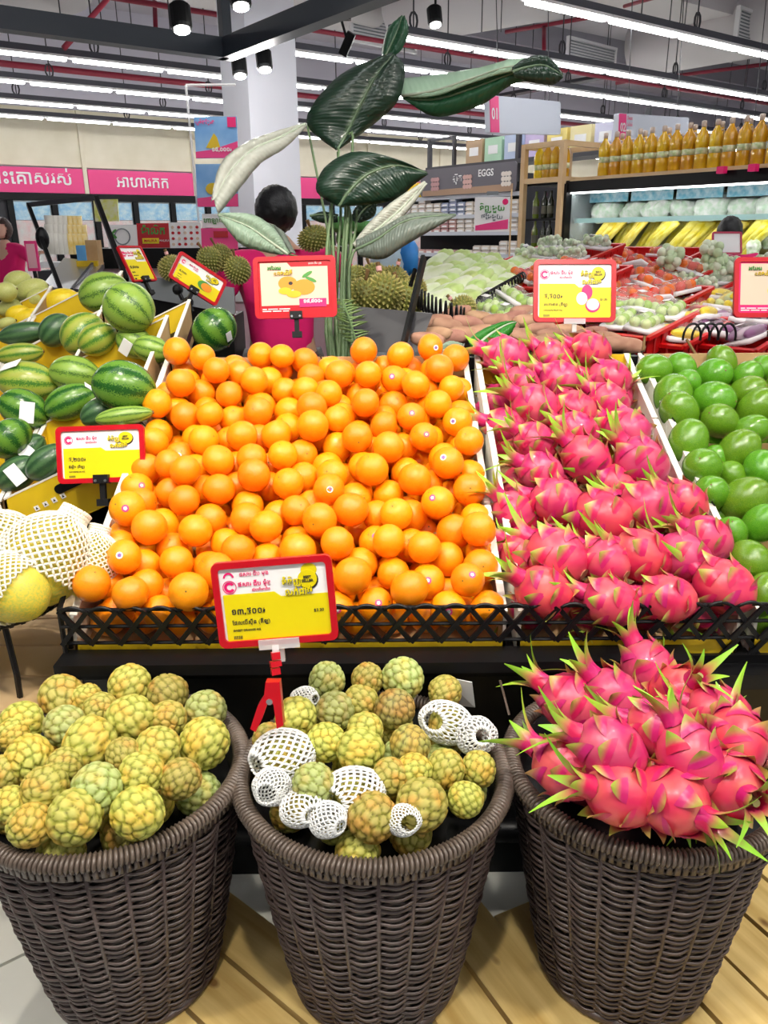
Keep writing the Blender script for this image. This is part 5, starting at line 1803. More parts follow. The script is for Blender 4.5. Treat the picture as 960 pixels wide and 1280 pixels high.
#@@PEOPLE
# ================================================================== PEOPLE
def skin_body(name, joints, edges, m, parent, lvl=2):
    me = bpy.data.meshes.new(name)
    me.from_pydata([j[0] for j in joints], edges, [])
    o = bpy.data.objects.new(name, me); COL.objects.link(o)
    md = o.modifiers.new('sk', 'SKIN'); md.use_smooth_shade = True
    sv = me.skin_vertices[0].data
    for i, j in enumerate(joints):
        r = j[1]
        sv[i].radius = r if hasattr(r, '__len__') else (r, r)
    sv[0].use_root = True
    sb = o.modifiers.new('sb', 'SUBSURF'); sb.levels = lvl; sb.render_levels = lvl
    dg = bpy.context.evaluated_depsgraph_get()
    nm = bpy.data.meshes.new_from_object(o.evaluated_get(dg))
    bpy.data.objects.remove(o)
    nm.materials.clear(); nm.materials.append(m)
    nm.polygons.foreach_set('use_smooth', [True] * len(nm.polygons))
    return link(name, nm, parent)


def head_mesh(skin):
    def fn(d):
        k = 1.0
        if d.z < -.2: k *= 1 - .18 * (-d.z - .2) * (1.2 - .6 * max(0, -d.y))
        return k
    b = MB(); b.ball((0, 0, 0), (.076, .094, .112), 22, 16, fn=fn)
    b.ball((0, -.096, -.012), (.012, .018, .022), 10, 8)
    b.ball((.078, .005, -.01), (.01, .018, .028), 8, 6); b.ball((-.078, .005, -.01), (.01, .018, .028), 8, 6)
    return b


def person(loc, yaw, s, label, hair='short', skin=K['skin'], shirt=K['cloth'], arms=None, lean=0.0, hairm=K['hair'], sleeves=None, trousers=K['black'], headtilt=(0, 0), wide=1.0):
    """faces local -y; feet at loc"""
    o = thing('person', label, 'person', loc, (0, 0, yaw)); o.scale = (s * wide, s * wide, s)
    L = lambda z: V((0, -lean * max(0, z - .9), 0))
    arms = arms or [[(.20, .0, 1.40), (.25, .03, 1.14), (.25, -.10, .92)], [(-.20, .0, 1.40), (-.25, .03, 1.14), (-.25, -.10, .92)]]
    J = [((0, 0, .92), (.15, .11))]
    def add(p, r): J.append((tuple(V(p) + L(p[2])), r)); return len(J) - 1
    E = []
    w_ = add((0, 0, 1.08), (.13, .10)); ch = add((0, 0, 1.28), (.17, .115)); nk = add((0, .01, 1.43), (.075, .07)); hd = add((0, 0, 1.52), (.052, .052))
    E += [(0, w_), (w_, ch), (ch, nk), (nk, hd)]
    for sx in (1, -1):
        h = add((sx * .09, 0, .86), (.095, .10)); k = add((sx * .10, -.01, .48), (.062, .062)); a = add((sx * .10, .02, .09), (.042, .042)); f = add((sx * .11, -.12, .04), (.04, .03))
        E += [(0, h), (h, k), (k, a), (a, f)]
    hands = []
    for ai, A in enumerate(arms):
        s0 = add(A[0], (.062, .062)); e0 = add(A[1], (.043, .043)); wr = add(A[2], (.028, .026))
        E += [(ch, s0), (s0, e0), (e0, wr)]
        # palm and five fingers
        d = (V(A[2]) - V(A[1])).normalized(); side = d.cross(V((0, 0, 1)))
        side = side.normalized() if side.length > .1 else V((1, 0, 0))
        dn = side.cross(d) * -1
        pm = add(tuple(V(A[2]) + d * .055), (.036, .018)); E.append((wr, pm))
        hands.append((V(A[2]) + L(A[2][2]), d, side, dn))
    skin_body('body', J, E, skin, o)
    b = MB()
    for (wp, d, side, dn) in hands:
        for fi in range(4):
            off = (fi - 1.5) * .019
            p0 = wp + d * .075 + side * off; ln = (.07, .078, .074, .06)[fi]
            b.tube([p0, p0 + d * ln * .45 + dn * .008, p0 + d * ln * .75 + dn * .024, p0 + d * ln * .85 + dn * .045], [.009, .0085, .008, .006], 7)
        p0 = wp + d * .035 - side * .03
        b.tube([p0, p0 + d * .02 - side * .02 + dn * .01, p0 + d * .05 - side * .022 + dn * .02], [.011, .010, .007], 7)
    b.build('fingers', skin, o, True)
    # clothes: slightly larger continuous shells
    C = [((0, 0, .80), (.165, .125))]
    def addc(p, r): C.append((tuple(V(p) + L(p[2])), r)); return len(C) - 1
    w_ = addc((0, 0, 1.05), (.155, .12)); ch = addc((0, 0, 1.28), (.19, .13)); nk = addc((0, .012, 1.42), (.095, .085))
    E = [(0, w_), (w_, ch), (ch, nk)]
    for ai, A in enumerate(arms):
        s0 = addc(A[0], (.078, .078)); E.append((ch, s0))
        full = sleeves == 'long'
        t = 1.0 if full else .62
        e0 = addc(tuple(V(A[0]).lerp(V(A[1]), t)), (.062, .062)); E.append((s0, e0))
        if full:
            wr = addc(tuple(V(A[1]).lerp(V(A[2]), .9)), (.042, .042)); E.append((e0, wr))
    skin_body('shirt', C, E, shirt, o)
    T = [((0, 0, .92), (.16, .12))]; E = []
    for sx in (1, -1):
        n0 = len(T)
        T += [((sx * .09, 0, .84), (.108, .112)), ((sx * .10, -.01, .48), (.08, .08)), ((sx * .10, .02, .10), (.065, .065))]
        E += [(0, n0), (n0, n0 + 1), (n0 + 1, n0 + 2)]
    skin_body('trousers', T, E, trousers, o)
    b = MB()
    for sx in (1, -1):
        b.ball((sx * .11, -.06, .035), (.048, .13, .04), 12, 8)
    b.build('shoes', K['black'], o, True)
    hp = V((0, -.01, 1.605)) + L(1.6)
    R = Euler((headtilt[0], 0, headtilt[1])).to_quaternion()
    h = head_mesh(skin).build('head', skin, o, True, loc=hp, rot=R)
    b = MB()
    for sx in (-1, 1):
        b.ball((sx * .03, -.083, .008), (.012, .008, .007), 8, 6)
    b.build('eyes', K['black_ink'], h, True)
    b = MB(); b.ball((0, -.088, -.055), (.022, .008, .006), 10, 6); b.build('mouth', mat('lips', (.5, .12, .12), .5), h, True)

    def hf(d):
        return 1 + .05 * noise.noise(d * 5) + .045 * noise.noise(V((d.x * 16, d.y * 16, d.z * 5)))
    b = MB(); b.ball((0, .020, .012), (.096, .104, .118), 48, 30, fn=hf)
    if hair == 'tied':
        b.ball((0, .02, .0), (.09, .09, .10), 16, 10, fn=hf); b.ball((0, .12, .02), (.035, .04, .04), 10, 8)
    hm = b.mesh('hair', hairm, True)
    # leave the face open: drop faces ahead of the hairline
    import bmesh
    bm = bmesh.new(); bm.from_mesh(hm)
    bmesh.ops.delete(bm, geom=[f for f in bm.faces if f.calc_center_median().y < -.045 + .02 and f.calc_center_median().z < .055], context='FACES')
    bm.to_mesh(hm); bm.free()
    link('hair', hm, h)
    return o


# man seen from behind, reaching across the durians
person((-0.47, 3.82, 0), pi + .12, 0.90, 'man in magenta polo shirt seen from behind, leaning over the durians holding one', hair='back', skin=K['skin'], lean=.12, wide=1.12,
       arms=[[(.20, .03, 1.36), (.30, .10, 1.10), (.27, -.05, .90)], [(-.22, -.02, 1.38), (-.40, -.12, 1.22), (-.30, -.36, 1.38)]])
# woman facing us at far left, behind the counter
person((-3.66, 8.2, 0.0), -.25, 0.88, 'woman in magenta shirt with tied dark hair behind the counter at far left', hair='tied', skin=K['skin2'], hairm=K['brown_hair'], sleeves='long',
       arms=[[(.19, .0, 1.40), (.36, -.06, 1.30), (.52, -.16, 1.36)], [(-.19, .0, 1.40), (-.25, .0, 1.14), (-.10, -.2, 1.05)]])
# woman with black hair in front of the vegetable case
person((2.28, 5.55, 0), pi - .3, 0.83, 'person with black hair and magenta shirt in front of the vegetable case, seen from behind', hair='back', skin=K['skin'])
#@@MID
# ================================================================== MIDDLE DISTANCE: durians, cabbages, sweet potatoes, red crates
# durian mesh
durm = vcol_mat('durian_skin', .55, rand=.12)


def durian_mesh(seed):
    n = 190
    i = np.arange(n) + .5
    ph = np.arccos(1 - 2 * i / n); th = pi * (1 + 5 ** .5) * i
    b = MB(); b.ball((0, 0, 0), (.92, .92, .98), 20, 14)
    col = [(.16, .17, .03, 1)] * len(b.v)
    for a, c in zip(ph, th):
        d = V((sin(a) * cos(c), sin(a) * sin(c), cos(a)))
        x = d.orthogonal().normalized(); y = d.cross(x)
        o = len(b.v)
        for k in range(5):
            q = d * .90 + (x * cos(k * 1.2566) + y * sin(k * 1.2566)) * .105
            b.v.append(tuple(q)); col.append((.19, .2, .035, 1))
        b.v.append(tuple(d * 1.12)); col.append((.62, .52, .18, 1))
        for k in range(5):
            b.f.append((o + k, o + (k + 1) % 5, o + 5)); b.mi.append(0)
    b.col = col
    return b.mesh('husk', durm)


DU = [durian_mesh(1)]
b = MB(); b.lathe([(.1, .9), (.09, 1.15), (.12, 1.5), (.11, 1.55)], 9); DST = b.mesh('stalk', K['brass'], True)
b = MB(); b.lathe([(.14, 1.12), (.15, 1.35)], 12); DTG = b.mesh('tag', mat('pink_tag', (.85, .45, .45), .5))


def durian(px, py, w, h, d, lab, stalk=None, tagd=False):
    p = at(px, py, d)
    o = thing('durian', lab, 'durian', p)
    sx, sz = w / 2000 * d, h / 2000 * d
    o.rotation_euler = (V(stalk).normalized() if stalk else V((random.uniform(-.6, .6), -.2, 1)).normalized()).to_track_quat('Z', 'Y').to_euler()
    for me, n in ((DU[0], 'husk'), (DST, 'stalk')) + (((DTG, 'tag'),) if tagd else ()):
        c = link(n, me, o); c.scale = (sx, sx, sz)
    return o


random.seed(31)
durian(215, 335, 34, 30, 3.3, 'durian with stalk and tag on the grey counter at left', (-.3, 0, 1), True)
durian(262, 325, 30, 32, 3.4, 'spiky durian behind the slanting sign, left one')
durian(277, 322, 28, 34, 3.45, 'spiky durian behind the slanting sign, middle one')
durian(297, 338, 32, 34, 3.3, 'durian just left of the man')
durian(453, 372, 46, 46, 2.78, 'big durian at the front left on the dark grey bin')
durian(480, 368, 50, 52, 2.8, 'big durian in the middle of the dark grey bin', (-.2, .3, 1), True)
durian(507, 375, 46, 48, 2.86, 'durian at the right end of the dark grey bin')
durian(444, 348, 34, 30, 3.0, 'pale yellow durian at the back of the dark grey bin')
durian(466, 345, 36, 30, 2.95, 'durian in the second line of the dark grey bin')
durian(492, 350, 38, 34, 2.98, 'durian behind the black arm on the dark grey bin', (.3, 0, 1), True)
durian(516, 362, 34, 34, 3.05, 'durian next to the black coil fence')
durian(577, 388, 38, 34, 2.95, 'single durian with red tag beside the sweet potatoes', (-.9, 0, .9), True)
durian(392, 298, 40, 30, 3.45, 'yellow-green durian held up by the man', (-.3, -.2, 1))

# dark grey bin panels
bo = at(485, 415, 2.6)
t = thing('durian_bin', 'dark grey bin holding the durians behind the orange bin', 'bin', (bo.x, bo.y, 0))
def relb(x, y, d): return at(x, y, d) - V((bo.x, bo.y, 0))
b = MB(); b.plate([relb(430, 382, 2.62), relb(541, 392, 2.55), relb(522, 440, 2.55), relb(430, 440, 2.62)], .015, (0, 1, 0)); b.build('front_panel', K['dgrey'], t)
b = MB(); b.box((0, .28, .48), (.36, .5, .96)); b.build('body', K['black'], t)
b = MB(); b.bar(relb(530, 322, 2.6), relb(503, 437, 2.5), .012, .03); b.build('arm', K['black'], t)
b = MB(); b.bar(relb(519, 336, 2.62), relb(513, 358, 2.62), .008, .012); b.build('arm_hook', K['black'], t)
# coil fence
def coil(pts, r, turns, lab):
    A = spl([at(*p) for p in pts], 80)
    c0_ = A[0]
    n = turns * 10
    out = []
    for i in range(n + 1):
        f = i / n * 80; k = min(int(f), 79); p = A[k].lerp(A[k + 1], f - k)
        tdir = (A[-1] - A[0]).normalized()
        x = V((0, 0, 1)); y = tdir.cross(x).normalized()
        a = 2 * pi * i / 10
        out.append(p + x * cos(a) * r + y * sin(a) * r * .6 - c0_)
    b = MB(); b.tube(out, .0042, 5)
    tag(b.build('coil_fence', K['rubber'], loc=c0_), lab, 'fence')
coil([(522, 372, 2.8), (545, 385, 2.78), (580, 398, 2.8)], .035, 12, 'black coiled wire fence left of the sweet potatoes')
coil([(598, 378, 3.1), (625, 362, 3.3), (655, 345, 3.6)], .02, 18, 'black coiled wire fence along the white cabbages')

# grey counter with durians at left
t = thing('grey_counter', 'grey-fronted durian counter behind the watermelons', 'counter', (-0.9, 3.45, 0))
def relc(x, y, d): return at(x, y, d) - V((-0.9, 3.45, 0))
b = MB(); b.plate([relc(160, 342, 3.45), relc(292, 360, 3.15), relc(294, 393, 3.15), relc(160, 368, 3.45)], .02, (0, 1, 0)); b.build('front_panel', K['grey'], t)
b = MB(); b.plate([relc(170, 368, 3.46), relc(292, 393, 3.16), relc(294, 415, 3.16), relc(170, 395, 3.46)], .02, (0, 1, 0)); b.build('kick_panel', K['black'], t)
b = MB(); b.box((-0.10, .40, .5), (.65, .3, 1.0)); b.build('body', K['black'], t)
for (x, y) in ((222, 362), (235, 378)):
    b = MB(); b.ball(relc(x, y, 3.2), .022, 10, 8); b.bar(relc(x, y, 3.2), relc(x + 6, y + 12, 3.2), .012); b.build('swivel_clip', K['rubber'], t)

# slope of cabbages
cab = mat('napa_cabbage', (.62, .72, .38), .5, var=(.85, .88, .72), nscale=9, rand=.1, bump=.4, bscale=30)
cabf = mat('cabbage_leaf_tip', (.50, .66, .2), .5, var=(.7, .8, .4), nscale=12, rand=.1)
b = MB()
b.ball((0, 0, 0), (.062, .062, .155), 18, 14, fn=lambda d: 1 + .06 * sin(9 * atan2(d.y, d.x)) * (1 - abs(d.z)) + .05 * noise.noise(d * 3))
CB = b.mesh('head', cab, True)
b = MB()
for k in range(6):
    a = k * 1.047
    b.ball((.028 * cos(a), .028 * sin(a), .11), (.03, .03, .05), 8, 6, fn=hull_noise(.2, 4, k))
CBT = b.mesh('leaf_tips', cabf, True)
CP = [(548, 345, 3.9), (560, 352, 3.8), (575, 340, 4.0), (585, 352, 3.7), (598, 345, 3.9), (610, 350, 3.7), (625, 342, 3.9), (540, 362, 3.6), (556, 370, 3.5), (572, 364, 3.5), (590, 366, 3.5),
      (545, 382, 3.3), (562, 386, 3.25), (606, 335, 4.1), (640, 335, 4.1), (652, 345, 3.9), (565, 332, 4.2), (545, 332, 4.2), (530, 350, 3.9), (625, 360, 3.6), (612, 368, 3.5), (580, 378, 3.35), (655, 330, 4.3), (588, 332, 4.2), (530, 372, 3.5)]
rows = rows_by(CP, lambda q: q[1], 5)
for ri, row in enumerate(rows):
    row.sort()
    for ci, (px, py, d) in enumerate(row):
        t = thing('napa_cabbage', 'pale napa cabbage on the slope, %s row from the back, %s' % (ORD[ri + 1], ordn(ci, len(row))), 'cabbage', at(px, py + 4, d), V((random.uniform(.5, .9), random.uniform(.5, .9), random.uniform(.25, .5))).normalized().to_track_quat('Z', 'Y'), 'napa cabbages')
        link('head', CB, t); link('leaf_tips', CBT, t)
t = thing('vegetable_stand', 'dark sloping stand under the napa cabbages', 'display stand', (0.45, 3.9, 0))
b = MB(); b.plate([V((-.15, 3.1, .93)) - V((.45, 3.9, 0)), V((.75, 3.1, .93)) - V((.45, 3.9, 0)), V((1.05, 4.7, 1.12)) - V((.45, 3.9, 0)), V((-.05, 4.7, 1.12)) - V((.45, 3.9, 0))], .02, (0, 0, -1)); b.build('deck', K['black'], t)
b = MB(); b.box((0, .05, .44), (.8, 1.4, .86)); b.build('body', K['black'], t)

# sweet potatoes
spm = mat('sweet_potato_skin', (.40, .20, .13), .75, var=(.52, .29, .19), nscale=16, bump=.5, bscale=40, rand=.15)
SPM = []
for k in range(3):
    def fn(d, k=k):
        return 1 + .16 * noise.noise(d * 1.6 + V((k * 4, 0, 0)))
    b = MB(); b.ball((0, 0, 0), (.028, .028, .085), 14, 12, fn=lambda d, k=k: (1 + .16 * noise.noise(d * 1.6 + V((k * 4, 0, 0)))) * (1 - .25 * d.z ** 6))
    SPM.append(b.mesh('sweet_potato', spm, True))
SPP = [(545, 402, 2.75), (570, 392, 2.85), (560, 408, 2.7), (585, 404, 2.75), (600, 398, 2.85), (620, 402, 2.8), (640, 398, 2.9), (660, 402, 2.8), (545, 418, 2.6), (562, 422, 2.6), (580, 418, 2.62), (600, 416, 2.65), (615, 424, 2.6),
       (640, 420, 2.65), (655, 424, 2.6), (675, 412, 2.7), (690, 420, 2.65), (708, 414, 2.72), (720, 424, 2.62), (738, 418, 2.68), (755, 424, 2.62), (770, 430, 2.6), (535, 425, 2.55), (655, 390, 2.95), (680, 428, 2.6), (630, 412, 2.7), (702, 430, 2.56), (785, 432, 2.6)]
rows = rows_by(SPP, lambda q: q[1], 4)
for ri, row in enumerate(rows):
    row.sort()
    for ci, (px, py, d) in enumerate(row):
        a = random.uniform(-.5, .5)
        o = link('sweet_potato', random.choice(SPM), None, at(px, py, d), V((cos(a), sin(a), random.uniform(-.25, .25))).to_track_quat('Z', 'Y').to_euler())
        o.scale = (.92, .92, .8)
        tag(o, 'brownish-pink sweet potato, %s row from the back, %s' % (ORD[ri + 1], ordn(ci, len(row))), 'sweet potato', 'sweet potatoes')
t = thing('black_bin', 'black wire-sided bin under the sweet potatoes', 'bin', (0.5, 2.7, 0))
b = MB(); b.plate([V((-.3, -.25, .95)), V((.32, -.25, .95)), V((.32, .10, 1.0)), V((-.3, .16, 1.02))], .02, (0, 0, -1)); b.build('deck', K['black'], t)
b = MB(); b.box((.02, -.06, .47), (.6, .3, .9)); b.build('body', K['black'], t)
for k in range(7):
    p, q = at(532 + k * 8, 430, 2.45), at(529 + k * 8, 441, 2.4)
    b = MB(); b.tube([p - V((.5, 2.7, 0)), q - V((.5, 2.7, 0))], .003, 5); b.build('wire', K['steel'], t)

# ---- red crates of packed produce
RD = V((-.6, .8, 0)).normalized()       # long axis of crate rows
RU = V((.8, .6, 0)).normalized()


def rplane(p):    # height of the produce slope
    return 1.0 + .13 * (p.dot(RU) - 2.85)


def crate(c, L, Wd, lab, h=.075, ang=None):
    yaw = atan2(RD.y, RD.x)
    o = thing('red_crate', lab, 'crate', c, (-.24, 0, yaw), 'red produce crates')
    for (a, bb, n) in (((-L / 2, -Wd / 2), (L / 2, -Wd / 2), 'side_wall'), ((-L / 2, Wd / 2), (L / 2, Wd / 2), 'side_wall'), ((-L / 2, -Wd / 2), (-L / 2, Wd / 2), 'end_wall'), ((L / 2, -Wd / 2), (L / 2, Wd / 2), 'end_wall')):
        b = MB()
        A, B = V((*a, 0)) * .92, V((*bb, 0)) * .92
        A2, B2 = V((*a, h)), V((*bb, h))
        nn = (B - A).cross(V((0, 0, 1))).normalized()
        b.plate([A, B, B2, A2], .006, nn)
        b.bar(A2, B2, .018, .012)
        # grille slots as raised ribs
        for k in range(7):
            f = (k + 1) / 8; b.bar(A.lerp(B, f) - nn * .002, A2.lerp(B2, f) - nn * .002, .006, .008)
        b.build(n, K['crate'], o)
    b = MB(); b.box((0, 0, .003), (L * .92, Wd * .92, .006)); b.build('base', K['crate'], o)
    return o


film = mat('tray_film', (.85, .88, .86), .12, alpha=.14)
tray_w = mat('foam_tray', (.85, .82, .84), .5)


def pack_mesh(kind):
    """a wrapped tray with its contents, long about 15 cm"""
    b = MB(); mats = [tray_w, film]
    b.box((0, 0, .008), (.15, .10, .016))
    rnd = random.Random(kind)
    if kind == 'tomato':
        mats += [mat('tomato', (.75, .04, .01), .25), mat('tomato_or', (.8, .16, .02), .25)]
        for k in range(6):
            b.m = 2 + k % 2; b.ball((-.045 + .045 * (k % 3), -.022 + .044 * (k // 3), .032), (.023, .023, .02), 10, 8)
    elif kind == 'green':
        mats += [mat('lime_green', (.35, .55, .08), .3), mat('pale_green', (.6, .72, .35), .3)]
        for k in range(8):
            b.m = 2 + k % 2; b.ball((-.052 + .035 * (k % 4), -.02 + .04 * (k // 4), .03), (.019, .02, .018), 10, 8)
    elif kind == 'corn':
        mats += [mat('corn_yellow', (.86, .66, .05), .4), mat('corn_husk', (.66, .74, .28), .5)]
        for k in range(3):
            b.m = 2 + (k == 1); b.ball((0, -.032 + .032 * k, .03), (.07, .018, .018), 10, 8)
    elif kind == 'aubergine':
        mats += [mat('aubergine_purple', (.28, .12, .26), .3), mat('aubergine_pale', (.6, .45, .56), .4)]
        for k in range(3):
            b.m = 2 + k % 2; b.ball((0, -.03 + .03 * k, .03), (.07, .02, .02), 10, 8)
    elif kind == 'grape':
        mats += [mat('pale_grape', (.55, .68, .42), .3), mat('pale_grape2', (.72, .78, .6), .3)]
        for k in range(24):
            b.m = 2 + k % 2; b.ball((rnd.uniform(-.06, .06), rnd.uniform(-.038, .038), rnd.uniform(.025, .06)), .015, 8, 6)
    b.m = 1
    b.ball((0, 0, .03), (.078, .053, .034), 14, 8)
    b.m = 0
    b.box((.02, -.01, .064), (.035, .025, .001))
    return b.mesh('pack_' + kind, mats, True)


PKS = {k: pack_mesh(k) for k in ('tomato', 'green', 'corn', 'aubergine', 'grape')}
cname = dict(tomato='wrapped tray of red tomatoes', green='wrapped tray of small green fruit', corn='wrapped tray of yellow corn', aubergine='wrapped tray of purple aubergines', grape='bag of pale green grapes')
pnm = dict(tomato='tomato_pack', green='green_fruit_pack', corn='corn_pack', aubergine='aubergine_pack', grape='grape_bag')
CR = [ # pixel of the crate centre, depth, kind, grid, L, W, words
    ((700, 345), 3.55, 'tomato', (3, 2), .52, .36, 'red crate of tomatoes behind the dragon fruit sign'),
    ((775, 372), 3.35, 'tomato', (4, 3), .62, .40, 'red crate of tomatoes right of the dragon fruit sign'),
    ((800, 345), 3.75, 'tomato', (4, 2), .60, .36, 'red crate of tomatoes farther back'),
    ((775, 408), 2.95, 'green', (4, 2), .50, .34, 'red crate of tomatoes and limes below the sign'),
    ((860, 352), 3.7, 'grape', (3, 3), .45, .40, 'red crate heaped with pale grapes'),
    ((865, 382), 3.3, 'corn', (4, 2), .50, .34, 'red crate of yellow corn in the middle'),
    ((812, 420), 2.95, 'corn', (4, 2), .50, .30, 'front red crate of corn by the avocados'),
    ((898, 425), 2.85, 'aubergine', (4, 2), .46, .30, 'front red crate of purple aubergines'),
    ((600, 385), 3.25, 'green', (3, 2), .42, .32, 'red crate left of the dragon fruit sign'),
    ((650, 395), 3.1, 'green', (3, 2), .42, .30, 'small red crate just left of the dragon fruit sign'),
    ((700, 318), 4.1, 'grape', (3, 2), .52, .4, 'red crate at the back left before the oil rack'),
    ((800, 322), 4.35, 'tomato', (2, 1), .6, .4, 'nearly empty red crate at the back in the middle'),
    ((935, 345), 3.7, 'grape', (3, 2), .5, .4, 'red crate at the right back')]
CW_ = ['crate behind dragon fruit sign', 'crate right of dragon fruit sign', 'second tomato crate back', 'tomato and lime crate', 'heaped grape crate', 'middle corn crate', 'front corn crate',
       'aubergine crate', 'crate left of sign', 'small crate beside sign', 'back left crate', 'nearly empty back crate', 'right back crate']
random.seed(41)
for (px, py), d, kind, (nx, ny), L, Wd, lab in CR:
    c = at(px, py, d); c.z -= .075 if d > 3 else .04
    crate(c, L, Wd, lab)
    yaw = atan2(RD.y, RD.x)
    kk_ = 0
    for i in range(nx):
        for j in range(ny):
            kk_ += 1
            q = c + RD * ((i - (nx - 1) / 2) * L * .86 / nx) + V((RU.x, RU.y, 0)) * (-(j - (ny - 1) / 2) * Wd * .84 / ny) + V((0, 0, .06 + random.uniform(0, .025) + .24 * (j - (ny - 1) / 2) * Wd * .84 / ny * -1))
            kd = kind if random.random() > .12 or kind in ('grape', 'aubergine') else 'green'
            o = link(pnm[kd], PKS[kd], None, q, (random.uniform(-.35, .35), random.uniform(-.35, .2), yaw + random.uniform(-.5, .5) + (pi / 2 if nx > 3 else 0)))
            cword = CW_[CR.index(((px, py), d, kind, (nx, ny), L, Wd, lab))]
            tag(o, '%s, %s line, %s place, %s' % (cname[kd].replace('wrapped tray of ', 'pack of '), ('near', 'middle', 'far')[j], ORD[nx - i], cword), 'produce pack', 'packs in crates')
# big leaning grape bags
for k, (px, py, w, h, lab) in enumerate([(888, 330, 26, 50, 'upright clear bag of pale grapes standing before the blank sign'), (905, 350, 24, 50, 'clear bag of pale grapes leaning beside the avocado sign'),
                                         (838, 322, 26, 22, 'pale cabbage wedge at the back of the tomatoes')]):
    d = 3.6
    b = MB()
    rnd = random.Random(k)
    for i in range(34):
        b.m = i % 2; b.ball((rnd.uniform(-w, w) / 2300 * d, rnd.uniform(-.04, .04), rnd.uniform(-h, h) / 2200 * d), .022, 8, 6)
    tag(b.build('grape_bag', [MATS['pale_grape'], MATS['pale_grape2']], None, True, at(px, py, d), (.2, .25 * (k == 1), 0)), lab, 'grapes')
t = thing('produce_stand', 'black sloping stand under the red crates', 'display stand', (1.15, 3.6, 0))
b = MB(); b.box((0, 0, .43), (.75, .95, .86), Euler((0, 0, radians(-37))).to_matrix()); b.build('body', K['black'], t)
for k in range(5):
    b = MB(); p0 = at(868 + 11 * k, 418, 2.6) - V((1.15, 3.6, 0))
    b.tube([p0 + V((.02 * cos(a) - .005 * a, 0, .035 * sin(a))) for a in np.linspace(-.6, 3.7, 12)], .004, 5); b.build('wire_loop', K['rubber'], t)
#@@BACK
# ================================================================== REFRIGERATED CASE on the right
# local frame: x along W reversed (towards the camera side), face looks back along -U
CF = thing('vegetable_case', 'long open refrigerated vegetable case with lit shelves at right', 'refrigerated case', uw(6.0, 5.22, 0), (0, 0, atan2(-W.y, -W.x)))
# local +x = -W (towards the right of the photo), local +y = U (into the case)
CL = 4.2
whitec = mat('case_white', (.85, .88, .88), .4)
b = MB(); b.box((CL / 2, .45, .5), (CL, .8, .9)); b.build('lower_body', K['dgrey'], CF)
b = MB(); b.box((CL / 2, .82, 1.35), (CL, .05, .8)); b.build('back_panel', mat('case_back', (.8, .72, .35), .5), CF)
b = MB(); b.box((CL / 2, .45, 1.735), (CL, .85, .10)); b.build('roof', K['black'], CF)
b = MB(); b.box((0.0, .42, 1.36), (.05, .82, .8)); b.build('end_panel', K['black'], CF)
b = MB(); b.box((CL / 2, .47, 1.45), (CL - .06, .62, .02)); b.build('shelf', whitec, CF)
b = MB(); b.box((CL / 2, .14, 1.445), (CL - .06, .012, .04)); b.build('shelf_edge', mat('shelf_edge_teal', (.45, .72, .70), .4), CF)
b = MB(); b.box((CL / 2, .40, 1.14), (CL - .06, .75, .03)); b.build('shelf', whitec, CF)
b = MB(); b.box((CL / 2, .01, 1.14), (CL - .06, .012, .05)); b.build('shelf_edge', MATS['shelf_edge_teal'], CF)
b = MB(); b.box((CL / 2, .06, 1.678), (CL - .1, .05, .012)); b.build('lamp_strip', mat('case_lamp', (1, .98, .95), .4, emit=5), CF)
b = MB(); b.box((CL / 2, .20, 1.432), (CL - .1, .03, .008)); b.build('lamp_strip', MATS['case_lamp'], CF)
b = MB(); b.box((CL / 2, .30, 1.645), (.42, .01, .09)); hp_ = b.mesh('header_poster', mat('header_blue', (.12, .45, .62), .4, var=(.5, .72, .8), nscale=20))
for k in range(9):
    link('header_poster', hp_, CF, (-CL / 2 + .27 + k * .455, 0, 0))
glass = mat('case_glass', (.8, .92, .95), .05, alpha=.18)
b = MB(); b.box((.06, .35, 1.4), (.008, .6, .62)); b.build('glass_end', glass, CF)
b = MB()
bagm = mat('white_green_bag', (.86, .90, .86), .3, var=(.55, .74, .55), nscale=22, rand=.1, bump=.8, bscale=30)
yelm = mat('yellow_produce', (.70, .58, .02), .4, var=(.85, .78, .22), nscale=22, rand=.12, bump=.5, bscale=22)
mixm = mat('mixed_pack', (.5, .62, .35), .3, var=(.85, .88, .8), nscale=26, rand=.15, bump=.3, bscale=30)
b = MB(); b.ball((0, 0, 0), (.15, .10, .085), 28, 18, fn=lambda d: (1 + .16 * noise.noise(d * 2.2) + .10 * noise.noise(d * 6 + V((3, 3, 3)))) * (1 / max(abs(d.x), abs(d.y), abs(d.z)) ** .45)); BAG = b.mesh('vegetable_bag', bagm, True)
b = MB()
for k in range(9):
    b.tube([V((-.02 + .012 * k - .11, -.10, -.05)), V((-.02 + .014 * k - .05, -.0, .0 + .01 * (k % 3))), V((.0 + .016 * k, .12, .07))], [.012, .018, .014], 7)
YEL = b.mesh('yellow_bundle', yelm, True)
b = MB(); b.ball((0, 0, 0), (.07, .06, .06), 12, 8, fn=hull_noise(.3, 3, 5)); MIX = b.mesh('mixed_pack', mixm, True)
Rcf = Matrix.Rotation(atan2(-W.y, -W.x), 4, 'Z')
cfp = lambda x, y, z: uw(6.0, 5.22, 0) + (Rcf @ V((x, y, z)))
rz_ = atan2(-W.y, -W.x)
for k in range(15):
    o = link('vegetable_bag', BAG, None, cfp(.22 + k * .265, .36 + .05 * (k % 2), 1.53), (.6, random.uniform(-.3, .3), rz_ + random.uniform(-.3, .3)))
    tag(o, 'white-green bag of leafy vegetables on the upper case shelf, %s' % ordn(k, 15), 'vegetable bag', 'bags on the upper case shelf')
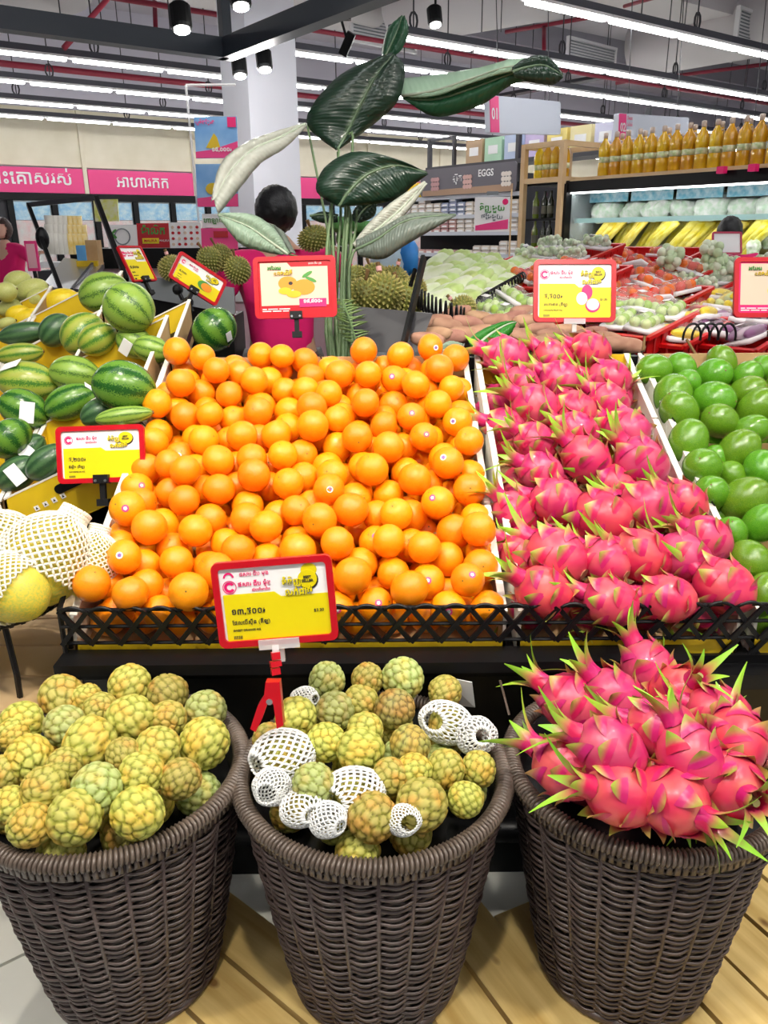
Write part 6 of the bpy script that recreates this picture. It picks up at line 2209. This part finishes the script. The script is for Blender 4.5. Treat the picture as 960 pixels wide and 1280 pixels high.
for k in range(11):
    o = link('yellow_bundle', YEL, None, cfp(.25 + k * .145, .30 + .12 * (k % 2), 1.27), (random.uniform(.45, .9), random.uniform(-.25, .25), rz_ + random.uniform(-.5, .5)))
    o.scale = (random.uniform(1.2, 1.6), 1.3, random.uniform(1.1, 1.6))
    tag(o, 'yellow bundled vegetables on the lower case shelf, %s' % ordn(k, 11), 'yellow vegetables', 'yellow bundles in the case')
for k in range(22):
    o = link('mixed_pack', MIX, None, cfp(1.75 + (k // 2) * .20, .22 + .2 * (k % 2), 1.22 + .05 * (k % 2)), (0, 0, random.uniform(0, 6)))
    tag(o, 'wrapped green pack, lower case shelf, %s column from the left, %s' % (ORD[k // 2 + 1], ('front', 'back')[k % 2]), 'produce pack', 'small packs in the case')
# oil bottles on the roof of the case
oil = mat('cooking_oil', (.62, .30, .008), .15, var=(.78, .48, .02), nscale=12, coat=.5, rand=.1)
oil2 = mat('yellow_oil', (.85, .62, .01), .12, coat=.5)
labm = mat('bottle_label', (.45, .55, .25), .4, var=(.85, .82, .6), nscale=40)
capm = mat('bottle_cap', (.62, .50, .42), .4)
b = MB(); b.lathe([(.040, 0), (.046, .008), (.046, .085), (.043, .095), (.043, .13), (.047, .142), (.047, .19), (.040, .215), (.018, .245), (.015, .262)], 14); OB = b.mesh('bottle_body', oil, True)
OB2 = b.mesh('bottle_body', oil2, True)
b = MB(); b.lathe([(.0440, .094), (.0440, .132)], 14); OL = b.mesh('bottle_label', labm, True)
b = MB(); b.lathe([(.018, .258), (.018, .29), (.012, .295)], 10); OC = b.mesh('bottle_cap', capm, True)
b = MB(); b.tube([(.0, 0, .22), (.045, 0, .235), (.05, 0, .20), (.048, 0, .17)], .006, 6); OH = b.mesh('handle', capm, True)


def bottle(p, lab, grp, body=None, parts=True):
    o = thing('oil_bottle', lab, 'bottle', p, (0, 0, random.uniform(-.5, .5)), grp)
    link('bottle_body', body or OB, o); link('bottle_label', OL, o); link('bottle_cap', OC, o); link('handle', OH, o)
    o.scale = (1.12, 1.12, 1.2)
    return o


for k in range(26):
    bottle(cfp(.30 + k * .118, .16, 1.805), 'amber oil bottle, front line on the case roof, %s' % (ordn(k, 26) if k < 20 and 26 - k > 20 or k < 13 else '%s from the right end' % (ORD + ['twenty-first'])[26 - k]), 'oil bottles on the case roof')
for k in range(12):
    bottle(cfp(.36 + k * .236, .31, 1.805), 'amber oil bottle, second line on the case roof, %s' % ordn(k, 12), 'second line of oil bottles')
t = thing('wood_shelf', 'thin pine shelf strip under the oil bottles', 'shelf', cfp(2.0, .22, 1.788), (0, 0, rz_))
b = MB(); b.box((0, .05, .01), (3.9, .4, .022)); b.build('board', K['pine'], t)
b = MB(); b.box((0, -.20, -.004), (3.9, .012, .012)); b.build('edge_strip', K['pine'], t)
b = MB(); b.box((0, 0, 0), (.06, .05, .05)); me = b.mesh('small_sign', K['magenta'])
for k, x in enumerate((1.55, 1.8)):
    tag(link('small_sign', me, None, cfp(x, -.02, 1.78), (0, 0, rz_)), '%s tiny magenta tag hanging under the oil bottles' % ('left', 'right')[k], 'tag')

# pine rack with olive oil at the case's end
RK = thing('pine_rack', 'pale pine rack with shelves of dark bottles left of the vegetable case', 'rack', cfp(0, 0, 0), (0, 0, rz_))
for (x, y) in ((-.03, .0), (-.50, .0), (-.03, .62), (-.50, .62)):
    b = MB(); b.box((x, y, 1.06), (.05, .05, 2.12)); b.build('post', K['pine'], RK)
for z in (2.1, 1.80):
    for y in (.0, .62):
        b = MB(); b.box((-.265, y, z), (.47, .04, .045)); b.build('rail', K['pine'], RK)
    for x in (-.03, -.50):
        b = MB(); b.box((x, .31, z), (.04, .6, .045)); b.build('rail', K['pine'], RK)
b = MB(); b.box((.55, .62, 2.1), (1.2, .03, .03)); b.build('top_beam', K['pine'], RK)
for z in (1.77, 1.46, 1.20, .92):
    b = MB(); b.box((-.265, .31, z), (.42, .56, .02)); b.build('shelf', K['black'], RK)
ol = mat('olive_bottle', (.018, .025, .012), .15, coat=.4); ol2 = mat('olive_bottle_green', (.12, .18, .02), .15, coat=.4)
b = MB(); b.lathe([(.030, 0), (.032, .01), (.032, .15), (.013, .19), (.012, .235), (.014, .24)], 12)
OLB = b.mesh('bottle_body', ol, True); OLG = b.mesh('bottle_body', ol2, True)
b = MB(); b.lathe([(.0325, .04), (.0325, .11)], 12); OLL = b.mesh('bottle_label', mat('dark_label', (.12, .12, .08), .5))
for zi, z in enumerate((1.472, 1.212, .932)):
    for k in range(4):
        o = thing('olive_oil_bottle', 'dark olive oil bottle on the %s rack shelf, %s' % (('top', 'middle', 'bottom')[zi], ordn(k, 4)), 'bottle', cfp(-.40 + k * .092, .08 + .02 * (k % 2), z), (0, 0, 0), 'olive oil bottles on the rack')
        link('bottle_body', OLG if k == 0 else OLB, o); link('bottle_label', OLL, o)
for k in range(4):
    bottle(cfp(-.42 + k * .10, .12, 1.785), 'yellow oil bottle inside the pine rack top, %s' % ordn(k, 4), 'oil bottles in the rack', OB2 if k < 1 else OB)
b = MB(); b.box((.16, .2, 1.93), (.30, .02, .03)); 

# ================================================================== EGG SHELVES (run along W at s = 8)
ES = thing('egg_gondola', 'tall black gondola shelving stacked with egg packs at the back', 'shelving', uw(8.0, 10.3, 0), (0, 0, rz_))
EL = 2.75
b = MB(); b.box((EL / 2, .55, 1.0), (EL, .04, 2.0)); b.build('back_panel', K['black'], ES)
for x in (EL + .03,):
    b = MB(); b.box((x, .22, 1.02), (.06, .65, 2.05)); b.build('end_post', K['dgrey'], ES)
shz = [.30, .55, .80, 1.05, 1.34, 1.56, 1.82]
greyw = mat('shelf_grey', (.55, .57, .63), .4)
for z in shz:
    b = MB(); b.box((EL / 2, .28, z), (EL, .5, .025)); b.build('shelf', greyw, ES)
    b = MB(); b.box((EL / 2, .02, z), (EL, .015, .05)); b.build('price_rail', greyw, ES)
esp = lambda x, y, z: uw(8.0, 10.3, 0) + (Rcf @ V((x, y, z)))
eggp = mat('egg_pack_pink', (.62, .36, .34), .5, rand=.15); eggw = mat('egg_pack_cream', (.78, .70, .62), .5, rand=.1); eggb = mat('egg_pack_blue', (.35, .40, .55), .5, rand=.1)
def eggpack(m):
    b = MB()
    b.box((0, 0, .022), (.15, .11, .044)); b.m = 1; b.box((0, -.056, .022), (.10, .002, .022)); b.m = 0
    b.box((0, 0, .05), (.13, .09, .012))
    return b.mesh('egg_pack', [m, K['paper']])
EPS = [eggpack(m) for m in (eggp, eggw, eggb)]
ecount = 0
for zi, z in enumerate(shz):
    for i in range(16):
        x = .10 + i * .17
        if zi == 4 and i < 3: continue
        n = (3 if zi in (4, 5) else 2) + (1 if (i * 7 + zi * 3) % 4 == 0 else 0)
        if zi in (3,) : n = 1 + (i > 9) + (i > 12)
        if zi == 6: n = 0
        if zi == 0: n = 1
        for k in range(n):
            ecount += 1
            m = EPS[0] if (i < 8 and zi != 5) else (EPS[2] if zi == 5 and 5 < i < 9 else EPS[1])
            o = link('egg_pack', m, None, esp(x, .10, z + .014 + k * .062), (0, 0, rz_))
            tag(o, 'egg pack on %s shelf up, %s stack, %s in stack' % (ORD[zi + 1], ordn(i, 16), ORD[k + 1]), 'egg pack', 'egg packs, shelf %s from below' % ORD[zi + 1])
# yellow jars, top left of gondola
b = MB(); b.lathe([(.035, 0), (.035, .10), (.02, .12), (.02, .14)], 10); YJ = b.mesh('yellow_jar', oil2, True)
for k in range(20):
    o = link('yellow_jar', YJ, None, esp(.06 + (k % 10) * .085, .08 + .1 * (k // 10), 1.84))
    o.scale = (1.1, 1.1, 1.5)
    tag(o, 'yellow jar on top of the egg gondola, %s line, %s' % (('front', 'back')[k // 10], ordn(k % 10, 10)), 'jar', 'yellow jars, %s line' % ('front', 'back')[k // 10])
# EGGS board
t = thing('egg_board', 'dark grey board reading EGGS above the egg packs', 'sign', esp(1.62, -.02, 2.02), (0, 0, rz_))
b = MB(); b.prism(rrect(1.9, .36, .05), -.01, .01); b.build('board', mat('board_grey', (.13, .12, .14), .5), t)
b = MB(); b.prism([(-.9, -.17), (.9, -.17), (.9, -.08), (-.9, -.10)][::-1], -.014, -.01); b.build('printed_table', mat('table_brown', (.4, .25, .16), .6), t)
text('EGGS', .40, .07, .12, K['paper'], t, y=-.016, bold=.02);
text('ស៊ុត', -.16, .03, .13, K['paper'], t, y=-.016, bold=.02)
for cx, m_ in ((-.62, eggp), (.05, eggp), (.78, eggw)):
    b = MB()
    for k in range(9):
        b.prism(disc(cx + .055 * ((k % 3) - 1), -.08 + .06 * (k // 3), .036, .03, 10), -.018 - .0005 * k, -.012)
    b.build('egg_print', m_, t)
# poster in clear frame on the shelf
t = thing('hanging_poster', 'white and magenta poster with green lettering hung before the egg shelves', 'poster', at(615, 268, 6.9), (0, 0, -.15))
b = MB(); b.box((0, 0, 0), (.30, .008, .28)); b.build('sheet', K['paper'], t)
b = MB(); b.prism([(-.14, -.13), (.14, -.12), (.14, -.04), (-.14, -.09)][::-1], -.007, -.004); b.build('printed_band', K['pink'], t)
text('ទិញមួយ', 0, .05, .07, K['green_ink'], t, y=-.008, bold=.03); text('ថែមមួយ', 0, -.02, .06, K['grey'], t, y=-.008, bold=.03)
b = MB(); b.prism(disc(.11, .10, .025), -.008, -.004); b.build('round_print', K['magenta'], t)
b = MB(); b.tube([(.16, 0, .2), (.165, 0, -1.0)], .008, 6); b.build('pole', K['pine'], t)
b = MB(); b.box((0, 0, .17), (.1, .01, .03)); b.build('hook', K['grey'], t)

# dark metal rack with boxes beyond the egg gondola (top shelf goods)
t = thing('storage_rack', 'dark metal rack with coloured boxes high above the egg shelves', 'rack', uw(9.3, 11.0, 0), (0, 0, rz_))
for x in (0.0, 2.0, 4.2):
    b = MB(); b.box((x, 0, 1.4), (.06, .06, 2.8)); b.build('post', K['dgrey'], t)
b = MB(); b.box((2.1, 0.2, 2.34), (4.3, .5, .06)); b.build('shelf', K['dgrey'], t)
b = MB(); b.box((0.3, 0, 2.78), (.6, .04, .04)); b.box((.6, 0, 2.55), (.05, .05, .5)); b.build('end_frame', K['dgrey'], t)
rk = lambda x, y, z: uw(9.3, 11.0, 0) + (Rcf @ V((x, y, z)))
bx = [('cardboard', (.5, .34, .2)), ('mint green', (.45, .7, .5)), ('white and blue', (.5, .6, .8)), ('lilac', (.6, .5, .75)), ('yellow', (.8, .65, .2)), ('pale yellow', (.85, .75, .4)), ('lavender', (.6, .6, .75)), ('grey', (.55, .55, .55))]
for k, (n_, c_) in enumerate(bx):
    b = MB(); b.box((0, 0, .17), (.36, .3, .34)); b.m = 1; b.box((0, -.152, .17), (.2, .004, .12))
    tag(b.build('goods_box', [mat('box_' + n_.replace(' ', '_'), c_, .5), K['paper']], None, False, rk(1.0 + k * .42, .2, 2.37), (0, 0, rz_)), '%s box on the high dark rack, %s' % (n_, ordn(k, 8)), 'box', 'boxes on the high rack')

# ================================================================== BACK LEFT: freezers, posters, counter
FR = thing('freezer_row', 'row of upright glass-door freezers below the magenta banner', 'freezer', uw(-1.0, 15.9, 0), (0, 0, YAW_U))
b = MB(); b.box((8, .5, 1.0), (17, .9, 2.0)); b.build('cabinet', K['dgrey'], FR)
b = MB(); b.box((8, .02, 2.02), (17, .08, .12)); b.build('header', K['black'], FR)
b = MB(); b.box((2.2, -.0, 1.98), (4.4, .1, .2)); b.build('header_band', mat('navy_print', (.03, .08, .3), .4), FR)
bluei = mat('freezer_poster', (.10, .45, .78), .4, var=(.55, .75, .8), nscale=9)
goods = mat('freezer_goods', (.7, .62, .58), .4, var=(.85, .4, .35), nscale=7)
b = MB(); b.box((0, 0, .98), (.62, .02, 1.28)); gpan = b.mesh('goods_behind_glass', goods)
b = MB(); b.box((0, 0, 1.78), (.62, .02, .30)); bpan = b.mesh('blue_poster', bluei)
b = MB(); b.box((-.36, -.03, 1.0), (.1, .06, 1.9)); dfr = b.mesh('door_frame', K['black'])
b = MB(); b.box((0, -.02, 1.2), (.64, .006, 1.5)); gpn = b.mesh('glass_pane', glass)
for k in range(15):
    x = 5.2 + k * .75
    d_ = link('freezer_door', dfr, FR, (x, 0, 0)); link('goods_shelf', gpan, d_, (0, -.0, 0)); link('blue_poster', bpan, d_, (0, -.0, 0)); link('glass_pane', gpn, d_)
b = MB(); b.box((1.9, -.03, 1.1), (2.6, .04, 1.7)); b.build('open_shelf_back', K['paper'], FR)
for z in (.9, 1.25, 1.55):
    b = MB(); b.box((1.9, -.15, z), (2.6, .25, .03)); b.build('shelf', K['white'], FR)
b = MB(); b.box((3.65, -.15, 1.1), (.9, .2, 1.7)); b.build('blue_panel', mat('panel_blue', (.16, .30, .5), .5), FR)
fp_ = lambda x, y, z: uw(-1.0 + x, 15.9 + y, z)
b = MB(); b.lathe([(.04, 0), (.045, .12), (.02, .17), (.02, .2)], 10)
for nm, c_ in (('red', (.75, .05, .08)), ('orange', (.85, .4, .02)), ('white', (.85, .8, .8))):
    MATS['jar_' + nm] = mat('jar_' + nm, c_, .4)
JM = {nm: b.mesh('drink_bottle', MATS['jar_' + nm], True) for nm in ('red', 'orange', 'white')}
for zi, z in enumerate((1.57, 1.27, .92)):
    for k in range(17):
        nm = 'white' if zi else ('orange' if k < 10 else 'red')
        o = link('drink_bottle', JM[nm], None, fp_(.8 + k * .135, -.17, z)); o.scale = (1.1, 1.1, 1.1)
        tag(o, '%s drink bottle, %s chiller shelf, %s' % (nm, ('top', 'middle', 'lower')[zi], ordn(k, 17)), 'bottle', '%s bottles, %s chiller shelf' % (nm, ('top', 'middle', 'lower')[zi]))
# island freezer with leaning posters
t = thing('chest_freezer', 'long black-topped chest freezer behind the durian counter', 'freezer', at(200, 330, 5.2) * 1.0 - V((0, 0, at(200, 330, 5.2).z)), (0, 0, .0))
z0 = at(200, 318, 5.2).z
b = MB(); b.box((.35, .3, z0 / 2), (1.7, .8, z0 - .1)); b.build('body', mat('freezer_pink', (.75, .5, .55), .4), t)
b = MB(); b.box((.35, .28, z0 - .02), (1.75, .84, .12)); b.build('rim', K['black'], t)
b = MB(); b.box((.35, -.12, z0 - .25), (1.7, .02, .08)); b.build('bumper', K['paper'], t)


def poster(px0, py0, px1, py1, d, m, lab, name='leaning_poster', tilt=-.1, yaw=0.0, th=.012):
    a, c = at(px0, py0, d), at(px1, py1, d)
    w, h = abs(px1 - px0) * d / 1000, abs(py1 - py0) * d / 1000
    o = thing(name, lab, 'poster', (a + c) / 2, (tilt, 0, yaw))
    b = MB(); b.box((0, 0, 0), (w, th, h)); b.build('sheet', m, o)
    return o, w, h


o, w, h = poster(135, 282, 172, 310, 5.1, K['paper'], 'white poster with green leaf ring logo on the chest freezer')
b = MB(); ring(b, disc(0, 0, h * .36), disc(0, 0, h * .31), -.012, -.006); b.build('ring_print', K['grey'], o)
b = MB(); b.prism(disc(-h * .42, h * .05, h * .2, h * .08, rot=-.6), -.013, -.006); b.prism(disc(-h * .35, h * .22, h * .14, h * .05, rot=.7), -.013, -.006); b.build('leaf_print', K['green_ink'], o)
o, w, h = poster(172, 280, 213, 309, 5.1, K['red'], 'red poster with green Khmer lettering and yellow strip')
text('ម៉ាលិក', 0, h * .18, h * .42, K['green_ink'], o, y=-.012, bold=.03)
b = MB(); b.box((-w * .1, -.009, -h * .22), (w * .5, .004, h * .22)); b.build('yellow_strip', K['yellow'], o)
text('MALIKA', -w * .1, -h * .22, h * .16, K['red'], o, y=-.014, bold=.02); text('MALIKA', w * .32, -h * .22, h * .12, K['paper'], o, y=-.012)
o, w, h = poster(212, 279, 252, 311, 5.05, K['paper'], 'white poster with rows of small red meat pictures')
for i in range(5):
    for j in range(4):
        b = MB(); b.prism(disc(-w * .38 + w * .19 * i, h * .32 - h * .21 * j, w * .05, h * .055, 10), -.010, -.006); b.build('meat_print', K['red'] if (i + j) % 3 else K['cream'], o)
# clear poster stand by the column
o, w, h = poster(244, 148, 297, 196, 5.0, mat('poster_sky', (.14, .35, .72), .4, var=(.3, .55, .85), nscale=5), 'upper tall poster with golden temple picture and magenta band')
b = MB(); b.prism([(-w * .25, -h * .25), (-w * .05, h * .1), (w * .02, -h * .0), (w * .1, -h * .3)][::-1], -.01, -.006); b.build('gold_print', K['ycard'], o)
b = MB(); b.prism([(-w * .5, -h * .5), (w * .5, -h * .5), (w * .5, -h * .1), (-w * .1, -h * .3), (-w * .5, -h * .35)][::-1], -.012, -.006); b.build('magenta_band', K['pink'], o)
b = MB(); b.box((w * .38, -.01, h * .36), (w * .2, .004, h * .24)); b.build('corner_logo', K['magenta'], o)
text('ស្ទឹងែត្រង', -w * .25, h * .36, h * .13, K['pink'], o, y=-.012, bold=.03)
text('១៥,០០០៛', w * .12, -h * .3, h * .14, K['paper'], o, y=-.016, bold=.03)
o, w, h = poster(246, 207, 297, 257, 5.0, MATS['poster_sky'], 'lower tall poster with blue sky and magenta band')
b = MB(); b.prism(disc(-w * .1, -h * .08, w * .18, h * .14), -.01, -.006); b.build('gold_print', K['ycard'], o)
b = MB(); b.prism([(-w * .5, -h * .5), (w * .5, -h * .5), (w * .5, -h * .2), (-w * .5, -h * .3)][::-1], -.012, -.006); b.build('magenta_band', K['pink'], o)
o, w, h = poster(252, 286, 297, 311, 4.6, K['pink'], 'low pink and white leaflet at the foot of the poster stand')
b = MB(); b.box((w * .05, -.01, h * .2), (w * .4, .004, h * .3)); b.build('red_print', K['red'], o)
o, w, h = poster(253, 268, 283, 284, 4.6, K['paper'], 'white card with green round letters above the pink leaflet')
text('ហាឡាល់', 0, 0, h * .5, K['green_ink'], o, y=-.012, bold=.02)
t = thing('poster_stand', 'thin clear pole frame carrying the tall posters', 'stand', at(243, 240, 5.03))
b = MB(); b.tube([V((0, 0, .6)), V((0.03, 0, -1.2))], .008, 6); b.tube([V((0, 0, .6)), V((.3, 0, .6))], .008, 6); b.build('pole', K['clear'], t)
o = blade  # keep name
# counter with black U frames at left
t = thing('counter_frame', 'black metal rod frame standing above the steel counter at left', 'frame', at(90, 350, 3.4))
o0 = at(90, 350, 3.4)
b = MB(); b.bar(at(36, 256, 3.7) - o0, at(120, 247, 3.3) - o0, .015, .02); b.build('top_bar', K['dgrey'], t)
b = MB(); b.bar(at(120, 247, 3.3) - o0, at(158, 350, 3.1) - o0, .018, .018); b.build('side_bar', K['black'], t)
b = MB(); b.bar(at(35, 255, 3.7) - o0, at(76, 362, 3.4) - o0, .016, .016); b.build('side_bar', K['black'], t)
b = MB(); b.ball(at(53, 298, 3.6) - o0, (.03, .03, .05), 10, 8); b.build('joint_knob', K['rubber'], t, True)
t = thing('steel_counter', 'brushed steel counter top behind the melons', 'counter', at(95, 350, 3.9) - V((0, 0, 0)))
o0 = at(95, 350, 3.9)
b = MB(); b.plate([at(52, 358, 3.7) - o0, at(105, 362, 3.6) - o0, at(130, 328, 4.4) - o0, at(80, 322, 4.6) - o0], .03, (0, 0, -1)); b.build('top', K['steel'], t)
b = MB(); b.bar(at(90, 363, 3.6) - o0, at(120, 325, 4.4) - o0, .012, .02); b.build('lid_edge', K['dgrey'], t)
b = MB(); b.box((0, .1, -.55), (.4, .5, 1.0)); b.build('body', K['grey'], t)
# cups on the counter
b = MB(); b.lathe([(.028, 0), (.036, .11), (.034, .11), (.028, .01)], 12)
CUPW = b.mesh('cup', mat('clear_cup', (.8, .78, .7), .3), True); CUPY = b.mesh('cup', mat('corn_cup', (.85, .6, .1), .4, var=(.9, .75, .4), nscale=30), True)
ci = 0
for col in range(8):
    for lv in range(3):
        m = CUPW if col < 4 else CUPY
        if col > 6 and lv > 1: continue
        p = at(64 + col * 6, 318 - lv * 11, 4.6 + .02 * col)
        o = link('cup_stack', m, None, p, (0, 0, 0)); o.scale = (.7, .7, 1.05)
        tag(o, '%s cup, %s, %s column from the left' % ('clear plastic' if col < 4 else 'yellow filled', ('bottom of its stack', 'middle of its stack', 'top of its stack')[lv], ORD[col + 1]), 'cup', 'cups on the counter')
b = MB(); b.box((0, 0, .02), (.32, .2, .04)); b.build
t = thing('cup_tray', 'pale tray under the cups on the counter', 'tray', at(86, 326, 4.65))
b = MB(); b.box((0, 0, -.02), (.28, .18, .03)); b.build('tray', K['white'], t); b = MB(); b.box((.0, 0, -.6), (.3, .2, 1.1)); b.build('pedestal', K['dgrey'], t)
for k, (px, py, w, h, c_, lab) in enumerate([(118, 316, 14, 30, 'kraft', 'kraft paper bag beside the cups'), (105, 316, 12, 18, 'sky_ink', 'small blue and pink box beside the cups'), (112, 330, 26, 8, 'ycard', 'flat yellow pack in front of the cups')]):
    b = MB(); d = 4.3; b.box((0, 0, 0), (w * d / 1000, .08, h * d / 1000)); b.m = 0
    tag(b.build('goods_bag' if k == 0 else 'goods_box', K[c_], loc=at(px, py, d)), lab, 'bag' if k == 0 else 'box')
# yellow price tag by the frame, and pink phone-like sign by the woman
o, w, h = poster(118, 250, 148, 276, 6.5, mat('leaf_yellow', (.75, .8, .15), .5, var=(.85, .88, .6), nscale=20), 'yellow-green price notice behind the black frame')
o, w, h = poster(33, 302, 48, 338, 4.0, K['pink'], 'upright pink sign before the woman at far left', tilt=.0)
b = MB(); b.box((0, -.008, 0), (w * .7, .004, h * .8)); b.build('panel', mat('rose_panel', (.85, .45, .5), .5), o)
b = MB(); b.tube([(0, 0, -h / 2), (.01, 0, -h / 2 - .12)], .01, 6); b.build('stem', K['rubber'], o)
# blue form by the leaf, like a half-hidden sleeved figure, shaped as a sack
t = thing('blue_form', 'bright blue and pale form behind the lower plant leaf', 'sack', at(500, 320, 4.2))
b = MB(); b.ball((.05, 0, -.02), (.05, .05, .10), 14, 10, fn=hull_noise(.35, 2, 1)); b.build('blue_part', mat('bright_blue', (.03, .25, .7), .5), t, True)
b = MB(); b.ball((-.05, .02, -.04), (.11, .06, .12), 14, 10, fn=hull_noise(.2, 2, 4)); b.build('pale_part', mat('pale_blue', (.5, .65, .75), .5), t, True)
# broccoli greens by the durians
b = MB()
for k in range(16):
    b.ball((random.uniform(-.1, .1), random.uniform(-.05, .05), random.uniform(-.04, .04)), .035, 8, 6, fn=hull_noise(.2, 3, k))
tag(b.build('leafy_greens', mat('leafy', (.08, .25, .06), .6), None, True, at(447, 290, 3.6)), 'clump of leafy greens right of the plant stems', 'greens')
bake_texts()
for p_ in protos:
    if p_.get('label') is None:
        tag(p_, 'dragon fruit lying under the others in the tray', 'dragon fruit')
